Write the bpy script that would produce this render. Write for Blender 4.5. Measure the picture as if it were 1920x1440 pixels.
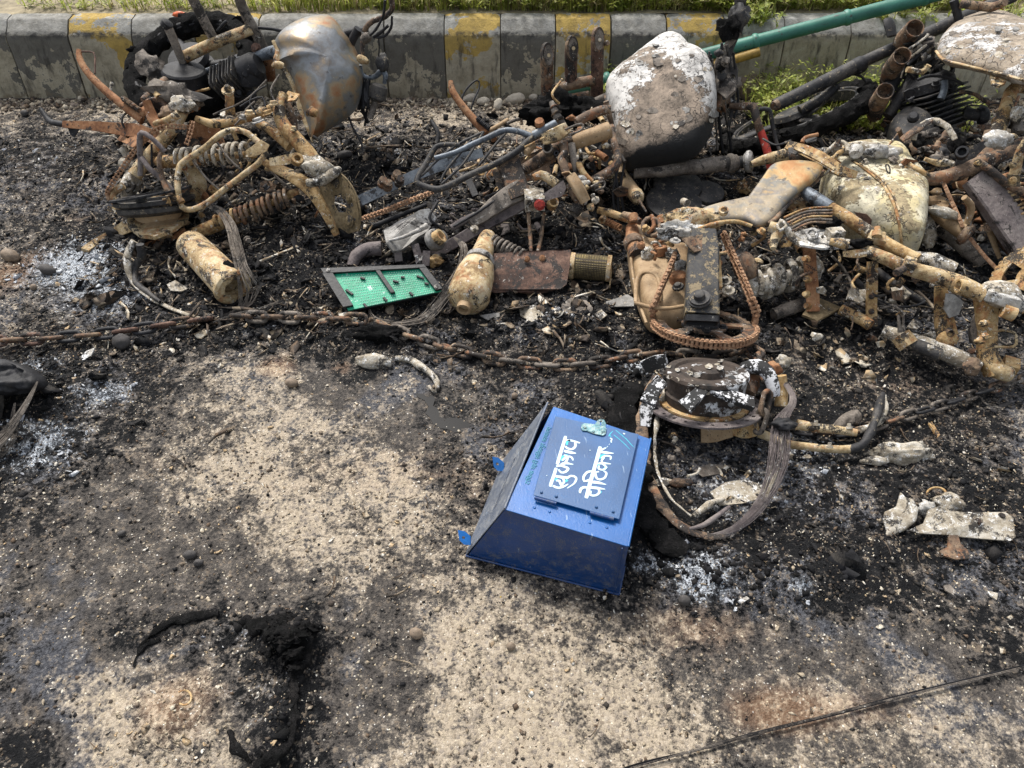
import bpy, bmesh, math, random
import numpy as np
from mathutils import Vector, Matrix, noise as mn
from mathutils.geometry import tessellate_polygon
random.seed(7); rng = np.random.default_rng(11)
S = bpy.context.scene
for o in list(bpy.data.objects): bpy.data.objects.remove(o)
# ------------------------------------------------------------------ camera, sky, sun, exposure
CH = 1.5; FPX = 1387.0; C45 = math.sqrt(.5)
cam_d = bpy.data.cameras.new('camera'); cam = bpy.data.objects.new('camera', cam_d)
S.collection.objects.link(cam); S.camera = cam
cam.location = (0, 0, CH); cam.rotation_euler = (math.radians(45), 0, 0)
cam_d.sensor_width = 36; cam_d.lens = 36*FPX/1920; cam_d.clip_start = .02; cam_d.clip_end = 800
SUN_EL, SUN_AZ = 56, -28            # the sun stands ahead of the camera, a little to the left
w = bpy.data.worlds.new('World'); S.world = w; w.use_nodes = True
wn = w.node_tree; bg = wn.nodes['Background']
sky = wn.nodes.new('ShaderNodeTexSky'); sky.sky_type = 'NISHITA'; sky.sun_disc = False
sky.sun_elevation = math.radians(SUN_EL); sky.sun_rotation = math.radians(SUN_AZ)
sky.dust_density = 4; sky.air_density = 1.4
hs = wn.nodes.new('ShaderNodeHueSaturation'); hs.inputs['Saturation'].default_value = .42
wn.links.new(sky.outputs[0], hs.inputs['Color']); wn.links.new(hs.outputs[0], bg.inputs['Color'])
bg.inputs['Strength'].default_value = .13
sl = bpy.data.lights.new('sun', 'SUN'); so = bpy.data.objects.new('sun', sl); S.collection.objects.link(so)
sl.energy = 2.45; sl.angle = math.radians(12); sl.color = (1, .965, .91)
_e, _a = math.radians(SUN_EL), math.radians(SUN_AZ)
_sd = Vector((math.sin(_a)*math.cos(_e), math.cos(_a)*math.cos(_e), math.sin(_e)))
so.rotation_euler = _sd.to_track_quat('Z', 'Y').to_euler()
S.view_settings.view_transform = 'Standard'; S.view_settings.look = 'None'
S.view_settings.exposure = .70; S.view_settings.gamma = 1

# ------------------------------------------------------------------ measuring: a spot in the photo + its height above the road = a place
def ray(px, py):
    x = (px-960)/FPX; y = -(py-720)/FPX
    return Vector((x, y*C45+C45, y*C45-C45))
CP = Vector((0, 0, CH))
def W(px, py=None, h=0.):
    if py is None: px, py, h = (tuple(px)+(0.,))[:3]
    d = ray(px, py); return CP + d*((h-CH)/d.z)
def V3(p): return p.copy() if isinstance(p, Vector) else W(*p) if len(p) == 3 else W(p[0], p[1], 0)
def depth(P): return (P.y*C45-(P.z-CH)*C45)
def mpx(P): return depth(P)/FPX            # metres per pixel at P
def onplane(px, py, c, n):
    d = ray(px, py); return CP + d*((c-CP).dot(n)/d.dot(n))
FACE = Vector((0, -.78, .63)).normalized()

# ------------------------------------------------------------------ objects
WL = {}
def thing(name, label, cat, at, group=None):
    o = bpy.data.objects.new(name, None); S.collection.objects.link(o)
    o.empty_display_size = .05
    P = V3(at); o.location = P; WL[o] = P
    o['label'] = label; o['category'] = cat
    if group: o['group'] = group
    return o
def tag(o, label=None, cat=None, group=None, kind=None):
    if label: o['label'] = label
    if cat: o['category'] = cat
    if group: o['group'] = group
    if kind: o['kind'] = kind
    return o
def finish(par, name, verts, faces, mat, smooth=True, sharp=None):
    vs = [Vector(v) for v in verts]
    c = Vector((0, 0, 0))
    for v in vs: c += v
    c /= max(1, len(vs))
    if par is None: c.z = min(v.z for v in vs)
    me = bpy.data.meshes.new(name); me.from_pydata([v-c for v in vs], [], faces)
    bm = bmesh.new(); bm.from_mesh(me); bmesh.ops.recalc_face_normals(bm, faces=bm.faces); bm.to_mesh(me); bm.free()
    if smooth:
        me.polygons.foreach_set('use_smooth', [True]*len(me.polygons))
        try: me.set_sharp_from_angle(angle=math.radians(sharp or 42))
        except Exception: pass
    if mat: me.materials.append(mat)
    o = bpy.data.objects.new(name, me); S.collection.objects.link(o)
    if par is not None:
        o.parent = par; o.location = c-WL[par]
    else: o.location = c
    WL[o] = c
    return o
def bevel(o, wd=.002, seg=2):
    m = o.modifiers.new('bevel', 'BEVEL'); m.width = wd; m.segments = seg; m.limit_method = 'ANGLE'; return o
def nz(P, s, a): return mn.noise(P*s)*a

# ------------------------------------------------------------------ materials
class NT:
    def __init__(s, name):
        s.m = bpy.data.materials.new(name); s.m.use_nodes = True; s.t = s.m.node_tree
        s.b = s.t.nodes['Principled BSDF']; s.out = s.t.nodes['Material Output']
    def n(s, typ, **k):
        nd = s.t.nodes.new(typ)
        for a, v in k.items(): setattr(nd, a, v)
        return nd
    def l(s, a, b): s.t.links.new(a, b)
    def set(s, sock, v):
        if isinstance(v, bpy.types.NodeSocket): s.l(v, sock)
        elif v is not None: sock.default_value = (v+(1,) if isinstance(v, tuple) and len(v) == 3 and sock.type == 'RGBA' else v)
    def pos(s, shift=True):
        tc = s.n('ShaderNodeTexCoord').outputs['Object']
        if not shift: return s.n('ShaderNodeNewGeometry').outputs['Position']
        oi = s.n('ShaderNodeObjectInfo').outputs['Random']
        v = s.n('ShaderNodeVectorMath', operation='SCALE'); s.l(oi, v.inputs['Scale']); v.inputs[0].default_value = (13., 7., 29.)
        a = s.n('ShaderNodeVectorMath', operation='ADD'); s.l(tc, a.inputs[0]); s.l(v.outputs[0], a.inputs[1]); return a.outputs[0]
    def noise(s, p, sc, det=4, rough=.6, dist=0):
        n = s.n('ShaderNodeTexNoise'); n.inputs['Scale'].default_value = sc; n.inputs['Detail'].default_value = det
        n.inputs['Roughness'].default_value = rough; n.inputs['Distortion'].default_value = dist; s.l(p, n.inputs['Vector']); return n.outputs['Fac']
    def voro(s, p, sc, feat='F1', out='Color', rnd=1):
        n = s.n('ShaderNodeTexVoronoi'); n.feature = feat; n.inputs['Scale'].default_value = sc; s.l(p, n.inputs['Vector'])
        n.inputs['Randomness'].default_value = rnd
        return n.outputs[out]
    def ramp(s, f, stops, interp='LINEAR'):
        r = s.n('ShaderNodeValToRGB'); r.color_ramp.interpolation = interp; s.set(r.inputs[0], f)
        e = r.color_ramp.elements
        while len(e) < len(stops): e.new(.5)
        for i, (p, c) in enumerate(stops): e[i].position = p; e[i].color = (c+(1,) if isinstance(c, tuple) else (c, c, c, 1))
        return r.outputs[0]
    def math(s, op, a, b=None, c=None, clamp=False):
        m = s.n('ShaderNodeMath', operation=op); m.use_clamp = clamp
        for i, v in enumerate((a, b, c)):
            if v is not None: s.set(m.inputs[i], v)
        return m.outputs[0]
    def mix(s, f, a, b, mode='MIX'):
        m = s.n('ShaderNodeMix', data_type='RGBA', blend_type=mode); s.set(m.inputs[0], f)
        s.set(m.inputs[6], a); s.set(m.inputs[7], b); return m.outputs[2]
    def step(s, v, lo, hi):
        m = s.n('ShaderNodeMapRange'); m.interpolation_type = 'SMOOTHSTEP'; s.set(m.inputs[0], v)
        s.set(m.inputs[1], lo); s.set(m.inputs[2], hi); return m.outputs[0]
    def bump(s, h, dist=.002, st=1., nrm=None):
        b = s.n('ShaderNodeBump'); b.inputs['Strength'].default_value = st; b.inputs['Distance'].default_value = dist
        s.l(h, b.inputs['Height'])
        if nrm: s.l(nrm, b.inputs['Normal'])
        return b.outputs[0]
    def attr(s, name):
        a = s.n('ShaderNodeAttribute'); a.attribute_name = name; return a.outputs['Fac']
    def done(s, col=None, rough=None, metal=None, nrm=None, spec=None, coat=None):
        s.set(s.b.inputs['Base Color'], col); s.set(s.b.inputs['Roughness'], rough); s.set(s.b.inputs['Metallic'], metal)
        if nrm: s.l(nrm, s.b.inputs['Normal'])
        s.set(s.b.inputs['Specular IOR Level'], spec)
        if coat: s.b.inputs['Coat Weight'].default_value = coat; s.b.inputs['Coat Roughness'].default_value = .15
        return s.m
def burnt(name, a, b, c, soot=.35, white=.12, wcol=(.52, .49, .44), scale=14, rough=.78, metal=0., bmp=.0022, scol=(.022, .02, .019), rust=0., spec=.35):
    """fire-stained steel: three tones, soot patches, ash specks"""
    t = NT(name); p = t.pos()
    n1 = t.noise(p, scale, 5, .62); n2 = t.noise(p, scale*6.5, 5, .7); n3 = t.noise(p, scale*22, 3, .6)
    v = t.math('ADD', t.math('MULTIPLY', n1, .6), t.math('MULTIPLY', n2, .4))
    col = t.ramp(v, [(.40, a), (.5, b), (.59, c)])
    if rust:
        nr = t.noise(p, scale*1.7, 4, .6, 1.)
        col = t.mix(t.math('MULTIPLY', t.step(nr, .52, .64), rust), col, (.30, .105, .035))
    ns = t.noise(p, scale*.9, 7, .72, .6)
    sv = t.math('ADD', ns, t.math('MULTIPLY', t.math('SUBTRACT', n3, .5), .25))
    col = t.mix(t.math('MULTIPLY', t.step(sv, .635-soot*.34, .665-soot*.32), .94), col, scol)
    nw = t.noise(p, scale*3.1, 6, .75)
    wv = t.math('ADD', nw, t.math('MULTIPLY', t.math('SUBTRACT', n3, .5), .35))
    wm = t.step(wv, .665-white*.34, .69-white*.34)
    col = t.mix(t.math('MULTIPLY', t.step(n3, .60, .68), .55), col, scol)
    col = t.mix(wm, col, wcol)
    nb = t.math('ADD', t.math('MULTIPLY', n2, .7), t.math('MULTIPLY', n3, .3))
    nb = t.math('ADD', nb, t.math('MULTIPLY', wm, .25))
    return t.done(col, t.math('ADD', rough-.12, t.math('MULTIPLY', n2, .24)), metal, t.bump(nb, bmp), spec=spec)
M = {}
M['cream'] = burnt('cream_burnt_steel', (.18, .11, .05), (.42, .31, .165), (.56, .46, .30), .27, .2, (.62, .58, .50), rust=.5)
M['ochre'] = burnt('ochre_burnt_steel', (.14, .075, .03), (.38, .245, .105), (.50, .375, .205), .28, .18, (.58, .52, .41), rust=.55)
M['brown'] = burnt('brown_burnt_steel', (.075, .048, .032), (.15, .10, .066), (.27, .19, .12), .4, .14, rust=.4)
M['rust'] = burnt('rusty_steel', (.13, .055, .026), (.25, .115, .052), (.34, .19, .10), .2, .05, rough=.88)
M['rustdark'] = burnt('dark_rusty_iron', (.045, .026, .02), (.11, .06, .042), (.20, .12, .085), .3, .06, rough=.75)
M['greybrown'] = burnt('grey_brown_steel', (.07, .056, .045), (.14, .12, .10), (.24, .205, .17), .30, .10)
M['steelblue'] = burnt('blued_bare_steel', (.06, .068, .08), (.12, .14, .165), (.2, .225, .25), .22, .05, rough=.5, metal=.25, bmp=.001)
M['black'] = burnt('soot_black_metal', (.005, .005, .006), (.011, .011, .013), (.026, .026, .029), .1, .02, (.25, .24, .22), rough=.62)
M['blackflat'] = burnt('charred_black_beam', (.012, .012, .013), (.030, .029, .030), (.075, .068, .06), .1, .17, (.27, .22, .15), rough=.62)
M['char'] = burnt('charcoal_rubber', (.003, .003, .003), (.007, .007, .007), (.017, .016, .016), .1, .01, (.2, .2, .19), scale=25, rough=.9, bmp=.010, spec=.1)
M['beam'] = burnt('scraped_black_beam', (.012, .012, .013), (.028, .028, .029), (.07, .062, .05), .1, .42, (.20, .155, .09), scale=9, rough=.6)
M['alu'] = burnt('melted_aluminium', (.18, .165, .145), (.34, .325, .30), (.46, .45, .43), .26, .2, (.72, .72, .72), scale=22, rough=.6, metal=.2)
M['aludark'] = burnt('smoked_cast_alloy', (.12, .115, .105), (.21, .20, .185), (.32, .31, .29), .16, .05, scale=12, rough=.6)
M['ash'] = burnt('ash_caked_steel', (.19, .155, .11), (.34, .295, .225), (.48, .44, .37), .32, .3, (.7, .68, .64), scale=20)
M['tan'] = burnt('tan_cast_casing', (.21, .135, .07), (.31, .21, .115), (.38, .27, .16), .0, .04, scale=8, bmp=.0008, rough=.7)
M['mauve'] = burnt('mauve_grey_steel', (.085, .07, .07), (.15, .125, .12), (.22, .19, .175), .2, .04)
M['olive'] = burnt('olive_brown_plate', (.075, .055, .026), (.14, .10, .05), (.24, .18, .10), .22, .07)
M['white'] = burnt('white_ash_crust', (.26, .235, .20), (.44, .415, .37), (.58, .56, .52), .28, .34, (.78, .78, .77), scale=16, bmp=.004)
M['chainrust'] = burnt('chain_rust', (.20, .10, .05), (.37, .21, .12), (.48, .31, .19), .12, .10, scale=50)
M['red'] = burnt('red_paint_on_steel', (.2, .02, .015), (.33, .03, .02), (.38, .06, .04), .2, .05)
M['whiteblack'] = burnt('cracked_white_paint_on_black', (.012, .012, .012), (.02, .02, .02), (.03, .03, .03), .1, .40, (.62, .62, .63), scale=7)
def peel_mat(name, white=.5, wc=(.62, .6, .57), ba=(.05, .038, .03), bb=(.16, .125, .10), yc=None, thr=.5, bmp=.004):
    """blistered paint: pale flakes with dark cracks over smoked brown metal"""
    t = NT(name); p = t.pos()
    n0 = t.noise(p, 5.5, 5, .62, .4); n1 = t.noise(p, 16, 6, .7); n2 = t.noise(p, 70, 5, .7); n3 = t.noise(p, 230, 2, .5)
    under = t.ramp(t.math('ADD', t.math('MULTIPLY', n1, .6), t.math('MULTIPLY', n2, .4)), [(.36, ba), (.5, bb), (.62, tuple(x*1.7 for x in bb))])
    top = t.ramp(n1, [(.32, tuple(x*.62 for x in wc)), (.5, wc), (.66, tuple(min(.85, x*1.15) for x in wc))])
    if yc: top = t.mix(t.step(t.noise(p, 9, 4, .6), .48, .6), top, yc)
    gz = t.attr('paint')
    k = t.math('ADD', t.math('ADD', n0, t.math('ADD', t.math('MULTIPLY', t.math('SUBTRACT', n2, .5), .5), t.math('MULTIPLY', t.math('SUBTRACT', n1, .5), .5))), gz)
    m = t.step(k, thr, thr+.025)
    wp = t.n('ShaderNodeVectorMath', operation='ADD'); t.l(p, wp.inputs[0])
    nv = t.n('ShaderNodeTexNoise'); nv.inputs['Scale'].default_value = 30; t.l(p, nv.inputs['Vector'])
    sc = t.n('ShaderNodeVectorMath', operation='SCALE'); t.l(nv.outputs['Color'], sc.inputs[0]); sc.inputs['Scale'].default_value = .05
    t.l(sc.outputs[0], wp.inputs[1])
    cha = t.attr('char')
    cr = t.voro(wp.outputs[0], 26, 'DISTANCE_TO_EDGE', 'Distance')
    cm = t.math('SUBTRACT', 1., t.step(cr, .008, .035))
    cm = t.math('MULTIPLY', cm, t.step(t.noise(p, 12, 3), .46, .56))
    top = t.mix(t.math('MULTIPLY', t.step(t.noise(p, 11, 6, .75), .50, .62), .75), top, tuple(x*.45 for x in wc))
    col = t.mix(m, under, top)
    col = t.mix(t.math('MULTIPLY', cm, .85), col, (.04, .033, .028))
    col = t.mix(t.math('MULTIPLY', t.step(n2, .585, .63), .75), col, (.04, .034, .028))
    col = t.mix(t.step(t.math('ADD', cha, t.math('MULTIPLY', t.math('SUBTRACT', n1, .5), 2.2)), .30, .62), col, (.010, .010, .010))  # near-black coat by attribute: soot with deep shade painted in
    hgt = t.math('ADD', t.math('MULTIPLY', m, .5), t.math('ADD', t.math('MULTIPLY', n2, .5), t.math('MULTIPLY', cm, -.5)))
    return t.done(col, t.math('SUBTRACT', .85, t.math('MULTIPLY', m, .15)), 0., t.bump(hgt, bmp))
M['tank_white'] = peel_mat('blistered_white_tank_paint', thr=.545, wc=(.55, .53, .50), ba=(.035, .027, .02), bb=(.21, .165, .125), bmp=.006)
M['tank_cream'] = peel_mat('cream_yellow_tank_paint', wc=(.56, .51, .37), ba=(.09, .065, .035), bb=(.30, .24, .14), yc=(.50, .42, .23), thr=.47, bmp=.004)
M['hubpaint'] = peel_mat('flaking_white_hub_paint', thr=.55, wc=(.56, .56, .56), ba=(.008, .007, .006), bb=(.045, .032, .024))
M['tank_grey'] = peel_mat('smoked_flaking_tank_paint', wc=(.50, .48, .46), ba=(.12, .09, .06), bb=(.28, .23, .175), thr=.54, bmp=.006)
def tempered(name, glossy=.42, tA=(.27, .12, .05), tB=(.27, .20, .12), tC=(.215, .225, .235)):
    """bare sheet steel coloured by heat"""
    t = NT(name); p = t.pos()
    n0 = t.noise(p, 4.2, 4, .6, .15); n1 = t.noise(p, 22, 5, .7); n2 = t.noise(p, 110, 3, .6)
    v = t.math('ADD', n0, t.math('MULTIPLY', t.math('SUBTRACT', n1, .5), .25))
    col = t.ramp(v, [(.36, tA), (.43, tB), (.48, (.17, .165, .15)), (.54, tC), (.60, (.17, .155, .14)), (.66, tB)])
    col = t.mix(t.step(n2, .66, .72), col, (.38, .34, .28))
    col = t.mix(t.math('MULTIPLY', t.step(n1, .60, .68), .7), col, (.05, .04, .035))
    return t.done(col, t.math('ADD', glossy-.1, t.math('MULTIPLY', n1, .25)), .45, t.bump(t.math('ADD', n1, n2), .0008))
M['tempered'] = tempered('heat_tinted_tank_steel'); M['tempered2'] = tempered('heat_tinted_guard_steel', .52, (.32, .16, .06), (.36, .25, .12), (.27, .22, .15))
def flat(name, c, rough=.6, metal=0, var=.25, bmp=.0006, sc=60, dust=None):
    t = NT(name); p = t.pos(); n = t.noise(p, sc, 4, .65); n0 = t.noise(p, sc*.15, 4, .6)
    col = t.ramp(t.math('ADD', t.math('MULTIPLY', n, .5), t.math('MULTIPLY', n0, .5)), [(.35, tuple(x*(1-var) for x in c)), (.65, tuple(min(.9, x*(1+var)) for x in c))])
    if dust:
        nd = t.noise(p, sc*3.2, 5, .75)
        col = t.mix(t.step(nd, dust[1], dust[1]+.06), col, dust[0])
    return t.done(col, rough, metal, t.bump(n, bmp))

# ------------------------------------------------------------------ shapes
def catmull(P, closed=False, step=.014):
    P = [V3(p) for p in P]
    if len(P) == 2 and not closed:
        n = max(1, int((P[1]-P[0]).length/step)); return [P[0].lerp(P[1], i/n) for i in range(n+1)], [i/n for i in range(n+1)]
    out, ts = [], []; n = len(P); seg = n if closed else n-1
    for i in range(seg):
        p1, p2 = P[i], P[(i+1) % n]
        p0 = P[(i-1) % n] if (closed or i > 0) else p1*2-p2
        p3 = P[(i+2) % n] if (closed or i+2 < n) else p2*2-p1
        k = max(2, int((p2-p1).length/step))
        for j in range(k):
            t = j/k; t2, t3 = t*t, t*t*t
            out.append(.5*((2*p1)+(p2-p0)*t+(2*p0-5*p1+4*p2-p3)*t2+(3*p1-p0-3*p2+p3)*t3)); ts.append(i+t)
    if not closed: out.append(P[-1]); ts.append(seg)
    return out, [t/seg for t in ts]
def lerpl(L, t):
    if not isinstance(L, (list, tuple)): return L
    x = t*(len(L)-1); i = min(len(L)-2, int(x)); return L[i]+(L[i+1]-L[i])*(x-i)
CIRC = [(math.cos(2*math.pi*i/14), math.sin(2*math.pi*i/14)) for i in range(14)]
def rrect(a, b, c=.12):
    return [(a, b-c), (a-c, b), (-a+c, b), (-a, b-c), (-a, -b+c), (-a+c, -b), (a-c, -b), (a, -b+c)]
def sweep(par, name, pts, mat, w=10, prof=CIRC, up=None, closed=False, open_end=None, rough=.05, rs=45, sharp=42, step=.014, hh=None, wm=None, wall=.16, label=None):
    """w: width in photo pixels (at the depth of each point) or wm: metres; hh: ratio of the second axis; open_end: 's','e','b'"""
    P, T = catmull(pts, closed, step); n = len(P); verts = []; faces = []
    if isinstance(mat, str): mat = M[mat]
    m = len(prof)
    def tang(i):
        if closed: d = P[(i+1) % n]-P[i-1]
        else: d = P[min(n-1, i+1)]-P[max(0, i-1)]
        return d.normalized() if d.length > 1e-9 else Vector((1, 0, 0))
    t0 = tang(0); u = up if up is not None else (Vector((0, 0, 1)) if abs(t0.z) < .9 else Vector((1, 0, 0)))
    side = t0.cross(u).normalized(); fixed = up is not None; frames = []
    for i in range(n):
        t = tang(i)
        if fixed: side = t.cross(u).normalized()
        else: side = (side-t*side.dot(t)).normalized()
        frames.append((side.copy(), side.cross(t).normalized(), t))
    def rad(i):
        r = (lerpl(wm, T[i]) if wm is not None else lerpl(w, T[i])*mpx(P[i]))/2
        return r, r*(lerpl(hh, T[i]) if hh is not None else 1)
    for i in range(n):
        s, b, t = frames[i]; ra, rb = rad(i)
        for (x, y) in prof:
            q = P[i]+s*x*ra+b*y*rb; k = 1+rough*mn.noise(q*rs)+rough*.6*mn.noise(q*rs*3)
            verts.append(P[i]+(q-P[i])*k)
    rg = n if closed else n-1
    for i in range(rg):
        a = i*m; b2 = ((i+1) % n)*m
        for j in range(m): faces.append((a+j, a+(j+1) % m, b2+(j+1) % m, b2+j))
    if not closed:
        for endk, i0 in (('s', 0), ('e', n-1)):
            base = i0*m; ring = [base+j for j in range(m)]
            if open_end in (endk, 'b'):
                s, b, t = frames[i0]; ra, rb = rad(i0); dirn = 1 if endk == 's' else -1
                L = min(.05, (P[-1]-P[0]).length*.45)
                rings = [ring]
                for (dd, kk) in ((0, 1-wall), (L, 1-wall-.04)):
                    st = len(verts)
                    for (x, y) in prof: verts.append(P[i0]+t*dirn*dd+s*x*ra*kk+b*y*rb*kk)
                    rings.append([st+j for j in range(m)])
                for r1, r2 in zip(rings[:-1], rings[1:]):
                    for j in range(m): faces.append((r1[j], r1[(j+1) % m], r2[(j+1) % m], r2[j]))
                faces.append(tuple(rings[-1]))
            else: faces.append(tuple(ring))
    o = finish(par, name, verts, faces, mat, True, sharp)
    if label: o['label'] = label
    return o
def tube(par, name, pts, mat, w=10, **k): return sweep(par, name, pts, mat, w, **k)
def strip(par, name, pts, mat, w=14, th=.004, up=FACE, **k):
    """flat bar: w px wide, th metres thick, flat side towards 'up'"""
    P0 = V3(pts[len(pts)//2]); wmm = (sum(w)/len(w) if isinstance(w, (list, tuple)) else w)*mpx(P0)
    r = th/wmm
    return sweep(par, name, pts, mat, w, prof=[(1, 1), (-1, 1), (-1, -1), (1, -1)], up=up, hh=r, rough=k.pop('rough', .03), sharp=30, **k)
def lathe(par, name, p0, p1, prof, mat, seg=26, rough=.015, oval=1., label=None, sharp=35):
    p0, p1 = V3(p0), V3(p1); ax = (p1-p0); t = ax.normalized()
    u = Vector((0, 0, 1)) if abs(t.z) < .9 else Vector((0, 1, 0))
    s = t.cross(u).normalized(); b = s.cross(t); k = mpx(p0)
    verts, faces = [], []
    for (f, wd) in prof:
        for j in range(seg):
            a = 2*math.pi*j/seg; r = wd*k/2
            q = p0+ax*f+s*math.cos(a)*r+b*math.sin(a)*r*oval
            c = p0+ax*f; verts.append(c+(q-c)*(1+rough*mn.noise(q*50)))
    for i in range(len(prof)-1):
        for j in range(seg): faces.append((i*seg+j, i*seg+(j+1) % seg, (i+1)*seg+(j+1) % seg, (i+1)*seg+j))
    if prof[0][1] > .01: faces.append(tuple(range(seg)))
    if prof[-1][1] > .01: faces.append(tuple(range((len(prof)-1)*seg, len(prof)*seg)))
    o = finish(par, name, verts, faces, M[mat] if isinstance(mat, str) else mat, True, sharp)
    if label: o['label'] = label
    return o
def bolt(par, at, w=10, ln=.008, n=FACE, mat='brown', name='bolt'):
    P = V3(at); r = w*mpx(P)/2; n = n.normalized(); s = n.cross(Vector((.3, .2, .9))).normalized(); b = n.cross(s)
    v, f = [], []
    def ring(rr, h, k, ph=0):
        st = len(v)
        for j in range(k):
            a = 2*math.pi*j/k+ph; v.append(P+n*h+s*math.cos(a)*rr+b*math.sin(a)*rr)
        return list(range(st, st+k))
    for rr, h0, h1, k in ((r*1.35, -.002, .002, 12), (r, .002, ln, 6)):
        a = ring(rr, h0, k); c = ring(rr, h1, k); d = ring(rr*.86, h1+.0012, k)
        for A, B in ((a, c), (c, d)):
            for j in range(k): f.append((A[j], A[(j+1) % k], B[(j+1) % k], B[j]))
        f.append(tuple(a)); f.append(tuple(d))
    return finish(par, name, v, f, M[mat], True, 30)
def plate(par, name, outline, center, mat, n=FACE, th=.004, holes=(), warp=.003, label=None, bv=True, heights=None):
    """sheet metal cut to an outline of photo spots on the plane through center with normal n; holes = outlines too"""
    c = V3(center); n = n.normalized()
    def pl(L):
        P = [onplane(a, b, c, n) for a, b in L]
        out = []
        for i in range(len(P)):
            a, b = P[i], P[(i+1) % len(P)]; k = max(1, int((b-a).length/.03))
            for j in range(k): out.append(a.lerp(b, j/k))
        return out
    loops = [pl(outline)]+[pl(h) for h in holes]
    tris = tessellate_polygon(loops); flatv = [p for L in loops for p in L]; N = len(flatv)
    dv = [n*(nz(p, 9, warp*2)+nz(p, 30, warp*.5)) for p in flatv]
    verts = [p+d+n*th/2 for p, d in zip(flatv, dv)]+[p+d-n*th/2 for p, d in zip(flatv, dv)]
    faces = [tuple(t) for t in tris]+[tuple(x+N for x in reversed(t)) for t in tris]
    st = 0
    for L in loops:
        for i in range(len(L)): a, b = st+i, st+(i+1) % len(L); faces.append((a, b, b+N, a+N))
        st += len(L)
    o = finish(par, name, verts, faces, M[mat] if isinstance(mat, str) else mat, True, 30)
    if label: o['label'] = label
    return o
def circ_px(cx, cy, rx, ry=None, k=14, ph=0):
    ry = ry or rx; return [(cx+rx*math.cos(2*math.pi*i/k+ph), cy+ry*math.sin(2*math.pi*i/k+ph)) for i in range(k)]
def puff(par, name, outline, center, mat, n=FACE, front=.1, back=.1, p=2.4, q=.5, rings=18, seg=72, amp=.004, ns=14, label=None, paint=None, dents=(), sm=True, soot_shade_f=None, hfun=None):
    """closed hollow-ware body (tank, casing, lump) whose rim follows the outline and that swells to both sides"""
    c = V3(center); n = n.normalized()
    O = [onplane(a, b, c, n) for a, b in outline]
    if sm: R, _ = catmull(O, True, .01)
    else:
        R = []
        for i in range(len(O)):
            a, b = O[i], O[(i+1) % len(O)]; kk = max(1, int((b-a).length/.012)); R += [a.lerp(b, j/kk) for j in range(kk)]
    L = [0]
    for i in range(len(R)): L.append(L[-1]+(R[(i+1) % len(R)]-R[i]).length)
    ring = []
    for k in range(seg):
        d = L[-1]*k/seg; i = max(0, int(np.searchsorted(L, d, 'right'))-1); i = min(i, len(R)-1)
        ring.append(R[i].lerp(R[(i+1) % len(R)], (d-L[i])/max(1e-9, L[i+1]-L[i])))
    ce = Vector((0, 0, 0))
    for r in ring: ce += r
    ce /= seg
    verts, faces = [], []; idx = {}
    def add(P): verts.append(P); return len(verts)-1
    for sgn, T in ((1, front), (-1, back)):
        for i in range(rings+1):
            s = 1-(i/rings)**1.6
            if i == 0 and sgn == -1:
                idx[(sgn, 0)] = idx[(1, 0)]; continue
            if i == rings: idx[(sgn, i)] = [add(ce+n*sgn*T*(hfun(ce) if hfun and sgn > 0 else 1))]; continue
            h = T*max(0, 1-s**p)**q; row = []
            for k in range(seg):
                P = ce+(ring[k]-ce)*s; P = P+n*sgn*h*(hfun(P) if hfun and sgn > 0 else 1)
                P += n*sgn*(nz(P, ns, amp)+nz(P, ns*4, amp*.3))*(1-s**8)
                for (dx, dy, rr, dd) in dents:
                    e = onplane(dx, dy, c, n); g = math.exp(-((P-e-n*(P-e).dot(n)).length/(rr*mpx(c)))**2)
                    if sgn > 0: P -= n*dd*g
                row.append(add(P))
            idx[(sgn, i)] = row
        for i in range(rings):
            a, b = idx[(sgn, i)], idx[(sgn, i+1)]
            for k in range(seg):
                k2 = (k+1) % seg
                if len(b) == 1: faces.append((a[k], a[k2], b[0]))
                else: faces.append((a[k], a[k2], b[k2], b[k]))
    o = finish(par, name, verts, faces, M[mat] if isinstance(mat, str) else mat, True, 60)
    if label: o['label'] = label
    if paint:
        at = o.data.attributes.new('paint', 'FLOAT', 'POINT')
        at.data.foreach_set('value', [paint(v) for v in verts])
    if soot_shade_f:
        at = o.data.attributes.new('char', 'FLOAT', 'POINT'); at.data.foreach_set('value', [soot_shade_f(v) for v in verts])  # this attribute holds soot and painted-in shade together
    return o
def lump(par, name, at, size, mat, amp=.5, ns=22, sub=3, rot=0, label=None, crush=1.):
    """melted or charred lump: rounded mass with folds and pits; size = px wide, px high, metres thick"""
    P = V3(at); k = mpx(P)
    bm = bmesh.new(); bmesh.ops.create_icosphere(bm, subdivisions=sub, radius=1)
    s = Vector((1, 0, 0)); n = FACE; b = n.cross(s); off = Vector((random.random()*9, random.random()*9, random.random()*9))
    cr, sr = math.cos(rot), math.sin(rot); vs = []
    for v in bm.verts:
        d = v.co.normalized(); r = 1+amp*mn.noise(d*1.7+off)+amp*.8*abs(mn.noise(d*3.9+off))-amp*.3+amp*.35*mn.noise(d*7+off)+amp*.2*mn.noise(d*15+off)
        x, y, z = d.x*r*size[0]*k/2, d.y*r*size[1]*k/2, d.z*r*size[2]/2
        x, y = x*cr-y*sr, x*sr+y*cr
        vs.append(P+s*x+b*y+n*z)
    fs = [tuple(v.index for v in f.verts) for f in bm.faces]; bm.free()
    o = finish(par, name, vs, fs, M[mat] if isinstance(mat, str) else mat, True, 80)
    if label: o['label'] = label
    return o
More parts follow.
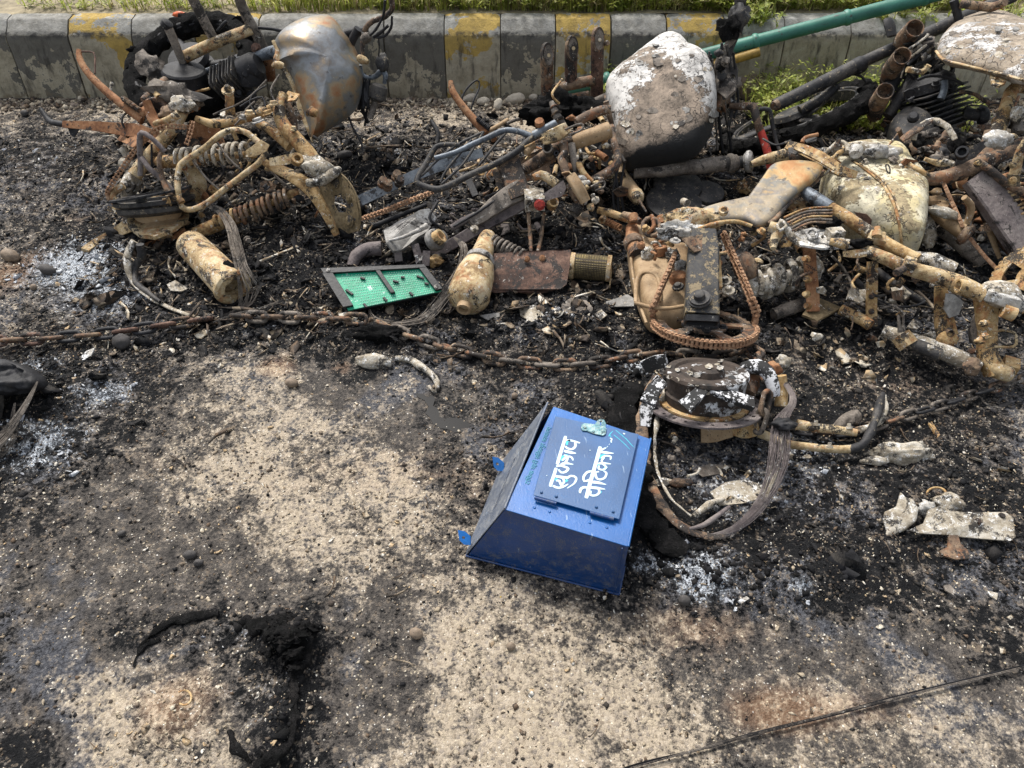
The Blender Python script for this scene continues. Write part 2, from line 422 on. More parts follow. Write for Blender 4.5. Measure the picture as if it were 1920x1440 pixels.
def spring(par, p0, p1, w, coils, wire, mat, name='spring', seg=16, taper=1.):
    p0, p1 = V3(p0), V3(p1); ax = p1-p0; t = ax.normalized()
    u = Vector((0, 0, 1)) if abs(t.z) < .9 else Vector((0, 1, 0)); s = t.cross(u).normalized(); b = s.cross(t)
    k = mpx(p0); R = w*k/2-wire*k/2; pts = []
    n = int(coils*seg)
    for i in range(n+1):
        a = 2*math.pi*i/seg; f = i/n; r = R*(1+(taper-1)*f)*(1+.04*math.sin(a*.37))
        f2 = f+.012*math.sin(a*.29+1)
        pts.append(p0+ax*f2+s*math.cos(a)*r+b*math.sin(a)*r)
    return sweep(par, name, pts, mat, wm=wire*k, prof=[(math.cos(2*math.pi*i/8), math.sin(2*math.pi*i/8)) for i in range(8)], step=10., rough=.1, rs=120)
def shock(par, p0, p1, sp0, sp1, w, coils, wire, matbody, matspring, wb=None, part='shock_absorber'):
    """damper body along p0-p1 with a coil round it"""
    wb = wb or w*.55
    b = lathe(par, part, p0, p1, [(0, wb*.5), (.03, wb*.9), (.12, wb), (.5, wb), (.52, wb*.55), (.9, wb*.5), (.93, wb*.8), (1, wb*.6)], matbody)
    WL[b] = WL[b]; s = spring(b, sp0, sp1, w, coils, wire, matspring)
    return b
def disc(par, name, at, n, loops, th, mat, u=None, label=None):
    """flat part from outlines in metres (first outer, rest holes) laid on the plane at/n"""
    c = V3(at); n = n.normalized(); s = (u or Vector((1, 0, 0))); s = (s-n*s.dot(n)).normalized(); b = n.cross(s)
    L3 = [[Vector((x, y, 0)) for x, y in L] for L in loops]
    tris = tessellate_polygon(L3); fl = [p for L in L3 for p in L]; N = len(fl)
    P = [c+s*p.x+b*p.y for p in fl]; verts = [p+n*th/2 for p in P]+[p-n*th/2 for p in P]
    faces = [tuple(t) for t in tris]+[tuple(x+N for x in reversed(t)) for t in tris]; st = 0
    for L in L3:
        for i in range(len(L)): a, b2 = st+i, st+(i+1) % len(L); faces.append((a, b2, b2+N, a+N))
        st += len(L)
    o = finish(par, name, verts, faces, M[mat] if isinstance(mat, str) else mat, True, 30)
    if label: o['label'] = label
    return o
def ringpts(r, k=24, c=(0, 0), ph=0): return [(c[0]+r*math.cos(2*math.pi*i/k+ph), c[1]+r*math.sin(2*math.pi*i/k+ph)) for i in range(k)]
def gear(R, teeth, dt=.006):
    L = []
    for i in range(teeth):
        a = 2*math.pi*i/teeth; d = 2*math.pi/teeth
        for f, r in ((0, R-dt), (.22, R-dt*.3), (.42, R), (.58, R), (.78, R-dt*.3)): L.append((r*math.cos(a+d*f), r*math.sin(a+d*f)))
    return L
def window(r0, r1, a0, a1, k=7):
    return [(r1*math.cos(a0+(a1-a0)*i/k), r1*math.sin(a0+(a1-a0)*i/k)) for i in range(k+1)]+[(r0*math.cos(a1-(a1-a0)*i/k), r0*math.sin(a1-(a1-a0)*i/k)) for i in range(k+1)]
def wires(par, name, pts, mat, count, spread, wd=1.2, seed=0, tailspread=None):
    """a bundle of single strands wandering about a path, one mesh"""
    r = random.Random(seed); P = [V3(p) for p in pts]; verts, faces = [], []
    for k in range(count):
        ph = r.random()*6.28; rr = r.random()**.5; ph2 = r.random()*9
        Q = []
        for i, p in enumerate(P):
            sp = lerpl(spread, i/(len(P)-1))*mpx(p)/2
            a = ph+.35*math.sin(i*1.1+ph2)
            q = p+Vector((math.cos(a), .5*math.sin(a), .55*math.sin(a+.6)))*rr*sp
            if q.z < .006: q.z = .006+.003*r.random()
            Q.append(q)
        C, _ = catmull(Q, False, .025); w2 = wd*mpx(P[0])/2; m = 4
        st = len(verts)
        for i, c in enumerate(C):
            t = (C[min(i+1, len(C)-1)]-C[max(0, i-1)]).normalized(); s = t.cross(Vector((0, .3, .9))).normalized(); b = s.cross(t)
            for j in range(m): a = math.pi/2*j; verts.append(c+s*math.cos(a)*w2+b*math.sin(a)*w2)
        for i in range(len(C)-1):
            for j in range(m): faces.append((st+i*m+j, st+i*m+(j+1) % m, st+(i+1)*m+(j+1) % m, st+(i+1)*m+j))
    return finish(par, name, verts, faces, M[mat] if isinstance(mat, str) else mat, True, 80)
def mesh_only(name, parts, mat):
    verts, faces = [], []
    for v, f in parts:
        k = len(verts); verts += v; faces += [tuple(x+k for x in q) for q in f]
    me = bpy.data.meshes.new(name); me.from_pydata(verts, [], faces); me.materials.append(M[mat])
    me.polygons.foreach_set('use_smooth', [True]*len(me.polygons))
    try: me.set_sharp_from_angle(angle=math.radians(50))
    except Exception: pass
    return me
def chain_link_mesh(L, wd, wire, mat, seg=20, m=8):
    """oval welded link lying in its local xy plane, long along x"""
    pts = []
    for i in range(seg):
        a = 2*math.pi*i/seg; x = math.cos(a); y = math.sin(a)
        px_ = (L-wd)/2*(1 if x > .01 else -1 if x < -.01 else 0)+x*(wd-wire)/2; py_ = y*(wd-wire)/2
        pts.append(Vector((px_, py_, 0)))
    v, f = [], []
    for i in range(seg):
        t = (pts[(i+1) % seg]-pts[i-1]).normalized(); s = Vector((-t.y, t.x, 0))
        for j in range(m): a = 2*math.pi*j/m; v.append(pts[i]+s*math.cos(a)*wire/2+Vector((0, 0, math.sin(a)*wire/2)))
    for i in range(seg):
        for j in range(m): f.append((i*m+j, i*m+(j+1) % m, ((i+1) % seg)*m+(j+1) % m, ((i+1) % seg)*m+j))
    return mesh_only('chain_link', [(v, f)], mat)
def place(par, name, me, P, x, z):
    """linked copy of a mesh with local x along x and local z near z"""
    x = x.normalized(); z = (z-x*z.dot(x)).normalized(); y = z.cross(x)
    R = Matrix((x, y, z)).transposed().to_4x4()
    o = bpy.data.objects.new(name, me); S.collection.objects.link(o); o.parent = par
    o.matrix_local = Matrix.Translation(P-WL[par]) @ R; WL[o] = P
    return o
def even(pts, pitch, closed=False):
    C, _ = catmull(pts, closed, .004)
    if closed: C = C+[C[0]]
    out = [C[0]]; acc = 0
    for a, b in zip(C[:-1], C[1:]):
        d = (b-a).length
        while acc+d >= pitch:
            a = a.lerp(b, (pitch-acc)/d); out.append(a); d = (b-a).length; acc = 0
        acc += d
    return out
def steel_chain(par, pts, L, wd, wire, meshes, roll0=.7):
    E = even(pts, L-2*wire*.98)
    for i in range(len(E)-1):
        t = E[i+1]-E[i]; a = (roll0 if i % 2 else roll0-1.45)+random.uniform(-.2, .2)
        z = Vector((0, 0, 1)); t2 = t.normalized(); s = t2.cross(z).normalized(); z = s.cross(t2)
        zz = z*math.cos(a)+s*math.sin(a)
        place(par, 'chain_link', meshes[(i//3+i) % len(meshes)], (E[i]+E[i+1])/2, t, zz)
def drive_mesh(p, h, th, mat, wide):
    """one roller-chain link: two waisted side plates and two rollers"""
    parts = []
    for z in (-wide/2, wide/2):
        prof = [(-p/2+h/2*math.cos(a), h/2*math.sin(a)) for a in np.linspace(math.pi*.4, math.pi*1.6, 6)]+[(p/2+h/2*math.cos(a), h/2*math.sin(a)) for a in np.linspace(-math.pi*.6, math.pi*.6, 6)]
        v = [(x, y, z-th/2) for x, y in prof]+[(x, y, z+th/2) for x, y in prof]; k = len(prof)
        f = [tuple(range(k)), tuple(range(2*k-1, k-1, -1))]+[(i, (i+1) % k, (i+1) % k+k, i+k) for i in range(k)]
        parts.append((v, f))
    for x0 in (-p/2, p/2):
        k = 8; v = [(x0+.33*h*math.cos(6.283*i/k), .33*h*math.sin(6.283*i/k), z) for z in (-wide/2*1.5, wide/2*1.5) for i in range(k)]
        f = [tuple(range(k)), tuple(range(k, 2*k))]+[(i, (i+1) % k, (i+1) % k+k, i+k) for i in range(k)]; parts.append((v, f))
    return mesh_only('drive_chain_link', parts, mat)
def drive_chain(par, pts, pitch, h, wide, up, mat='chainrust', closed=False, label=None):
    e = bpy.data.objects.new('drive_chain', None); S.collection.objects.link(e); e.parent = par; e.location = V3(pts[0])-WL[par]; WL[e] = V3(pts[0])
    e.empty_display_size = .02
    if label: e['label'] = label
    a = drive_mesh(pitch, h, .0018, mat, wide); b = drive_mesh(pitch, h, .0018, mat, wide*1.35)
    E = even(pts, pitch, closed)
    for i in range(len(E)-1):
        t = E[i+1]-E[i]
        place(e, 'chain_link', (a, b)[i % 2], (E[i]+E[i+1])/2, t, up+Vector((random.uniform(-.08, .08), random.uniform(-.08, .08), 0)))
    return e
# ------------------------------------------------------------------ the road: one sheet, real relief near the wrecks, flat far away
def hashn(xi, yi, seed):
    h = (xi.astype(np.int64)*73856093) ^ (yi.astype(np.int64)*19349663) ^ (seed*83492791)
    h = (h ^ (h >> 13))*1274126177; h = (h ^ (h >> 16)) & 0xFFFFFF
    return h/float(0xFFFFFF)
def vn(x, y, seed=0):
    xi, yi = np.floor(x), np.floor(y); fx, fy = x-xi, y-yi; fx = fx*fx*(3-2*fx); fy = fy*fy*(3-2*fy)
    a, b = hashn(xi, yi, seed), hashn(xi+1, yi, seed); c, d = hashn(xi, yi+1, seed), hashn(xi+1, yi+1, seed)
    return (a*(1-fx)+b*fx)*(1-fy)+(c*(1-fx)+d*fx)*fy
def fbm(x, y, sc, octv=4, seed=0, g=.5):
    v = 0; a = 1; tot = 0
    for i in range(octv): v = v+a*vn(x*sc+i*17.3, y*sc-i*9.1, seed+i); tot += a; a *= g; sc *= 2.03
    return v/tot
# how clean the road is (0 black .. 9 bare), sampled on a coarse grid of places
CX = [80, 240, 400, 560, 720, 880, 1040, 1200, 1360, 1520, 1680, 1840]
CY = [190, 215, 300, 400, 500, 600, 700, 800, 900, 1000, 1100, 1200, 1300, 1400]
CLEAN = [[6, 6, 6, 6, 6, 7.5, 7.5, 6, 4, 5, 5, 4],
         [5.5, 5, 5, 5, 5, 7.5, 7, 5, 3, 4, 5, 4],
         [2.6, 2.8, 2, 1, 2.4, 3, 1.5, 1, 1, 2.4, 2, 2],
         [3, 2, 2, 1, 2, 3.4, 2, 1.6, 1, 1, 1, 2],
         [4.6, 2, 1.5, 1, 1, 1, 2, 2, 1, 1, 2, 2],
         [3.2, 2, 1, .8, .6, .8, 2.5, 3, 1, 1, 2, 2.4],
         [1.6, 2.4, 5, 5.4, 2, 2.4, 2.2, 1.2, 1.6, 3.2, 3.2, 3],
         [1.4, 3.6, 6, 5.6, 4.6, 2.6, 1.2, .8, 2.4, 2.2, 3.2, 3],
         [1.8, 4.2, 6.2, 6.6, 6, 4.4, 2, .6, 2.6, 1.4, 1.6, 2.2],
         [2.6, 4, 5.4, 6.8, 6.8, 5.4, 5, .6, .8, .8, 1, 1.2],
         [3, 3.8, 3.2, 4.8, 5.6, 6, 6.6, 3.4, .4, .8, 1.4, 2],
         [2.4, 2.8, 2.6, 1.8, 3.8, 7, 8.2, 7.4, 5, 3.2, 2.8, 2.6],
         [2, 5.6, 6.2, 1.8, 3.4, 7.6, 8.4, 8.2, 7, 5.4, 4.4, 3.8],
         [1.8, 7, 7, 2.4, 5.2, 8.2, 8.6, 8, 7.2, 6.4, 5.6, 5]]
CLEAN = np.array(CLEAN); CLEAN[3:6, 2:] *= .5; CLEAN[7:11, 6:9] *= .8
def topx(x, y):
    z = y*C45+CH*C45; u = y*C45-CH*C45
    return 960+FPX*x/z, 720-FPX*u/z
def clean_at(x, y):
    px, py = topx(x, y)
    ix = np.clip(np.interp(px, CX, range(len(CX))), 0, len(CX)-1.001); iy = np.clip(np.interp(py, CY, range(len(CY))), 0, len(CY)-1.001)
    x0, y0 = np.floor(ix).astype(int), np.floor(iy).astype(int); fx, fy = ix-x0, iy-y0
    fx = fx*fx*(3-2*fx); fy = fy*fy*(3-2*fy)
    return ((CLEAN[y0, x0]*(1-fx)+CLEAN[y0, x0+1]*fx)*(1-fy)+(CLEAN[y0+1, x0]*(1-fx)+CLEAN[y0+1, x0+1]*fx)*fy)/9
def blobs(x, y, L):
    v = 0
    for (px, py, rx, ry, a) in L:
        c = W(px, py, 0); k = mpx(c); v = v+a*np.exp(-(((x-c.x)/(rx*k))**2+((y-c.y)/(ry*k*1.35))**2))
    return v
ASH = [(120, 500, 90, 60, .9), (200, 560, 90, 50, .7), (190, 480, 60, 40, .8), (80, 840, 90, 60, .8), (200, 740, 60, 30, .8), (60, 700, 70, 30, .7), (500, 620, 60, 20, .4),
       (1310, 1085, 60, 40, 1.3), (1200, 1060, 40, 20, .7), (1500, 1110, 30, 20, .7), (1190, 690, 50, 20, .9), (1520, 860, 90, 70, .45), (440, 1190, 60, 30, .35), (460, 1330, 120, 60, .3),
       (60, 300, 120, 80, .3), (720, 290, 90, 50, .35), (1060, 600, 80, 40, .5), (1130, 470, 60, 40, .3), (1370, 930, 90, 60, .6), (1700, 640, 100, 60, .25), (1840, 840, 60, 60, .2), (950, 480, 120, 60, .12)]
OCH = [(30, 510, 60, 60, 1.), (520, 690, 50, 30, .9), (640, 690, 30, 20, .7), (150, 410, 60, 30, .5), (760, 880, 200, 70, .45), (1300, 1180, 200, 60, .6), (1560, 1330, 200, 40, .7), (1440, 1340, 90, 40, .5), (1700, 720, 150, 60, .5),
       (330, 1330, 110, 70, .8), (1250, 340, 60, 30, .5), (1580, 210, 120, 40, .5), (480, 900, 200, 60, .3), (950, 960, 120, 90, .3), (1830, 880, 60, 30, .4), (1380, 360, 60, 20, .6), (250, 870, 100, 40, .3)]
MOUND = [(640, 640, 80, 26, .035), (1410, 1085, 150, 40, .025), (1190, 985, 60, 60, .03), (1130, 760, 80, 70, .03), (540, 1200, 55, 45, .045), (550, 1300, 32, 110, .035), (500, 1395, 60, 36, .035), (330, 1150, 120, 14, .014),
         (400, 1180, 90, 10, .012), (60, 740, 120, 70, .045), (230, 860, 90, 25, .014), (600, 480, 140, 70, .03), (700, 300, 90, 40, .03), (1000, 330, 160, 60, .03), (1300, 350, 200, 40, .04), (280, 330, 120, 80, .02),
         (1450, 650, 150, 50, .02), (1700, 620, 150, 60, .025), (350, 520, 120, 70, .012), (1600, 270, 160, 50, .03), (900, 620, 140, 30, .015), (1550, 1000, 130, 60, .015), (230, 500, 40, 60, .02), (1800, 480, 120, 60, .03),
         (860, 430, 100, 60, .02), (1060, 600, 90, 40, .02), (1640, 900, 120, 40, .012), (330, 1350, 100, 60, .016)]
FILM = [(160, 1000, 200, 110, 1.), (120, 1300, 170, 160, 1.), (680, 1330, 90, 130, .9), (720, 1180, 120, 90, .9), (280, 1070, 200, 60, .8), (620, 740, 200, 60, .9), (800, 780, 120, 70, .9), (1560, 1280, 260, 100, .9), (1820, 1250, 160, 100, .9), (1750, 1400, 200, 60, .8), (480, 1060, 160, 70, .6)]
def film_at(x, y): return np.clip(blobs(x, y, FILM)*1.3, 0, 1)
def soot_noise(x, y): return fbm(x, y, 3.1, 4, 5)-.5
def height(x, y, fine=True):
    cl = clean_at(x, y); s = np.clip(1.15-cl*1.3, 0, 1)
    h = blobs(x, y, MOUND)
    n = fbm(x, y, 9, 3, 1)-.5; r = 1-np.abs(2*fbm(x, y, 17, 3, 31)-1); g = fbm(x, y, 62, 2, 51)-.5
    s = s*(1-.8*film_at(x, y))
    h = h*(.6+.8*fbm(x, y, 14, 3, 8))+s*(n*.022+(r-.6)*.018*s+g*.012)+(1-s)*(n*.003+g*.0022)
    wh = vn(x*33+4*vn(x*9, y*9, 3), y*33+4*vn(x*9+5, y*9, 4), 77)
    h = h+s*.009*np.clip(wh-.55, 0, 1)
    e = np.clip((3.4-np.abs(x))/.6, 0, 1)*np.clip((y-.1)/.25, 0, 1)*np.clip((3.45-y)/.1, .0, 1)
    return h*e
sx = .0062; sy = .0062
xf = np.arange(-2.75, 2.751, sx); yf = np.arange(.34, 3.46, sy)
xo = np.array([.08, .25, .6, 1.5, 4, 10, 30, 90, 280]); yo = np.array([.06, .2, .6, 1.5, 4, 10, 30, 90, 280])
xs = np.concatenate([-2.75-xo[::-1], xf, xf[-1]+xo]); ys = np.concatenate([.34-yo[::-1], yf, yf[-1]+yo])
X, Y = np.meshgrid(xs, ys); Zg = height(X, Y)
Zg[ys > 3.40, :] *= 0
# nothing to see under the verge: the sheet stays at road level there
nx, ny = len(xs), len(ys)
co = np.stack([X.ravel(), Y.ravel(), Zg.ravel()], 1).astype(np.float32)
ii = (np.arange(ny-1)[:, None]*nx+np.arange(nx-1)[None, :]).ravel()
fc = np.stack([ii, ii+1, ii+nx+1, ii+nx], 1).astype(np.int32)
def npmesh(name, co, fc, mat, kind=None, smooth=True, par=None, attrs=None):
    me = bpy.data.meshes.new(name); me.vertices.add(len(co)); me.vertices.foreach_set('co', co.astype(np.float32).ravel())
    k = fc.shape[1]; me.loops.add(len(fc)*k); me.loops.foreach_set('vertex_index', fc.astype(np.int32).ravel())
    me.polygons.add(len(fc)); me.polygons.foreach_set('loop_start', np.arange(0, len(fc)*k, k, dtype=np.int32))
    try: me.polygons.foreach_set('loop_total', np.full(len(fc), k, dtype=np.int32))
    except Exception: pass
    if smooth: me.polygons.foreach_set('use_smooth', np.ones(len(fc), bool))
    for an, av in (attrs or {}).items():
        a = me.attributes.new(an, 'FLOAT', 'POINT'); a.data.foreach_set('value', av.astype(np.float32).ravel())
    me.update(calc_edges=True)
    if mat: me.materials.append(M[mat] if isinstance(mat, str) else mat)
    o = bpy.data.objects.new(name, me); S.collection.objects.link(o); WL[o] = Vector((0, 0, 0))
    if par is not None: o.parent = par; o.location = -WL[par]
    if kind: o['kind'] = kind
    return o
def ground_mat():
    t = NT('burnt_road'); p = t.pos(False)
    cl = t.attr('clean'); ash = t.attr('ash'); och = t.attr('ochre')
    nb = t.noise(p, 5.5, 6, .62, .5); n1 = t.noise(p, 26, 6, .68, .3); n2 = t.noise(p, 110, 5, .72); n3 = t.noise(p, 380, 3, .6)
    gr = t.n('ShaderNodeSeparateColor'); t.l(t.voro(p, 150), gr.inputs[0])          # grains 5-7 mm
    g2 = t.n('ShaderNodeSeparateColor'); t.l(t.voro(p, 330), g2.inputs[0])
    ge = t.voro(p, 150, 'DISTANCE_TO_EDGE', 'Distance')
    nbb = t.noise(p, 2.6, 4, .55, .6); nb = t.math('ADD', t.math('MULTIPLY', nb, .75), t.math('MULTIPLY', t.math('SUBTRACT', nbb, .5), 1.05)); nb = t.math('ADD', nb, .125)
    c0 = t.math('SUBTRACT', nb, .5); c1 = t.math('SUBTRACT', n1, .5); c2 = t.math('SUBTRACT', n2, .5); c3 = t.math('SUBTRACT', gr.outputs[0], .5)
    k = t.math('ADD', t.math('MULTIPLY', cl, .80), t.math('MULTIPLY', c0, 1.25)); k = t.math('ADD', k, t.math('MULTIPLY', c1, 1.45)); k = t.math('ADD', k, t.math('MULTIPLY', c2, 1.2))
    smo = t.attr('film'); k2 = t.math('ADD', t.math('MULTIPLY', cl, .82), t.math('ADD', t.math('MULTIPLY', c0, 1.2), t.math('ADD', t.math('MULTIPLY', c1, .95), t.math('MULTIPLY', c2, .9)))); k = t.math('ADD', t.math('MULTIPLY', k, t.math('SUBTRACT', 1., smo)), t.math('MULTIPLY', k2, smo))
    k = t.math('ADD', k, t.math('MULTIPLY', c3, .12))
    # three coats: bare road, thin brown-grey film, solid char
    bare = t.ramp(t.math('ADD', t.math('MULTIPLY', n1, .45), t.math('MULTIPLY', n2, .55)), [(.34, (.15, .12, .092)), (.46, (.285, .235, .175)), (.57, (.375, .315, .24)), (.7, (.49, .43, .34))])
    bare = t.mix(t.math('MULTIPLY', t.step(gr.outputs[1], .70, .9), .55), bare, (.50, .42, .30))
    bare = t.mix(t.math('MULTIPLY', t.step(gr.outputs[2], .80, .95), .5), bare, (.15, .13, .12))
    bare = t.mix(t.math('MULTIPLY', t.step(t.math('ADD', och, t.math('MULTIPLY', c1, 1.6)), .3, 1.3), .42), bare, t.ramp(n2, [(.35, (.27, .155, .08)), (.65, (.50, .33, .18))]))
    film = t.ramp(t.math('ADD', t.math('MULTIPLY', n1, .5), t.math('MULTIPLY', n2, .5)), [(.38, (.028, .0255, .024)), (.5, (.064, .057, .051)), (.62, (.14, .12, .10))])
    film = t.mix(t.step(nb, .5, .62), film, t.ramp(n2, [(.4, (.034, .035, .040)), (.6, (.09, .092, .102))]))
    film = t.mix(t.math('MULTIPLY', t.step(t.math('ADD', och, t.math('MULTIPLY', c1, 1.)), .3, .9), .5), film, (.21, .115, .06))
    char = t.ramp(t.math('ADD', t.math('MULTIPLY', n1, .4), t.math('MULTIPLY', n2, .6)), [(.40, (.0028, .0030, .0036)), (.52, (.0085, .0088, .0095)), (.62, (.024, .023, .023)), (.72, (.06, .053, .047))])
    lowt = t.math('SUBTRACT', .16, t.math('MULTIPLY', smo, .14)); col = t.mix(t.step(k, lowt, t.math('ADD', lowt, .20)), char, film)
    col = t.mix(t.step(k, .38, .80), col, bare)
    # brown-grey crumbs inside the char
    cr = t.math('MULTIPLY', t.step(gr.outputs[1], .80, .86), t.step(n1, .47, .6))
    col = t.mix(t.math('MULTIPLY', cr, .8), col, (.17, .135, .10))
    # ash: grey powder, then white-blue flakes
    col = t.mix(t.math('MULTIPLY', t.step(t.math('ADD', ash, t.math('ADD', t.math('MULTIPLY', c1, 2.2), t.math('MULTIPLY', c2, .8))), .25, 1.15), .62), col, (.22, .23, .25))
    a1 = t.math('ADD', t.math('MULTIPLY', ash, .52), t.math('MULTIPLY', c1, .95)); a1 = t.math('ADD', a1, t.math('MULTIPLY', c2, 1.3))
    am = t.math('MULTIPLY', t.step(a1, .30, .42), t.step(g2.outputs[0], .38, .5))
    col = t.mix(t.math('MULTIPLY', am, .9), col, t.ramp(n3, [(.35, (.26, .29, .33)), (.6, (.62, .66, .70))]))
    sp = t.math('MULTIPLY', t.step(g2.outputs[1], .975, .982), t.step(n1, .45, .55))
    col = t.mix(sp, col, t.mix(gr.outputs[0], (.6, .58, .54), (.50, .42, .27)))
    crack = t.math('MULTIPLY', t.step(ge, .012, .0), .0)
    h = t.math('ADD', t.math('MULTIPLY', n2, 1.), t.math('MULTIPLY', t.math('MINIMUM', ge, .3), .9)); h = t.math('ADD', h, t.math('MULTIPLY', am, .3))
    h = t.math('ADD', h, t.math('MULTIPLY', n3, .35)); h = t.math('MULTIPLY', h, t.math('SUBTRACT', 1., t.math('MULTIPLY', t.step(k, .3, .7), .45)))
    wet = t.attr('wet')
    rg = t.math('SUBTRACT', t.math('SUBTRACT', .92, t.math('MULTIPLY', t.step(n1, .5, .66), .16)), t.math('MULTIPLY', wet, .5))
    return t.done(col, rg, 0., t.bump(h, .0055, .9), spec=.2)
M['ground'] = ground_mat()
WET = [(600, 720, 200, 60, .25), (840, 780, 90, 50, .6), (1400, 1250, 200, 60, .15)]
road = npmesh('road', co, fc, 'ground', 'structure', attrs={
    'clean': np.where((np.abs(X) > 3.2) | (Y < .25), .6, clean_at(X, Y)), 'ash': np.clip(blobs(X, Y, ASH), 0, 1.4), 'ochre': np.clip(blobs(X, Y, OCH), 0, 1.2), 'wet': np.clip(blobs(X, Y, WET), 0, 1), 'film': film_at(X, Y)})
def gz(x, y):
    return float(height(np.array([x]), np.array([y]))[0])
def G(px, py, up=0.):
    """a spot on the real surface of the road, 'up' metres above it"""
    P = W(px, py, 0)
    for _ in range(3): P = W(px, py, gz(P.x, P.y)+up)
    return P

# ------------------------------------------------------------------ kerb of concrete blocks
def kerb_mat(name, paint, pc):
    t = NT(name); p = t.pos(); pw = t.pos(False)
    n0 = t.noise(p, 6, 5, .65, .5); n1 = t.noise(p, 24, 6, .7); n2 = t.noise(p, 120, 4, .7)
    sz = t.n('ShaderNodeSeparateXYZ'); t.l(pw, sz.inputs[0]); z = sz.outputs[2]
    base = t.ramp(t.math('ADD', t.math('MULTIPLY', n0, .5), t.math('MULTIPLY', n1, .5)), [(.36, (.24, .21, .145)), (.48, (.40, .355, .26)), (.62, (.52, .48, .37))])
    top = t.ramp(n1, [(.35, (.20, .195, .18)), (.5, (.33, .325, .305)), (.66, (.48, .475, .45))])
    base = t.mix(t.step(z, .262, .272), base, top)
    if paint:
        top2 = base
        pv = t.math('ADD', n0, t.math('MULTIPLY', t.math('SUBTRACT', n1, .5), .5)); pv = t.math('ADD', pv, t.math('MULTIPLY', t.step(z, .1, .24), .10))
        pm = t.step(pv, paint, paint+.015)
        base = t.mix(pm, base, t.ramp(n1, [(.3, tuple(x*.6 for x in pc)), (.6, pc)]))
        base = t.mix(t.math('MULTIPLY', t.step(z, .262, .272), .0 if pc[0] > .3 else .68), base, top2)
    # dirt film and run-off streaks
    mp = t.n('ShaderNodeMapping'); mp.inputs['Scale'].default_value = (9, 9, 1.6); t.l(p, mp.inputs['Vector'])
    st = t.noise(mp.outputs[0], 3.2, 5, .65)
    base = t.mix(.25, base, (.19, .17, .12)); base = t.mix(t.math('MULTIPLY', t.math('MULTIPLY', t.step(st, .50, .70), t.math('SUBTRACT', 1., t.math('MULTIPLY', t.step(z, .25, .27), .7))), .8), base, (.038, .034, .028))
    base = t.mix(t.math('MULTIPLY', t.math('MULTIPLY', t.step(z, .24, .27), t.math('SUBTRACT', 1., t.step(z, .27, .285))), t.step(n1, .4, .6)), base, (.03, .028, .025))
    base = t.mix(t.math('MULTIPLY', t.math('SUBTRACT', 1., t.step(z, .0, .06)), t.step(n1, .42, .6)), base, (.17, .135, .085))
    base = t.mix(t.math('MULTIPLY', t.step(n2, .6, .68), .5), base, (.05, .045, .04))
    return t.done(base, .9, 0., t.bump(t.math('ADD', n2, t.math('MULTIPLY', n1, 1.5)), .003))
KM = {'b': kerb_mat('kerb_faded_black', .50, (.11, .105, .095)), 'y': kerb_mat('kerb_worn_yellow', .595, (.50, .33, .06)), 'g': kerb_mat('kerb_bare_concrete', 0, None)}
kerb = thing('kerb', 'row of worn concrete kerb blocks painted yellow and black behind the wrecks', 'kerb', Vector((0, 3.42, 0)))
def kerb_stone(x0, x1, m):
    prof = [(3.385, -.02), (3.425, .245), (3.432, .262), (3.436, .268), (3.490, .312), (3.496, .316), (3.55, .320), (3.55, -.02)]
    PP = []
    for i in range(len(prof)-1):
        (a, b), (c, d) = prof[i], prof[i+1]; k = max(1, int(math.hypot(c-a, d-b)/.022))
        for j in range(k): PP.append((a+(c-a)*j/k, b+(d-b)*j/k))
    g = .002+random.random()*.002; tl = random.uniform(-.004, .004); n = max(3, int((x1-x0)/.022)); v, f = [], []
    for i in range(n+1):
        x = x0+g+(x1-x0-2*g)*i/n; ed = .005 if i in (0, n) else 0
        for (y, z) in PP:
            P = Vector((x, y, z)); d = .005*mn.noise(P*16)+.0035*mn.noise(P*45)
            cy = 3.5; cz = .15
            k = 1-ed/.12
            v.append((x, cy+(y-cy)*k-d+tl, cz+(z-cz)*(1-ed/.2)+d*.6))
    m_ = len(PP)
    for i in range(n):
        for j in range(m_): f.append((i*m_+j, i*m_+(j+1) % m_, (i+1)*m_+(j+1) % m_, (i+1)*m_+j))
    f.append(tuple(range(m_))); f.append(tuple(range(n*m_, (n+1)*m_)))
    return finish(kerb, 'kerb_stone', v, f, KM[m], True, 35)
def kx(px): return W(px, 67, .27).x
edges = [-420, -300, -180, -60, 6, 122, 242, 362, 482, 600, 718, 832, 938, 1042, 1147, 1252, 1362, 1475, 1600, 1740, 1880, 2010, 2140, 2270, 2400]
cols = 'ybybbybybbbybybygggggggggg'
edges = [-420-122*k for k in range(16, 0, -1)]+edges+[2400+122*k for k in range(1, 17)]; cols = 'yb'*8+cols+'gb'*8
for a, b, c in zip(edges[:-1], edges[1:], cols): kerb_stone(kx(a), kx(b), c)
mk = flat('kerb_joint_mortar', (.13, .11, .08), .95, var=.4, bmp=.003)
finish(kerb, 'kerb_bed', *[(lambda a, b: ([Vector((x, y, z)) for x in (a, b) for (y, z) in ((3.40, -.03), (3.437, .235), (3.51, .30), (3.545, .30), (3.545, -.03))],
    [(0, 1, 2, 3, 4), (9, 8, 7, 6, 5)]+[(i, (i+1) % 5, (i+1) % 5+5, i+5) for i in range(5)]))(kx(-2370), kx(4350))][0], mk, False)
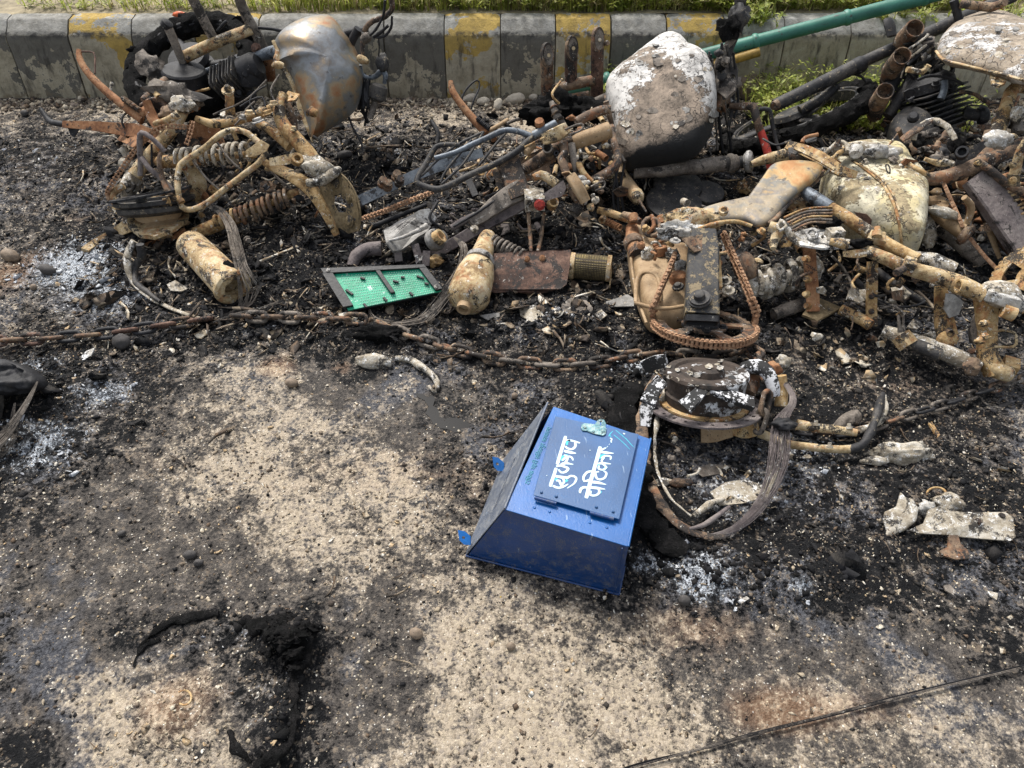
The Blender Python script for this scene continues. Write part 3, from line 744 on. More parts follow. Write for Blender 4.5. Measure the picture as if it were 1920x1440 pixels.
# ------------------------------------------------------------------ verge soil, paving beyond, far ground
soil = flat('verge_soil', (.24, .20, .13), .95, var=.5, bmp=.006, sc=30)
def sheet(name, x0, x1, y0, y1, z, mat, nx_=2, ny_=2, amp=0, kind='structure'):
    xs_ = np.linspace(x0, x1, nx_); ys_ = np.linspace(y0, y1, ny_); A, B = np.meshgrid(xs_, ys_)
    Z_ = z+amp*(fbm(A, B, 6, 3, 9)-.5)*2; c_ = np.stack([A.ravel(), B.ravel(), Z_.ravel()], 1)
    i_ = (np.arange(ny_-1)[:, None]*nx_+np.arange(nx_-1)[None, :]).ravel()
    return npmesh(name, c_, np.stack([i_, i_+1, i_+nx_+1, i_+nx_], 1), mat, kind)
sheet('verge', -11, 11, 3.55, 4.35, .315, soil, 300, 30, .015)
sheet('far_ground', -300, 300, 4.2, 400, .285, flat('far_dust', (.30, .28, .24), .95, var=.2, sc=3), 2, 2)
pave = thing('pavement', 'pale concrete paving slabs beyond the grass at the top left', 'pavement', Vector((-1.6, 4.6, .3)))
pm_ = flat('paving_concrete', (.40, .375, .33), .9, var=.2, bmp=.002, sc=20)
slabv = []
def boxgeo(x0, x1, y0, y1, z0, z1, c=.006):
    v = [(x, y, z0) for x, y in ((x0, y0), (x1, y0), (x1, y1), (x0, y1))]+[(x, y, z1-c) for x, y in ((x0, y0), (x1, y0), (x1, y1), (x0, y1))]+[(x, y, z1) for x, y in ((x0+c, y0+c), (x1-c, y0+c), (x1-c, y1-c), (x0+c, y1-c))]
    f = [(3, 2, 1, 0)]+[(i, (i+1) % 4, (i+1) % 4+4, i+4) for i in range(4)]+[(i+4, (i+1) % 4+4, (i+1) % 4+8, i+8) for i in range(4)]+[(8, 9, 10, 11)]
    return [Vector(p) for p in v], f
for r in range(7):
    for c in range(-16, 14):
        x0 = c*.36+(.18 if r % 2 else 0); y0 = 3.86+r*.24
        v, f = boxgeo(x0+.004, x0+.356, y0+.004, y0+.236, .27, .322+random.uniform(-.003, .003))
        finish(pave, 'paving_slab', v, f, pm_, False)
print('ground ok')
# ------------------------------------------------------------------ blue suggestion box lying on its back
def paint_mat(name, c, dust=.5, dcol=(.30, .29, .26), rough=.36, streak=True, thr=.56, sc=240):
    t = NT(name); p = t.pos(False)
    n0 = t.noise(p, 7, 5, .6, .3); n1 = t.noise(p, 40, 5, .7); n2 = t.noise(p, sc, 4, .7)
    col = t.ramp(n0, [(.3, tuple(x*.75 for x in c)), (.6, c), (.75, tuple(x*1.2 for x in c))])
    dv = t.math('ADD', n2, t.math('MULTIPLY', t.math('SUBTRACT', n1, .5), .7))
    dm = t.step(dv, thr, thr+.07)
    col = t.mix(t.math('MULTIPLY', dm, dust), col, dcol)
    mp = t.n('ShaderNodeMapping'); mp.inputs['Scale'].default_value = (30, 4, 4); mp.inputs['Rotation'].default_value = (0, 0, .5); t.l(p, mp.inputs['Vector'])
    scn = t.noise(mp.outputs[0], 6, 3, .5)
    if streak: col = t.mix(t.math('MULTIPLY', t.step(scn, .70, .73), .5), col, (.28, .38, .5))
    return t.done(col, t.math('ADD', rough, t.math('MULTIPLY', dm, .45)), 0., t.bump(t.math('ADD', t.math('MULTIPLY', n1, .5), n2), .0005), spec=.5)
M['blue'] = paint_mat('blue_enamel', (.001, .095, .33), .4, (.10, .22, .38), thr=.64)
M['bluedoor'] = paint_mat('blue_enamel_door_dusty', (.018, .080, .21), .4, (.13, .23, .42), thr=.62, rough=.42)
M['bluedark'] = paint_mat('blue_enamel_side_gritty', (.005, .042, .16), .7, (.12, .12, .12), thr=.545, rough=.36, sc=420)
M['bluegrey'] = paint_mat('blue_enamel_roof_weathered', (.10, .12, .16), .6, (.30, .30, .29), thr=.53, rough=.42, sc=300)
M['script'] = flat('pale_brush_paint', (.50, .64, .68), .5, var=.18, sc=90); M['scriptcyan'] = flat('cyan_brush_paint', (.02, .42, .52), .5, var=.2)
M['scripttail'] = flat('faint_teal_print', (.015, .20, .30), .5, var=.2)
M['hasp'] = burnt('paint_splashed_hasp', (.10, .22, .26), (.22, .42, .45), (.45, .55, .52), .2, .3, (.65, .7, .65), scale=60, rough=.4)
HB = .185
box = thing('suggestion_box', 'blue metal suggestion box lying on its back with white painted lettering on its door', 'box', (1040, 1000, 0))
def quadbox(par, name, top, mat, n=None, th=.0015, bv=True):
    P = [Vector(p) for p in top]; nn = (P[1]-P[0]).cross(P[2]-P[0]).normalized()
    if nn.z < 0 and n is None: nn = -nn
    if n is not None and nn.dot(n) < 0: nn = -nn
    k = len(P); o = finish(par, name, P+[p-nn*th for p in P], [tuple(range(k)), tuple(range(2*k-1, k-1, -1))]+[(i, (i+1) % k, (i+1) % k+k, i+k) for i in range(k)], M[mat], False)
    bevel(o, .0007, 1); return o, nn
fA, fB, fF, fG = W(1026, 758, HB), W(946, 955, HB), W(1178, 1025, HB), W(1220, 823, HB)
bC, bE = W(873, 1042, .002), W(1160, 1115, .002); bD = W(944, 864, .004); bH = bE+(fG-fF)+Vector((0, 0, 0)); bH.z = .002
UP = Vector((0, 0, 1))
# shell faces
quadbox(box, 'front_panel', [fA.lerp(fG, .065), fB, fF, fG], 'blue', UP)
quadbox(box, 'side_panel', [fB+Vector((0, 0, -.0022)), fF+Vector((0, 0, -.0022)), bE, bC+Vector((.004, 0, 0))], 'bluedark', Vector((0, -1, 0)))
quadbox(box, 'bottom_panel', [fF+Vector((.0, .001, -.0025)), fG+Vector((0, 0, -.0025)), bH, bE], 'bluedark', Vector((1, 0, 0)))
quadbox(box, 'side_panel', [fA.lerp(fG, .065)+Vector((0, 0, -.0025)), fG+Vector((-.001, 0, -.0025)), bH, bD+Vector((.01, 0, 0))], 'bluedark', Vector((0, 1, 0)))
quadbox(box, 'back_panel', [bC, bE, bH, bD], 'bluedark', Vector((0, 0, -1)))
# sloping roof with the letter slot, overhanging a little
ru = (fA-bD); rv = (bC-bD)
def RP(a, b): return bD+ru*a+(fB-bC-ru)*0*b+rv*b if False else (bD.lerp(fA, a)).lerp(bC.lerp(fB, a), b)
rn = (RP(1, .5)-RP(0, .5)).cross(RP(.5, 1)-RP(.5, 0)).normalized()
if rn.x > 0: rn = -rn
sl0 = [(.52, .30), (.52, .80), (.57, .80), (.57, .30)]
def rp2(ab, off=0): return RP(*ab)+rn*off
outer = [(-.01, -.01), (1.012, -.01), (1.012, 1.0), (-.01, 1.004)]
LL = [[Vector((a, b, 0)) for a, b in outer], [Vector((a, b, 0)) for a, b in sl0]]
tr = tessellate_polygon(LL); fl = outer+sl0
vv = [rp2(x, .002) for x in fl]+[rp2(x, 0) for x in fl]; N_ = len(fl)
ff = [tuple(t) for t in tr]+[tuple(x+N_ for x in reversed(t)) for t in tr]
for s0, k0 in ((0, 4), (4, 4)): ff += [(s0+i, s0+(i+1) % k0, s0+(i+1) % k0+N_, s0+i+N_) for i in range(k0)]
roof = finish(box, 'roof', vv, ff, M['bluegrey'], False)
lip = sweep(box, 'roof_lip', [rp2((1.012, -.01), .001), rp2((1.012, 1.), .001)], 'bluegrey', wm=.005, rough=.02)
# small folded flanges on the front edge and bottom edge
sweep(box, 'edge_flange', [fF.lerp(fG, .0)+Vector((.0, .0, .001)), fG+Vector((0, 0, .001))], 'blue', wm=.005, rough=.02)
sweep(box, 'corner_seam', [fF+Vector((-.012, .0, -.006)), bE+Vector((-.012, -.001, .004))], 'bluedark', wm=.0025, rough=.02)
for _p, _q in ((bC, bE), (bE, bH)): sweep(box, 'bottom_rim', [_p+Vector((0, -.002, .004)), _q+Vector((0, -.002, .004))], 'bluedark', wm=.005, rough=.02)
# door
DH = HB+.011
def D(px, py, up=0): return W(px, py, DH+up)
def zc(x, y): return (970+x/6.857, 770+y/6.857)
dcorn = [zc(490, 70), zc(1560, 300), zc(1310, 1395), zc(205, 1085)]
dp = [D(*c) for c in dcorn]
door, dn = quadbox(box, 'door', dp, 'bluedoor', UP, th=.0016)
quadbox(box, 'door_frame', [p+(sum(dp, Vector())/4-p)*.035-Vector((0, 0, .0021)) for p in dp], 'blue', UP, th=.008)
def brush(par, name, pts, wpx, mat='script', taper=1., up=.0004):
    k = [D(*zc(*p), up) for p in pts]; C, T = catmull(k, False, .004); v, f = [], []
    base = wpx*1.22/6.857*mpx(k[0])/2
    for i, c in enumerate(C):
        t = (C[min(i+1, len(C)-1)]-C[max(0, i-1)]).normalized(); s = Vector((-t.y, t.x, 0)); e = T[i]
        r = base*(1+.12*mn.noise(c*300))*(1-(1-taper)*max(0, e-.55)/.45)
        if i in (0, len(C)-1): r *= .75
        v += [c+s*r, c-s*r, c-s*r-Vector((0, 0, .0004)), c+s*r-Vector((0, 0, .0004))]
    for i in range(len(C)-1):
        a, b = i*4, i*4+4
        for j in range(4): f.append((a+j, a+(j+1) % 4, b+(j+1) % 4, b+j))
    f += [(0, 1, 2, 3), (len(v)-4, len(v)-3, len(v)-2, len(v)-1)]
    return v, f
def strokes(name, L, mat):
    V, F = [], []
    for i, (pts, wd, tp) in enumerate(L):
        v, f = brush(None, '', pts, wd, mat, tp, up=.0004+.00002*i); k = len(V); V += v; F += [tuple(x+k for x in q) for q in f]
    return finish(door, name, V, F, M[mat], False)
def strokes1(name, L, mat):
    for i, q in enumerate(L):
        v, f = brush(None, '', q[0], q[1], mat, q[2], up=.0003+.00002*i); finish(door, name, v, f, M[mat], False)
strokes1('accent_stroke', [([(560, 640), (590, 600), (650, 575)], 45, 1), ([(1050, 610), (1075, 585), (1130, 575)], 40, 1), ([(1030, 700), (1050, 690)], 36, 1), ([(1110, 760), (1150, 720)], 30, 1), ([(480, 885), (520, 880)], 36, 1),
    ([(600, 915), (650, 890)], 30, 1), ([(1060, 1060), (1075, 1035)], 30, 1), ([(640, 440), (640, 400), (680, 380)], 24, 1)], 'scriptcyan')
strokes('lettering', [([(622, 325), (585, 450), (548, 570), (512, 690)], 34, 1), ([(500, 735), (470, 830), (440, 915), (422, 975)], 34, 1),
    ([(612, 380), (700, 385), (805, 415)], 26, .8), ([(742, 400), (745, 460), (700, 495), (640, 480), (618, 455)], 26, 1), ([(600, 515), (680, 535), (755, 548)], 38, .35),
    ([(575, 640), (640, 590), (700, 600), (715, 640)], 24, .7), ([(560, 690), (620, 675), (720, 690)], 30, .4), ([(600, 570), (640, 590), (640, 630), (600, 690)], 26, 1),
    ([(500, 715), (560, 705), (620, 725), (655, 745), (620, 785), (565, 795), (530, 755)], 28, .7), ([(535, 655), (505, 690)], 30, 1),
    ([(480, 842), (560, 852), (665, 862)], 32, .8), ([(455, 965), (520, 990), (590, 978), (655, 942)], 28, .5), ([(500, 900), (540, 900), (560, 950), (590, 975)], 26, 1), ([(530, 850), (585, 870), (600, 920), (560, 960)], 24, 1),
    ([(625, 875), (690, 838), (755, 860), (735, 930), (640, 998)], 26, .4),
    ([(1066, 460), (1030, 600), (985, 760), (935, 930), (885, 1125)], 38, 1), ([(1055, 520), (1110, 490), (1145, 475)], 20, .5), ([(1050, 525), (1150, 540), (1240, 548)], 34, .25),
    ([(1080, 610), (1130, 580), (1200, 590), (1195, 630)], 24, .7), ([(1040, 680), (1110, 675), (1205, 685)], 28, .35), ([(1120, 600), (1085, 640), (1105, 690), (1145, 725), (1100, 760), (1045, 745), (1050, 705)], 22, 1),
    ([(1000, 785), (1015, 860), (1060, 885), (1125, 860), (1145, 800), (1110, 775)], 26, .7), ([(1010, 790), (1050, 782)], 24, 1),
    ([(965, 778), (900, 790), (852, 850), (860, 905), (925, 890), (955, 870)], 27, 1), ([(940, 915), (1040, 925), (1142, 950)], 36, .3),
    ([(910, 990), (850, 985), (812, 1015), (805, 1060)], 32, .8), ([(925, 985), (1030, 995), (1132, 1010)], 34, .3), ([(945, 1030), (940, 1085), (1010, 1088), (1055, 1050), (1045, 1010)], 26, 1),
    ([(1190, 350), (1215, 365), (1205, 390), (1210, 412)], 14, 1), ([(1150, 470), (1165, 455)], 9, 1), ([(1178, 436), (1186, 426)], 8, 1), ([(930, 505), (940, 512)], 14, 1), ([(375, 830), (380, 838)], 12, 1),
    ([(1360, 292), (1385, 300)], 18, 1)], 'script')
strokes1('chalk_scratch', [([(1265, 250), (1350, 320), (1420, 385)], 7, .5), ([(1240, 310), (1350, 400), (1450, 500)], 7, .4), ([(1390, 350), (1460, 430), (1500, 470)], 7, .4), ([(1175, 330), (1190, 300), (1230, 260)], 9, .5), ([(1180, 310), (1210, 340)], 9, .5)], 'scriptcyan')
# faint print along the strip beside the door
fc_ = bpy.data.curves.new('faint_print', 'FONT'); fc_.body = '\u091f\u093e\u093f\u092b\u0915 \u092a\u0939\u0930\u0940 \u0928\u093f\u0917\u0930 \u0915\u093e\u0930\u094d\u092f\u093e\u0932\u092f'
fc_.body = '\u091f\u093e\u093f\u092b\u0915 \u092a\u0939\u0930\u0940 \u0932\u093f\u0932\u0924\u092a\u0941\u0930 \u0915\u093e\u092f\u093e\u0932\u092f'
fo = bpy.data.objects.new('faint_print', fc_); S.collection.objects.link(fo); fc_.materials.append(M['scripttail']); fc_.extrude = .0003
_f = fo
a0, a1 = W(*zc(150, 950), HB+.0012), W(*zc(440, 215), HB+.0012)
fo.parent = box; bpy.context.view_layer.update()
wdt = max(.01, fo.dimensions.x); fc_.size = (a1-a0).length/wdt; bpy.context.view_layer.update()
_me = bpy.data.meshes.new_from_object(fo); bpy.data.objects.remove(fo); _me.materials.clear(); _me.materials.append(M['scripttail'])
fo = bpy.data.objects.new('faint_print', _me); S.collection.objects.link(fo); fo.parent = box; fo['kind'] = 'stuff'
dr = (a1-a0).normalized(); fo.matrix_local = Matrix.Translation(a0-WL[box]) @ Matrix((dr, UP.cross(dr), UP)).transposed().to_4x4()
# hinges, hasp, rivets, wall lugs
for (x0, y0, x1, y1) in ((225, 1120, 500, 1195), (930, 1310, 1240, 1395)):
    hg = sweep(box, 'hinge', [D(*zc(x0, y0), -.001), D(*zc(x1, y1), -.001)], 'bluedark', wm=.0075, rough=.03)
    for q in ((.15, 1), (.85, 1), (.15, -1), (.85, -1)):
        P = D(*zc(x0, y0)).lerp(D(*zc(x1, y1)), q[0])+Vector((-.03*q[1]*-.25, .016*q[1], .0015 if q[1] > 0 else -.011))
        lathe(hg, 'rivet', P, P+Vector((0, 0, .0022)), [(0, 6), (.5, 5.4), (1, 3)], 'bluedoor' if q[1] > 0 else 'blue', 10)
hl = [zc(x, y) for x, y in ((830, 175), (880, 165), (950, 170), (1010, 180), (1130, 205), (1145, 235), (1135, 300), (1100, 322), (1020, 305), (950, 285), (900, 262), (835, 255), (818, 225))]
hasp = plate(box, 'hasp', hl, D(*zc(990, 240), .003), 'hasp', n=UP, th=.0025, warp=.001)
loop = plate(hasp, 'staple', [zc(x, y) for x, y in ((1000, 205), (1005, 160), (1035, 120), (1075, 105), (1115, 120), (1138, 165), (1135, 215))], D(*zc(1070, 170), .005), 'hasp', n=Vector((0, -.3, 1)), th=.004, holes=[[zc(x, y) for x, y in ((1060, 140), (1078, 140), (1082, 190), (1060, 195))]])
for q in ((870, 215), (1100, 262), (975, 265)):
    P = D(*zc(*q), .0045); lathe(hasp, 'rivet', P, P+Vector((0, 0, .003)), [(0, 6.5), (.6, 6), (1, 3)], 'hasp', 10)
for cx, cy, h in ((932, 870, .012), (868, 1008, .010)):
    plate(box, 'wall_lug', [(cx-9, cy-14), (cx+2, cy-12), (cx+14, cy-2), (cx+14, cy+14), (cx+2, cy+13), (cx-6, cy+5)], W(cx, cy, h+.03), 'blue', n=Vector((-.5, -.5, .7)), th=.0025, holes=[circ_px(cx+1, cy, 3)])
# ------------------------------------------------------------------ green display panel
t = NT('green_circuit_board'); p = t.pos(False)
n = t.noise(p, 60, 5, .7); n0 = t.noise(p, 14, 5, .65); n2 = t.noise(p, 300, 3, .6)
col = t.ramp(n0, [(.3, (.003, .20, .10)), (.6, (.01, .36, .20))])
col = t.mix(t.step(t.math('ADD', n, t.math('MULTIPLY', t.math('SUBTRACT', n0, .5), .9)), .66, .70), col, (.5, .62, .56))
col = t.mix(t.step(n2, .70, .73), col, (.01, .012, .012))
M['pcb'] = t.done(col, .38, 0., t.bump(n, .0006))
M['plastic'] = flat('black_abs_frame', (.007, .007, .008), .5, var=.3, bmp=.001, dust=((.15, .15, .15), .66)); M['led'] = flat('led_lens', (.40, .62, .52), .3, var=.2)
pan = thing('display_panel', 'green circuit board in a black plastic frame propped on black char beside the chain', 'display panel', (715, 560, 0))
pc = [W(603, 508, .085), W(797, 500, .085), W(832, 546, .05), W(650, 584, .03)]
def PP(a, b, up=0):
    q = pc[0].lerp(pc[1], a).lerp(pc[3].lerp(pc[2], a), b); return q+pn*up
pn = (pc[3]-pc[0]).cross(pc[1]-pc[0]).normalized()
if pn.z < 0: pn = -pn
def pbox(par, name, a0, b0, a1, b1, z0, z1, mat):
    v = [PP(a, b, z0) for a, b in ((a0, b0), (a1, b0), (a1, b1), (a0, b1))]+[PP(a, b, z1) for a, b in ((a0, b0), (a1, b0), (a1, b1), (a0, b1))]
    o = finish(par, name, v, [(3, 2, 1, 0), (4, 5, 6, 7)]+[(i, (i+1) % 4, (i+1) % 4+4, i+4) for i in range(4)], M[mat], False); bevel(o, .0008, 1); return o
pbox(pan, 'backing', 0, 0, 1, 1, -.018, -.004, 'plastic')
pcb = pbox(pan, 'circuit_board', .02, .02, .985, .985, -.004, 0, 'pcb')
pbox(pan, 'frame_bar', 0, -.03, 1, .10, .0005, .011, 'plastic'); pbox(pan, 'frame_bar', -.012, .10, .09, .93, .0005, .011, 'plastic'); pbox(pan, 'frame_bar', .925, .10, 1.0, .96, .0005, .011, 'plastic')
pbox(pan, 'frame_bar', .50, .11, .545, .80, .0005, .012, 'plastic')
V_, F_ = [], []
for i in range(34):
    for j in range(13):
        a, b = .14+.76*i/33, .15+.82*j/12
        if .49 < a < .56 and b < .83 or random.random() < .12: continue
        c = PP(a, b, .0003); k = len(V_); r = .0021
        s_ = (pc[1]-pc[0]).normalized(); b_ = pn.cross(s_)
        V_ += [c+s_*r*math.cos(x)+b_*r*math.sin(x) for x in (0, 1.05, 2.1, 3.14, 4.19, 5.24)]+[c+pn*.0018]; F_ += [(k+x, k+(x+1) % 6, k+6) for x in range(6)]
tag(finish(pcb, 'lamp_beads', V_, F_, M['led'], False), kind='stuff')
for (x, y, a_, l) in ((655, 548, 1.1, 14), (648, 568, 1., 10), (685, 573, 1.4, 9), (722, 561, 1.4, 9), (742, 528, .4, 9), (680, 522, .6, 7), (788, 520, .6, 12), (771, 551, 1.3, 8), (755, 520, .2, 6), (800, 532, .5, 7)):
    c = onplane(x, y, pc[0]+pn*.004, pn); k = mpx(c); d = ((pc[1]-pc[0]).normalized()*math.cos(a_)-(pc[0]-pc[3]).normalized()*math.sin(a_))*l*k/2
    sweep(pcb, 'clip', [c-d, c+d], 'plastic', wm=.007, prof=rrect(1, .8), rough=.08)
for a, b in ((.06, .04), (.95, .86)):
    c = PP(a, b, .011); lathe(pan, 'screw', c, c+pn*.003, [(0, 9), (.7, 8), (1, 5)], 'alu', 12)
# ------------------------------------------------------------------ chains
CM = [chain_link_mesh(.078, .043, .0132, m) for m in ('brown', 'greybrown', 'brown')]
CMl = [chain_link_mesh(.078, .041, .0125, m) for m in ('black', 'rustdark', 'brown')]
CMg = [chain_link_mesh(.064, .032, .0095, m) for m in ('greybrown', 'black', 'brown')]
def CP_(L, up=.027): return [G(*q[:2], up) if len(q) == 2 else W(*q) for q in L]
ch = thing('steel_chain', 'long rusty steel chain lying across the burnt road in front of the wrecks', 'chain', (600, 600, 0))
ch2 = ch
steel_chain(ch, CP_([(-60, 642), (60, 636), (130, 631), (200, 625), (300, 611), (380, 599), (425, 592)]), .078, .034, .0125, CMl)
steel_chain(ch, CP_([(438, 592), (480, 594), (560, 596), (640, 597), (706, 600)]), .078, .034, .0132, CM)
steel_chain(ch, CP_([(712, 604), (752, 624), (800, 640), (860, 657), (940, 675), (1010, 683), (1070, 685), (1130, 679), (1180, 669), (1240, 660)], .013), .078, .038, .0132, CM)
steel_chain(ch, CP_([(1240, 660, .02), (1300, 668, .02), (1360, 668, .03), (1400, 655, .07), (1422, 662, .09), (1433, 690, .09), (1446, 720, .10)], .02), .078, .038, .0132, CM)
steel_chain(ch, CP_([(1440, 738, .12), (1434, 765, .10), (1424, 795, .07), (1420, 812, .04), (1436, 834, .02)]), .078, .038, .0132, CM)
tail = thing('steel_chain', 'dark end of steel chain running to the right edge past the charred footrest bars', 'chain', (1760, 770, 0))
steel_chain(tail, CP_([(1452, 800, .02), (1500, 806, .02), (1560, 812, .02), (1610, 806), (1650, 795), (1720, 773), (1780, 755), (1840, 735), (1900, 716), (1990, 690)]), .070, .034, .0095, CMg)
print('box ok')
# ------------------------------------------------------------------ helpers for the wrecks
UPV = Vector((0, C45, C45)); BACKV = Vector((0, -C45, C45)); RT = Vector((1, 0, 0))
def VN(ang, c):
    a = math.radians(ang); return ((RT*math.cos(a)+UPV*math.sin(a))*math.sqrt(1-c*c)+BACKV*c).normalized()
def YV(px, py, Y):
    d = ray(px, py); return CP+d*(Y/d.y)
def slope(py0, h0, py1, h1):
    def f(*q):
        px, py = q[:2]; off = q[2] if len(q) > 2 else 0
        return W(px, py, max(.008, h0+(py-py0)*(h1-h0)/(py1-py0)+off))
    return f
def L(f, pts): return [p if isinstance(p, Vector) else f(*p) for p in pts]
def rr_loop(a, b, c=.2, k=4):
    out = []
    for sx_, sy_, a0 in ((1, 1, 0), (-1, 1, 90), (-1, -1, 180), (1, -1, 270)):
        for i in range(k+1):
            t_ = math.radians(a0+90*i/k); out.append((sx_*(a-c)+c*math.cos(t_), sy_*(b-c)+c*math.sin(t_)))
    return out
def fins(par, c0, n, u, a, b, count, gap, mat, th=.003, name='cooling_fin'):
    for i in range(count):
        k = 1-.04*((i*7) % 3); disc(par, name, c0+n*gap*i, n, [rr_loop(a*k, b*k, min(a, b)*.35)], th, mat, u)
def wheel(par, c, n, R, tw, spokes=3, tyre='char', rim='blackflat', arc=None, rimr=.80, tyre_rough=.3, ph=0):
    """tyre torus, flanged rim and cast spokes about axis n"""
    u = RT-n*RT.dot(n); u.normalize(); v = n.cross(u)
    def cp(r, a, h=0): return c+(u*math.cos(a)+v*math.sin(a))*r+n*h
    N = 40; a0, a1 = arc or (0, 2*math.pi); closed = arc is None
    if tyre: sweep(par, 'tyre', [cp(R-tw/2, a0+(a1-a0)*i/N) for i in range(N)], tyre, wm=tw, closed=closed, rough=tyre_rough, rs=55)
    rr = R*rimr
    if tyre:
        for i in range(22):
            a = a0+(a1-a0)*(i+random.random())/22; lump(par, 'tyre_crust', cp(R-tw*random.uniform(.1, .8), a, tw*random.uniform(.1, .5)), (random.uniform(16, 34), random.uniform(12, 22), .03), tyre, amp=.9, sub=2)
    for h in (-tw*.3, tw*.3): sweep(par, 'rim', [cp(rr, 2*math.pi*i/N, h) for i in range(N)], rim, wm=tw*.22, closed=True, rough=.05)
    sweep(par, 'rim', [cp(rr*.95, 2*math.pi*i/N) for i in range(N)], rim, wm=tw*.62, prof=rrect(.16, 1, .08), up=n, closed=True, rough=.04)
    lathe(par, 'hub', c-n*tw*.6, c+n*tw*.6, [(0, 60), (.1, 75), (.3, 80), (.32, 50), (.7, 50), (.72, 78), (.95, 70), (1, 30)], rim)
    for i in range(spokes):
        a = 2*math.pi*i/spokes+ph
        sweep(par, 'spoke', [cp(R*.12, a-.1), cp(R*.5, a), cp(rr*.95, a+.12)], rim, wm=[.05, .035, .05], hh=.55, rough=.05)
    return cp

# ================================================================== wreck at the left front
A = slope(150, .40, 430, .06)
ma = thing('burnt_motorcycle', 'burnt cream and ochre motorcycle frame at the left with a bare heat-tinted tank', 'motorcycle', (400, 420, 0), 'burnt motorcycles lying in a row')
# side stand raised up, with its return spring and wire hook
st = tube(ma, 'side_stand', L(A, [(148, 94), (150, 112), (166, 138), (200, 172), (238, 203), (268, 226)]), 'rust', [9, 12, 13, 15, 16, 16], label='rusty side stand pointing up to the left')
tube(st, 'wire_hook', L(A, [(150, 98), (152, 97), (176, 99), (178, 118), (178, 138)]), 'rustdark', 3.2)
spring(st, A(230, 184, .01), A(263, 208, .01), 11, 13, 2.6, 'brown')
tube(st, 'stand_knob', L(A, [(206, 172), (210, 155)]), 'ash', [3, 7])
# foot peg arm to the left
fp = tube(ma, 'brake_lever', L(A, [(76, 204, -.06), (92, 226, -.06), (105, 231, -.05), (132, 235, -.04)]), 'black', [8, 10, 11, 10])
strip(ma, 'footrest_arm', L(A, [(118, 233, -.04), (170, 236, -.03), (225, 242, -.02), (262, 247, 0), (300, 262, 0)]), 'rust', [12, 16, 22, 26, 24], th=.012)
plate(fp, 'lever_foot', [(126, 236), (150, 240), (140, 258), (133, 254)], A(138, 246, -.05), 'black')
# gearbox sprocket cover, cast legs of the hub
tube(ma, 'frame_tube', L(A, [(345, 205), (326, 238), (302, 268), (275, 298), (252, 330)]), 'cream', [20, 23, 24, 24, 26], rough=.05, label='thick cream main tube')
tube(ma, 'frame_tube', L(A, [(255, 330, -.02), (244, 346, -.02), (236, 366, -.03)]), 'ash', [34, 36, 30], rough=.2)
tube(ma, 'frame_tube', L(A, [(350, 306, -.02), (366, 330, -.03), (372, 352, -.04), (362, 372, -.05)]), 'cream', [28, 32, 33, 30], open_end='e')
plate(ma, 'gusset', [(358, 226), (410, 232), (425, 272), (360, 280), (350, 250)], A(385, 252, -.03), 'rust', warp=.008, label='rusty red gusset plate')
plate(ma, 'gusset', [(330, 250), (372, 262), (385, 292), (342, 300)], A(355, 275, -.02), 'brown', warp=.008)
tube(ma, 'stay', L(A, [(263, 330, .02), (263, 300, .03), (262, 262, .05), (266, 249, .06), (283, 258, .06), (310, 284, .05)]), 'mauve', [10, 10, 11, 10, 9, 9], label='dark purple-brown bent stay')
tube(ma, 'stay', L(A, [(266, 296, .04), (282, 318, .04), (302, 334, .03), (318, 352, .03), (335, 376, .03)]), 'mauve', [10, 10, 10, 11, 12])
tube(ma, 'stay', L(A, [(303, 284, .05), (298, 302, .05), (305, 335, .04), (316, 360, .04), (334, 378, .03)]), 'brown', [8, 9, 10, 11, 12])
tube(ma, 'stay', L(A, [(284, 270, .05), (285, 318, .03)]), 'black', 4)
# carrier loop
lp = tube(ma, 'carrier_loop', L(A, [(336, 314, .05), (333, 334, .05), (334, 361, .05), (341, 388, .04), (360, 393, .04), (389, 380, .04), (417, 358, .05), (456, 328, .05), (486, 305, .06), (497, 286, .06), (489, 271, .06), (472, 256, .06), (456, 246, .06), (433, 244, .06), (411, 254, .06), (383, 278, .06), (356, 295, .05), (342, 305, .05)]), 'cream', 11, closed=True, rough=.07, label='bent cream carrier loop')
tube(lp, 'cross_rod', L(A, [(408, 268, .04), (430, 298, .04), (456, 322, .04)]), 'greybrown', 4)
tube(lp, 'cross_rod', L(A, [(362, 300, .04), (385, 332, .04), (413, 357, .04)]), 'greybrown', 4)
bolt(lp, A(318, 377, .05), 14, .02, VN(200, .4), 'ochre')
tube(lp, 'clamp', L(A, [(312, 372, .045), (334, 372, .05), (341, 380, .05)]), 'ochre', [12, 12, 13])
plate(ma, 'bracket', [(461, 283), (490, 262), (506, 272), (500, 284), (480, 293), (466, 295)], A(484, 278, .075), 'cream', holes=[circ_px(470, 289, 3)])
bolt(ma, A(446, 246, .08), 8, .008, UPV, 'cream')
# shocks
shock(ma, A(292, 305, .01), A(480, 288, .02), A(333, 298, .01), A(467, 284, .02), 40, 11, 7.5, 'ochre', 'ash', wb=24)
shock(ma, A(360, 440, -.015), A(560, 360, -.01), A(444, 408, -.005), A(548, 366, -.005), 37, 10, 7.2, 'ochre', 'brown', wb=25)
spring(ma, A(404, 418, 0), A(446, 402, 0), 29, 4, 6, 'ochre')
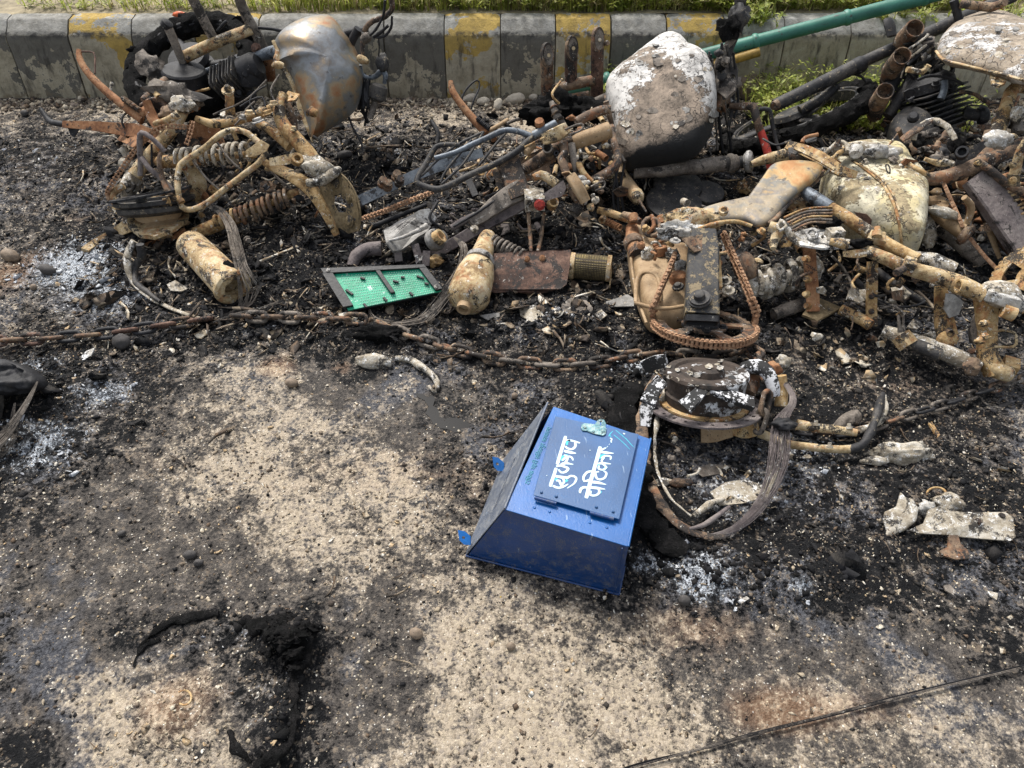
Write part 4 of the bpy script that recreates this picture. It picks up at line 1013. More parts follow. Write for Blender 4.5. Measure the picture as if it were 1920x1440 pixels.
# sprocket, drum and chain
dn_ = VN(86, .30)
hubc = A(300, 392, -.01)
ho = bpy.data.objects.new('hub', None); 
drum = lathe(ma, 'wheel_hub', A(305, 432, -.02), A(290, 376, .0), [(0, 60), (.06, 96), (.14, 104), (.2, 88), (.3, 72), (.55, 84), (.75, 128), (.86, 134), (1, 130), (1, 100), (.9, 96)], 'tan', seg=36)
lathe(drum, 'brake_drum', A(296, 400, -.005), A(288, 366, .01), [(0, 110), (.2, 136), (.45, 138), (.5, 128), (.6, 142), (.8, 142), (.85, 128), (1, 126), (1, 104), (.5, 100)], 'blackflat', seg=40)
strip(ma, 'cast_spoke', L(A, [(250, 420, -.02), (215, 438, -.04), (175, 458, -.05), (160, 470, -.055)]), 'cream', [26, 17, 13, 15], th=.016, label='long cream spoke stub pointing left')
strip(ma, 'cast_spoke', L(A, [(304, 388, 0), (308, 420, -.01), (310, 446, -.01)]), 'cream', [20, 26, 29], th=.018)
strip(ma, 'cast_spoke', L(A, [(246, 404, -.02), (222, 396, -.02), (203, 391, -.02)]), 'cream', [20, 12, 9], th=.014)
plate(ma, 'hub_flange', [(238, 404), (262, 392), (320, 385), (356, 392), (352, 412), (330, 432), (290, 448), (262, 442), (240, 424)], A(300, 416, .0), 'cream', n=VN(88, .55), th=.012, warp=.004)
disc(ma, 'sprocket', A(282, 364, .02), VN(100, .36), [gear(.135, 40), ringpts(.05, 20)]+[window(.07, .11, a_, a_+.9) for a_ in (0, 1.25, 2.5, 3.75, 5.)], .007, 'black')
drive_chain(ma, L(A, [(352, 238, .03), (300, 240, .05), (262, 272, .04), (232, 312, .03), (206, 352, .03), (203, 370, .02), (226, 386, .02), (268, 389, .02), (312, 376, .02), (350, 352, .01)]), .0127, .0115, .009, VN(100, .36), label='orange rusty drive chain hanging in a loop')
tube(ma, 'chain_guard_rim', L(A, [(232, 348, .02), (212, 362, .02), (218, 376, .02), (250, 381, .02), (290, 372, .02), (312, 358, .02)]), 'cream', [14, 14, 9, 8, 8, 6], rough=.1)
# axle parts and silencer
tube(ma, 'axle', L(A, [(268, 462, -.05), (300, 452, -.03), (330, 445, -.02), (350, 436, -.02)]), 'rust', [10, 13, 16, 20])
lump(ma, 'melted_caliper', A(318, 452, -.03), (58, 34, .05), 'brown')
sil = lathe(ma, 'silencer', W(352, 452, .09), W(440, 542, .055), [(0, 30), (.04, 52), (.1, 56), (.9, 64), (.93, 70), (.97, 70), (1, 62), (1, 38), (.8, 36)], 'cream', seg=30, label='cream brown silencer barrel lying towards the front')
lump(sil, 'soot_crust', W(432, 500, .11), (30, 16, .008), 'char', amp=.6, rot=-.7)
# right hand part of the frame
tube(ma, 'frame_tube', L(A, [(368, 222), (398, 232), (430, 230), (462, 222), (500, 208), (526, 196)]), 'ochre', [11, 16, 15, 16, 18, 16], rough=.08)
tube(ma, 'frame_tube', L(A, [(532, 176, .02), (524, 206, .02), (530, 232, .02), (556, 262, .02), (580, 290, .02), (592, 312, .02)]), 'ochre', [18, 22, 25, 28, 29, 28], rough=.07, label='thick ochre spine tube')
tube(ma, 'frame_tube', L(A, [(484, 230, 0), (516, 250, 0), (545, 275, 0)]), 'ochre', [16, 20, 22])
tube(ma, 'frame_tube', L(A, [(536, 196, .0), (548, 220, -.01), (552, 250, -.02)]), 'brown', [18, 16, 14])
tube(ma, 'swing_arm', L(A, [(488, 300, .0), (520, 316, .0), (556, 334, .01), (585, 358, .01), (606, 390, .01), (622, 420, .01), (632, 440, .0)]), 'ochre', [14, 26, 33, 31, 24, 19, 16], rough=.05, hh=.5, open_end='e', label='broad ochre swing arm')
tube(ma, 'swing_arm', L(A, [(500, 310, -.02), (522, 335, -.03), (548, 356, -.03)]), 'greybrown', 5)
lump(ma, 'melted_cover', A(600, 316, .045), (70, 42, .05), 'ash', amp=.5, rot=-.35, ns=40, label='white melted cover draped on the frame')
tube(ma, 'melted_cover', L(A, [(575, 343, .05), (600, 340, .05), (628, 322, .05), (637, 316, .045)]), 'ash', [14, 20, 18, 10], rough=.3)
ep = plate(ma, 'end_bracket', [(600, 336), (632, 320), (650, 338), (667, 366), (674, 400), (673, 432), (654, 438), (640, 428), (622, 424), (612, 395), (602, 362)], A(640, 380, .03), 'olive', n=VN(200, .8), th=.006,
    holes=[[(627, 366), (640, 366), (651, 380), (650, 398), (634, 398), (626, 382)], circ_px(660, 384, 4), circ_px(657, 350, 3), circ_px(665, 412, 3)], warp=.002, label='olive brown bracket with a cut-out at the end of the frame')
for q in ((628, 343, 16), (654, 373, 10), (655, 415, 17)):
    bolt(ep, onplane(q[0], q[1], A(640, 380, .035), VN(200, .8)), q[2], .005, VN(200, .8), 'olive')
sweep(ep, 'rolled_edge', [onplane(a, b, A(640, 380, .03), VN(200, .8)) for a, b in ((632, 320), (652, 338), (668, 366), (676, 400), (674, 434))], 'olive', wm=.006)
tube(ma, 'bracket_post', L(A, [(430, 168, .02), (431, 196, .01), (432, 216, 0)]), 'ochre', [16, 17, 20], hh=.4, up=FACE)
lathe(ma, 'bolt', A(428, 172, .03), A(425, 160, .04), [(0, 24), (.3, 24), (.3, 13), (.7, 13), (1, 8)], 'cream', 12)
tube(ma, 'stay', L(A, [(430, 226, .0), (436, 246, -.01), (444, 262, -.02)]), 'ochre', 8)
for i, (x, y, wd) in enumerate(((468, 214, 14), (484, 228, 18), (503, 214, 16), (513, 196, 12), (455, 222, 10), (558, 300, 15), (551, 244, 9))): bolt(ma, A(x, y, .035), wd, .012, VN(90+20*math.sin(i), .5), ('cream', 'alu', 'ochre')[i % 3])
strip(ma, 'bracket', L(A, [(506, 304, .02), (534, 300, .03), (560, 294, .03)]), 'cream', [14, 18, 16], th=.006)
lathe(ma, 'collar', A(556, 302, .045), A(558, 296, .055), [(0, 22), (1, 22), (1, 12), (.2, 12)], 'ochre', 18)
lump(ma, 'melted_clamp', A(343, 196, .02), (52, 30, .05), 'ash'); lump(ma, 'melted_clamp', A(318, 212, .01), (36, 26, .04), 'brown'); lump(ma, 'melted_clamp', A(268, 212, .0), (30, 22, .04), 'rust')
lump(ma, 'charred_seat', A(330, 178, .0), (110, 40, .09), 'greybrown', amp=.6, rot=-.2); lump(ma, 'charred_seat', A(300, 188, 0), (44, 30, .05), 'brown', amp=.6)
tube(ma, 'strut', L(A, [(290, 232, .02), (312, 226, .03), (335, 214, .03)]), 'cream', [10, 14, 16], rough=.15)
tube(ma, 'strut', L(A, [(310, 150, -.04), (292, 168, -.02), (270, 190, -.01)]), 'brown', [14, 16, 16], open_end='s')
tube(ma, 'strut', L(A, [(288, 164, -.0), (300, 184, .01)]), 'ochre', [15, 15], open_end='e')
tube(ma, 'strut', L(A, [(275, 188, .02), (285, 218, .01), (300, 240, .01)]), 'rust', [14, 20, 22], hh=.5)
drive_chain(ma, L(A, [(362, 230, .05), (357, 250, .05), (348, 274, .05)]), .0127, .011, .008, VN(180, .3))
wires(ma, 'cable_bundle', [W(*q) for q in ((388, 385, .15), (412, 394, .14), (430, 420, .13), (440, 455, .13), (452, 500, .12), (466, 545, .06), (452, 578, .012), (420, 592, .01))], 'greybrown', 26, [6, 16, 22, 26, 30, 50, 20, 8], 1.1, 3)
wires(ma, 'cable_bundle', [W(*q) for q in ((400, 604, .03), (440, 588, .02), (490, 576, .03), (528, 562, .05))], 'greybrown', 5, [4, 8, 14, 22], 1.3, 5)
for i, L_ in enumerate((((478, 190), (462, 205), (452, 222), (440, 235)), ((500, 160), (480, 172), (468, 190), (480, 215)), ((524, 140), (508, 168), (515, 190)), ((450, 200), (470, 188), (492, 182), (498, 200)), ((400, 215), (420, 206), (445, 196), (470, 180), (500, 150)))):
    tube(ma, 'burnt_cable', L(A, [(x, y, .03) for x, y in L_]), ('greybrown', 'black')[i % 2], 3.4, rough=.15)
# tank standing on its nose
tc = YV(608, 165, 2.82)
ol = [(515, 78), (530, 56), (560, 39), (595, 31), (618, 35), (640, 62), (660, 88), (674, 118), (679, 155), (675, 187), (662, 212), (636, 232), (604, 250), (586, 264), (578, 240), (563, 196), (548, 152), (534, 128), (518, 118), (524, 98)]
tk = puff(ma, 'fuel_tank', ol, tc, 'tempered', n=VN(18, .86), front=.13, back=.03, p=2.2, q=.6, amp=.007, ns=8, dents=((650, 120, 22, .02), (600, 200, 30, .012)), label='bare heat-tinted grey and orange fuel tank on end')
le = [onplane(a, b, tc, VN(18, .86)) for a, b in ((512, 76), (522, 97), (517, 116), (534, 128), (548, 152), (563, 196), (578, 240), (588, 266))]
sweep(tk, 'tank_flange', le, 'cream', wm=[.014, .026, .018, .026, .022, .028, .024, .016], rough=.35, rs=25, hh=.6)
lump(tk, 'filler_lug', YV(521, 122, 2.74), (24, 14, .02), 'cream', amp=.2)
tube(ma, 'burnt_cable', [YV(652, 215, 2.80), YV(662, 240, 2.76), YV(676, 265, 2.72), YV(680, 280, 2.7)], 'black', 4, rough=.3)

# ================================================================== black wreck behind it, against the kerb
mb = thing('burnt_motorcycle', 'soot-black motorcycle with finned engine and charred tyre leaning on the kerb at the left', 'motorcycle', (400, 230, 0), 'burnt motorcycles lying in a row')
wheel(mb, YV(360, 122, 3.05), Vector((-.12, -.34, .93)).normalized(), .285, .085, 3, 'char', 'black', tyre_rough=.32)
tube(mb, 'frame_tube', [YV(356, -14, 2.95), YV(378, 30, 2.95), YV(403, 78, 2.95)], 'greybrown', [20, 19, 18], rough=.03)
tube(mb, 'frame_tube', [YV(444, -16, 2.98), YV(458, 22, 2.98), YV(480, 62, 2.98), YV(497, 100, 2.98)], 'greybrown', [19, 19, 20, 20], rough=.03)
tube(mb, 'frame_tube', [YV(344, 108, 2.92), YV(400, 82, 2.93), YV(472, 54, 2.97)], 'cream', [22, 21, 20], rough=.03, label='pale tan cross tube')
tube(mb, 'frame_tube', [YV(312, 44, 2.9), YV(326, 76, 2.9), YV(343, 118, 2.9)], 'greybrown', [17, 16, 14], rough=.03)
lathe(mb, 'end_plug', YV(309, 52, 2.9), YV(316, 40, 2.9), [(0, 14), (.2, 21), (.8, 21), (1, 10)], 'black', 16)
tube(mb, 'frame_tube', [YV(497, 100, 2.97), YV(504, 130, 2.96), YV(508, 152, 2.95)], 'rust', [20, 22, 18], rough=.06)
bolt(mb, YV(480, 90, 2.94), 14, .012, FACE, 'rustdark'); bolt(mb, YV(352, 108, 2.90), 7, .006, FACE, 'brown')
tube(mb, 'frame_tube', [YV(388, 134, 2.93), YV(430, 118, 2.93), YV(480, 107, 2.92), YV(520, 98, 2.9), YV(560, 110, 2.9)], 'steelblue', [11, 12, 17, 26, 30], rough=.03, label='grey tapering tube running to the tank')
lathe(mb, 'engine_cover', YV(352, 172, 2.86), YV(343, 126, 2.86), [(0, 78), (.1, 84), (.6, 80), (.86, 78), (.93, 72), (.97, 40), (1, 36), (1.02, 10)], 'black', 34, label='round black engine cover')
fc0 = YV(412, 158, 2.86); fnn = (YV(470, 128, 2.86)-fc0).normalized()
fins(mb, fc0, fnn, Vector((0, 1, .4)), .06, .055, 8, .0145, 'blackflat', .004)
lathe(mb, 'cylinder_head', fc0+fnn*.11, fc0+fnn*.19, [(0, 40), (.1, 52), (.8, 50), (1, 36)], 'black', 20)
lathe(mb, 'rocker_cover', YV(472, 152, 2.86), YV(466, 122, 2.86), [(0, 56), (.7, 54), (.9, 46), (1, 30)], 'black', 26)
sweep(mb, 'crankcase', [YV(360, 190, 2.9), YV(410, 186, 2.9), YV(470, 176, 2.9)], 'black', w=[70, 62, 50], prof=rrect(1, .8, .25), rough=.08)
for x, y in ((444, 176), (470, 180), (430, 160), (456, 142)): lathe(mb, 'bolt', YV(x, y, 2.83), YV(x+4, y-3, 2.80), [(0, 16), (.5, 16), (.5, 10), (1, 9)], 'black', 12)
lump(mb, 'charred_footpeg', YV(281, 124, 2.85), (44, 62, .05), 'greybrown', amp=.55, rot=.55, ns=30)
tube(mb, 'handlebar', [YV(732, -6, 2.95), YV(736, 14, 2.95), YV(722, 31, 2.95), YV(700, 39, 2.95), (YV(686, 52, 2.95)), YV(681, 70, 2.95), YV(679, 104, 2.92)], 'brown', [10, 10, 10, 10, 10, 9, 9], rough=.02, label='bent handlebar with a brown heat tint')
lathe(mb, 'bar_clamp', YV(683, 74, 2.92), YV(693, 66, 2.90), [(0, 17), (.5, 19), (1, 10)], 'greybrown', 14)
lathe(mb, 'bar_clamp', YV(672, 108, 2.9), YV(690, 117, 2.88), [(0, 12), (.2, 15), (.6, 15), (1, 8)], 'cream', 14)
tube(mb, 'brake_hose', [YV(675, 122, 2.9), YV(678, 138, 2.9), YV(690, 146, 2.9), (YV(706, 142, 2.9)), YV(716, 132, 2.9), YV(723, 142, 2.88), YV(721, 156, 2.88)], 'steelblue', [8, 8, 8, 10, 12, 10, 8], rough=.04)
lathe(mb, 'switch_housing', YV(712, 158, 2.88), YV(704, 190, 2.86), [(0, 20), (.1, 32), (.35, 36), (.8, 34), (1, 20)], 'blackflat', 20, rough=.15)
tube(mb, 'grip', [YV(708, 182, 2.86), YV(700, 202, 2.84), YV(694, 222, 2.82)], 'greybrown', [12, 13, 12], open_end='e')
for i, L_ in enumerate((((722, 0), (719, 28), (705, 55), (694, 66)), ((735, 30), (733, 52), (720, 68), (704, 70)), ((700, 70), (712, 62), (728, 48)), ((709, 60), (711, 90), (709, 112)), ((690, 150), (684, 180), (680, 205), (690, 230)), ((676, 140), (680, 170), (672, 205)), ((694, 140), (690, 190), (684, 236)))):
    tube(mb, 'burnt_cable', [YV(x, y, 2.9) for x, y in L_], 'black', (5, 5, 6, 3, 7, 6, 4)[i], rough=.35)
lump(mb, 'charred_switch', YV(717, 118, 2.89), (26, 34, .04), 'blackflat', amp=.4); lump(mb, 'cable_residue', YV(686, 175, 2.86), (18, 60, .03), 'black', amp=.6)
tube(mb, 'fork_leg', [YV(642, 66, 3.0), YV(666, 60, 3.0), YV(690, 58, 3.0)], 'black', 17); tube(mb, 'fork_leg', [YV(652, 96, 2.98), YV(662, 72, 2.98), YV(672, 54, 2.98)], 'black', 16)
tube(mb, 'burnt_cable', [YV(484, 52, 2.96), YV(510, 54, 2.96), YV(545, 62, 2.96)], 'black', 6, rough=.3); tube(mb, 'stay', [YV(408, 58, 2.92), YV(420, 44, 2.92), YV(426, 40, 2.92)], 'black', 6)

# ================================================================== middle wreck with the white tank
Cc = slope(200, .33, 400, .11)
mc = thing('burnt_motorcycle', 'burnt motorcycle in the middle with a blistered white tank and dark bent carrier', 'motorcycle', (1080, 420, 0), 'burnt motorcycles lying in a row')
tcc = YV(1245, 190, 2.72)
def pc_(P):
    px, py = topxz(P); d_ = (py-(60+(px-1262)*-.62 if px < 1262 else 60+(px-1262)*1.1)); e_ = py-(px-1134)*.10-150
    return max(-.09, min(.12, .12-max(0, d_-40)*.0030)) + (.05 if px < 1160 else 0) - (.05 if px > 1230 and py > 150 else 0)
def soot_shade_c(P):  # tank underside mask: soot stain plus deep shade put into the colour
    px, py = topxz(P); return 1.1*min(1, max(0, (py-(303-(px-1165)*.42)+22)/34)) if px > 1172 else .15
def topxz(P):
    z = P.y*C45-(P.z-CH)*C45; u = P.y*C45+(P.z-CH)*C45; return 960+FPX*P.x/z, 720-FPX*u/z
def hC_(P):
    px, py = topxz(P); r_ = (px-1138, py-200); d_ = abs(py-200+(px-1138)*.2)
    return 1-.55*min(1, d_/105)
olc = [(1141, 184), (1180, 138), (1216, 100), (1244, 74), (1264, 69), (1284, 78), (1310, 106), (1335, 138), (1344, 178), (1338, 222), (1320, 258), (1294, 280), (1240, 292), (1196, 298), (1172, 303), (1160, 288), (1150, 240), (1141, 205)]
tnk = puff(mc, 'fuel_tank', olc, tcc, 'tank_white', n=VN(115, .80), front=.15, back=.10, p=6, q=.4, hfun=hC_, amp=.012, ns=9, seg=96, rings=24, dents=((1300, 95, 40, .03),), paint=pc_, soot_shade_f=soot_shade_c, label='blistered white and smoke brown fuel tank')
sweep(tnk, 'tank_seam', [onplane(a, b, tcc+VN(115, .80)*.02, VN(115, .8)) for a, b in ((1134, 180), (1142, 210), (1152, 250), (1163, 285), (1172, 304))], 'brown', wm=.012, rough=.3, rs=30)
plate(tnk, 'tank_end', [(1136, 182), (1150, 190), (1168, 230), (1180, 300), (1168, 300), (1150, 250)], tcc+VN(115, .8)*.04, 'brown', n=VN(160, .5), warp=.01)
tube(mc, 'tank_bracket', [YV(1136, 190, 2.62), YV(1148, 240, 2.6), YV(1160, 292, 2.58)], 'brown', [10, 8, 12], rough=.3)
# carrier
t1 = tube(mc, 'carrier_tube', L(Cc, [(996, 256, .03), (970, 246, .03), (944, 245, .03), (919, 256, .03), (887, 270, .03), (853, 286, .03), (815, 297, .03)]), 'steelblue', [12, 11, 11, 11, 11, 10, 10], rough=.04)
t2 = tube(mc, 'carrier_tube', L(Cc, [(862, 272, .03), (836, 271, .03), (818, 275, .03), (808, 290, .03), (798, 308, .03), (784, 331, .03), (783, 343, .03), (798, 350, .03), (819, 355, .03), (844, 347, .03), (881, 328, .03), (925, 309, .035), (969, 284, .04), (994, 262, .045), (1044, 236, .05)]), 'blackflat', [9, 9, 10, 11, 11, 11, 12, 12, 12, 12, 12, 12, 12, 13, 14], rough=.06, label='dark U-shaped carrier tube')
tube(mc, 'carrier_tube', L(Cc, [(1000, 254, .055), (1024, 242, .06), (1042, 232, .06)]), 'steelblue', [16, 17, 17], rough=.03)
for L_ in (((907, 247), (890, 275), (866, 310), (828, 345)), ((948, 250), (930, 270), (898, 310)), ((905, 248), (860, 270), (826, 295), (790, 330)), ((884, 262), (838, 318), (826, 342))): tube(mc, 'carrier_rod', L(Cc, [(x, y, .03) for x, y in L_]), 'blackflat', 5)
strip(mc, 'flat_bar', L(Cc, [(676, 376, -.04), (740, 346, -.03), (795, 322, -.02), (850, 302, -.01), (905, 286, 0)]), 'steelblue', [20, 19, 20, 22, 16], th=.006, label='grey blue flat bar')
for x, y in ((716, 346), (742, 334), (726, 352), (748, 344)): lathe(mc, 'bolt', Cc(x, y, -.02), Cc(x+3, y-10, .005), [(0, 18), (.4, 18), (.4, 12), (.8, 12), (.8, 16), (1, 14)], 'brown', 10)
drive_chain(mc, L(Cc, [(680, 410, -.04), (715, 398, -.03), (750, 384, -.03), (785, 370, -.02), (812, 360, -.02)]), .0127, .0115, .010, VN(110, .75))
tube(mc, 'burnt_rod', L(Cc, [(690, 428, -.05), (750, 404, -.05), (800, 384, -.05)]), 'black', 9, rough=.2)
strip(mc, 'torn_fender', L(Cc, [(722, 444, -.03), (760, 428, -.02), (800, 408, -.01), (812, 400, -.01)]), 'alu', [26, 34, 34, 22], th=.004, rough=.1)
plate(mc, 'side_cover', [(720, 430), (762, 412), (796, 393), (800, 420), (808, 424), (798, 440), (768, 456), (738, 470), (724, 462)], W(765, 432, .09), 'aludark', n=VN(70, .75), th=.008, warp=.014, label='torn grey cast cover')
tube(mc, 'cover_rib', [W(726, 452, .105), W(752, 446, .11), W(780, 434, .11), W(800, 424, .105)], 'alu', [4, 7, 8, 12], rough=.25)
lathe(mc, 'hub_cap', W(811, 452, .07), W(830, 443, .10), [(0, 40), (.3, 42), (.5, 40), (.55, 28), (1, 26), (1, 18), (.3, 16)], 'aludark', 26)
lathe(mc, 'bush', W(818, 448, .105), W(828, 441, .12), [(0, 28), (1, 27), (1, 19), (.2, 18)], 'ochre', 22)
tube(mc, 'exhaust_bend', [W(660, 500, .02), W(668, 480, .04), W(690, 468, .05), W(715, 466, .05)], 'mauve', [20, 24, 27, 28], rough=.05)
for q in (((745, 462), (748, 490)), ((778, 458), (788, 492)), ((800, 470), (798, 498))): strip(mc, 'bracket', [W(*q[0], .07), W(*q[1], .03)], 'mauve', 14, th=.004)
lump(mc, 'melted_residue', W(815, 490, .03), (30, 20, .03), 'ochre'); lump(mc, 'melted_residue', W(790, 488, .03), (26, 22, .03), 'alu')
# swing arm box sections
tube(mc, 'swing_arm', L(Cc, [(985, 378, .0), (948, 400, -.01), (905, 424, -.01), (862, 450, -.01), (820, 474, -.02), (796, 484, -.02)]), 'mauve', [24, 23, 22, 21, 20, 16], prof=rrect(1, .8), up=FACE, rough=.03, label='mauve grey box-section swing arm')
tube(mc, 'swing_arm', L(Cc, [(986, 352, .015), (958, 366, .015), (925, 388, .01), (900, 408, .01), (884, 420, .01)]), 'greybrown', [40, 36, 30, 24, 18], prof=rrect(1, .6), up=FACE, rough=.06)
tube(mc, 'pivot_tube', L(Cc, [(952, 302, .02), (964, 335, .02), (978, 370, .02)]), 'brown', [44, 42, 40], prof=rrect(1, .5), up=FACE, rough=.06)
strip(mc, 'bracket', L(Cc, [(934, 316, .0), (942, 340, 0), (946, 356, 0)]), 'brown', [26, 24, 20], th=.008)
plate(mc, 'spine_plate', [(968, 300), (1040, 268), (1060, 262), (1072, 275), (1030, 310), (1034, 330), (1000, 338), (985, 340)], Cc(1020, 300, -.01), 'brown', warp=.01, label='brown burnt spine plate')
tube(mc, 'frame_tube', L(Cc, [(975, 322, .0), (1010, 302, .01), (1044, 278, .02), (1075, 262, .02)]), 'brown', [20, 24, 24, 22])
tube(mc, 'damper', L(Cc, [(846, 428, -.02), (866, 416, -.02), (890, 404, -.02)]), 'mauve', [12, 15, 13])
tube(mc, 'brake_rod', L(Cc, [(850, 425, .02), (900, 395, .02), (950, 360, .02)]), 'black', 5)
nb_ = tube(mc, 'pivot_block', L(Cc, [(984, 376, .03), (1020, 374, .03)]), 'ash', [38, 36], prof=rrect(1, .8), rough=.1)
bolt(nb_, Cc(1012, 384, .06), 16, .014, FACE, 'red'); 
for q in (((990, 394), (994, 440), (996, 476)), ((1020, 398), (1015, 440), (1008, 476))): tube(mc, 'stand_leg', [Cc(*q[0], .02), W(*q[1], .07), W(*q[2], .05)], 'brown', [6, 8, 7], rough=.12)
plate(mc, 'mud_flap', [(918, 474), (960, 472), (1030, 470), (1070, 467), (1068, 500), (1062, 535), (1050, 545), (1010, 550), (960, 548), (924, 550), (914, 544), (914, 500)], W(990, 510, .055), 'rustdark', n=Vector((.0, -.55, .8)), th=.004, warp=.012, label='dark rust-brown steel flap')
for q in ((988, 486), (1017, 484)): bolt(mc, W(*q, .085), 9, .006, FACE, 'rust')
spring(mc, W(922, 456, .09), W(984, 478, .08), 36, 8, 5.5, 'greybrown', taper=.5)
# front half
tube(mc, 'frame_tube', L(Cc, [(1078, 266, .04), (1108, 256, .05), (1142, 244, .05)]), 'tan', [29, 30, 32], rough=.03, label='thick tan frame tube')
tube(mc, 'frame_tube', L(Cc, [(1080, 230, .05), (1104, 217, .05), (1132, 206, .05), (1145, 206, .05)]), 'brown', [18, 19, 18, 16])
tube(mc, 'bolt_post', L(Cc, [(1034, 192, .04), (1042, 212, .04), (1052, 236, .03)]), 'greybrown', [10, 15, 22], rough=.1)
for f_ in (.2, .45, .7): lathe(mc, 'collar', Cc(1034+18*f_, 192+44*f_, .04), Cc(1036+18*f_, 196+44*f_, .04), [(0, 16), (.5, 22), (1, 18)], 'brown', 14)
lathe(mc, 'bolt', Cc(1014, 244, .05), Cc(1011, 226, .07), [(0, 11), (.6, 11), (.6, 19), (1, 17)], 'rust', 8)
tube(mc, 'side_clamp', L(Cc, [(1018, 262, .06), (1044, 252, .07), (1064, 240, .07)]), 'cream', [20, 26, 20], prof=rrect(1, .6), up=FACE, rough=.12)
tube(mc, 'stay', L(Cc, [(984, 276, .07), (1000, 268, .07), (1020, 258, .07)]), 'ochre', [4, 4, 4])
lathe(mc, 'bush', Cc(1030, 284, .03), Cc(1026, 277, .06), [(0, 20), (1, 19), (1, 14), (.3, 13)], 'greybrown', 20)
lathe(mc, 'stub', Cc(1000, 272, .03), Cc(986, 286, .04), [(0, 14), (.7, 15), (.8, 17), (1, 10)], 'tan', 16)
lathe(mc, 'bush', Cc(1043, 292, .04), Cc(1043, 287, .06), [(0, 10), (1, 10), (1, 5), (.3, 4)], 'black', 14)
tube(mc, 'frame_tube', L(Cc, [(1056, 270, .05), (1058, 288, .06), (1052, 296, .06), (1056, 308, .06), (1062, 326, .06)]), 'brown', [18, 15, 14, 16, 15])
tube(mc, 'frame_tube', L(Cc, [(1072, 270, .05), (1076, 300, .05), (1080, 326, .04)]), 'greybrown', [14, 12, 10], rough=.25)
tube(mc, 'loop_wire', L(Cc, [(1060, 243, .08), (1076, 236, .08), (1090, 232, .08), (1094, 238, .08), (1086, 246, .08), (1066, 253, .08)]), 'greybrown', 4.2)
tube(mc, 'loop_wire', L(Cc, [(1108, 350, .07), (1124, 342, .07), (1133, 341, .07), (1133, 350, .07), (1116, 358, .07)]), 'greybrown', 3.6)
box_c = tube(mc, 'reservoir', L(Cc, [(1070, 330, .07), (1084, 352, .07), (1098, 378, .06)]), 'tan', [19, 22, 19], prof=rrect(1, .8, .25), up=FACE, rough=.05, label='tan reservoir block')
tube(mc, 'clip_wire', L(Cc, [(1053, 325, .09), (1066, 322, .09), (1072, 328, .09)]), 'cream', 3)
tube(mc, 'stay', L(Cc, [(1064, 348, .04), (1074, 366, .04), (1082, 378, .03)]), 'brown', 10)
tube(mc, 'stay', L(Cc, [(1084, 305, .05), (1092, 322, .05), (1104, 334, .05), (1112, 340, .05)]), 'ochre', [12, 12, 9, 7])
tube(mc, 'frame_tube', L(Cc, [(1146, 238, .0), (1150, 262, .01), (1158, 290, .02), (1157, 306, .03), (1144, 320, .03), (1120, 335, .03), (1098, 348, .03)]), 'brown', [14, 13, 15, 17, 18, 18, 18], label='bent brown down tube')
tube(mc, 'frame_tube', L(Cc, [(1000, 334, .04), (1014, 328, .04), (1028, 334, .04), (1044, 346, .04)]), 'cream', [14, 17, 17, 17], rough=.1)
plate(mc, 'guard', [(1018, 364), (1056, 338), (1062, 352), (1054, 368), (1024, 376)], Cc(1040, 358, .05), 'mauve', warp=.004)
lathe(mc, 'bush', Cc(1034, 386, .02), Cc(1038, 378, .04), [(0, 20), (1, 20), (1, 14), (.3, 13)], 'ochre', 18)
lathe(mc, 'bush', Cc(1084, 388, .02), Cc(1075, 401, .02), [(0, 24), (.8, 22), (1, 20), (1, 12), (.6, 11)], 'greybrown', 20)
random.seed(5)
for i in range(16): lump(mc, 'melted_fitting', Cc(1098+random.uniform(-14, 38), 358+random.uniform(-26, 34), .05), (random.uniform(8, 18), random.uniform(8, 16), .02), ('ash', 'cream', 'white', 'brown')[i % 4], sub=2)
for i in range(12): lump(mc, 'melted_fitting', Cc(random.uniform(1000, 1140), random.uniform(225, 330), .05), (random.uniform(7, 14), random.uniform(6, 12), .015), ('brown', 'ochre', 'ash')[i % 3], sub=2)
tube(mc, 'brake_lever', L(Cc, [(1122, 394, .02), (1146, 400, .03), (1174, 410, .03), (1196, 414, .03)]), 'ochre', [13, 14, 14, 12])
lathe(mc, 'stub', Cc(1134, 404, .02), Cc(1128, 414, .03), [(0, 12), (1, 13), (1, 8), (.5, 7)], 'cream', 14)
spring(mc, W(1134, 414, .08), W(1164, 428, .08), 14, 8, 3, 'rust')
tube(mc, 'side_stand', [YV(845, 152, 2.75), YV(849, 172, 2.72), YV(868, 200, 2.68), YV(890, 226, 2.64), YV(912, 250, 2.6)], 'rust', [9, 13, 14, 15, 16], rough=.1, label='rusty side stand pointing up')
tube(mc, 'wire_hook', [YV(864, 188, 2.72), YV(874, 168, 2.74), YV(890, 152, 2.76), YV(898, 153, 2.76), YV(898, 166, 2.74), YV(888, 188, 2.7), YV(884, 205, 2.68)], 'black', 3.4)
spring(mc, YV(894, 222, 2.62), YV(918, 242, 2.6), 10, 10, 3, 'black')
tube(mc, 'foot_peg', [W(808, 226, .14), W(818, 242, .12), (W(822, 256, .10)), W(818, 270, .08)], 'blackflat', [7, 9, 9, 8])
tube(mc, 'stay', [W(902, 252, .2), W(930, 238, .2), W(952, 225, .2)], 'tan', [7, 8, 8]); tube(mc, 'stay', [W(950, 232, .2), W(966, 225, .2), W(976, 222, .2)], 'greybrown', [6, 6, 7])
strip(mc, 'stand_blade', [W(872, 326, .08), W(882, 345, .06), W(892, 368, .04)], 'black', 12, th=.01)
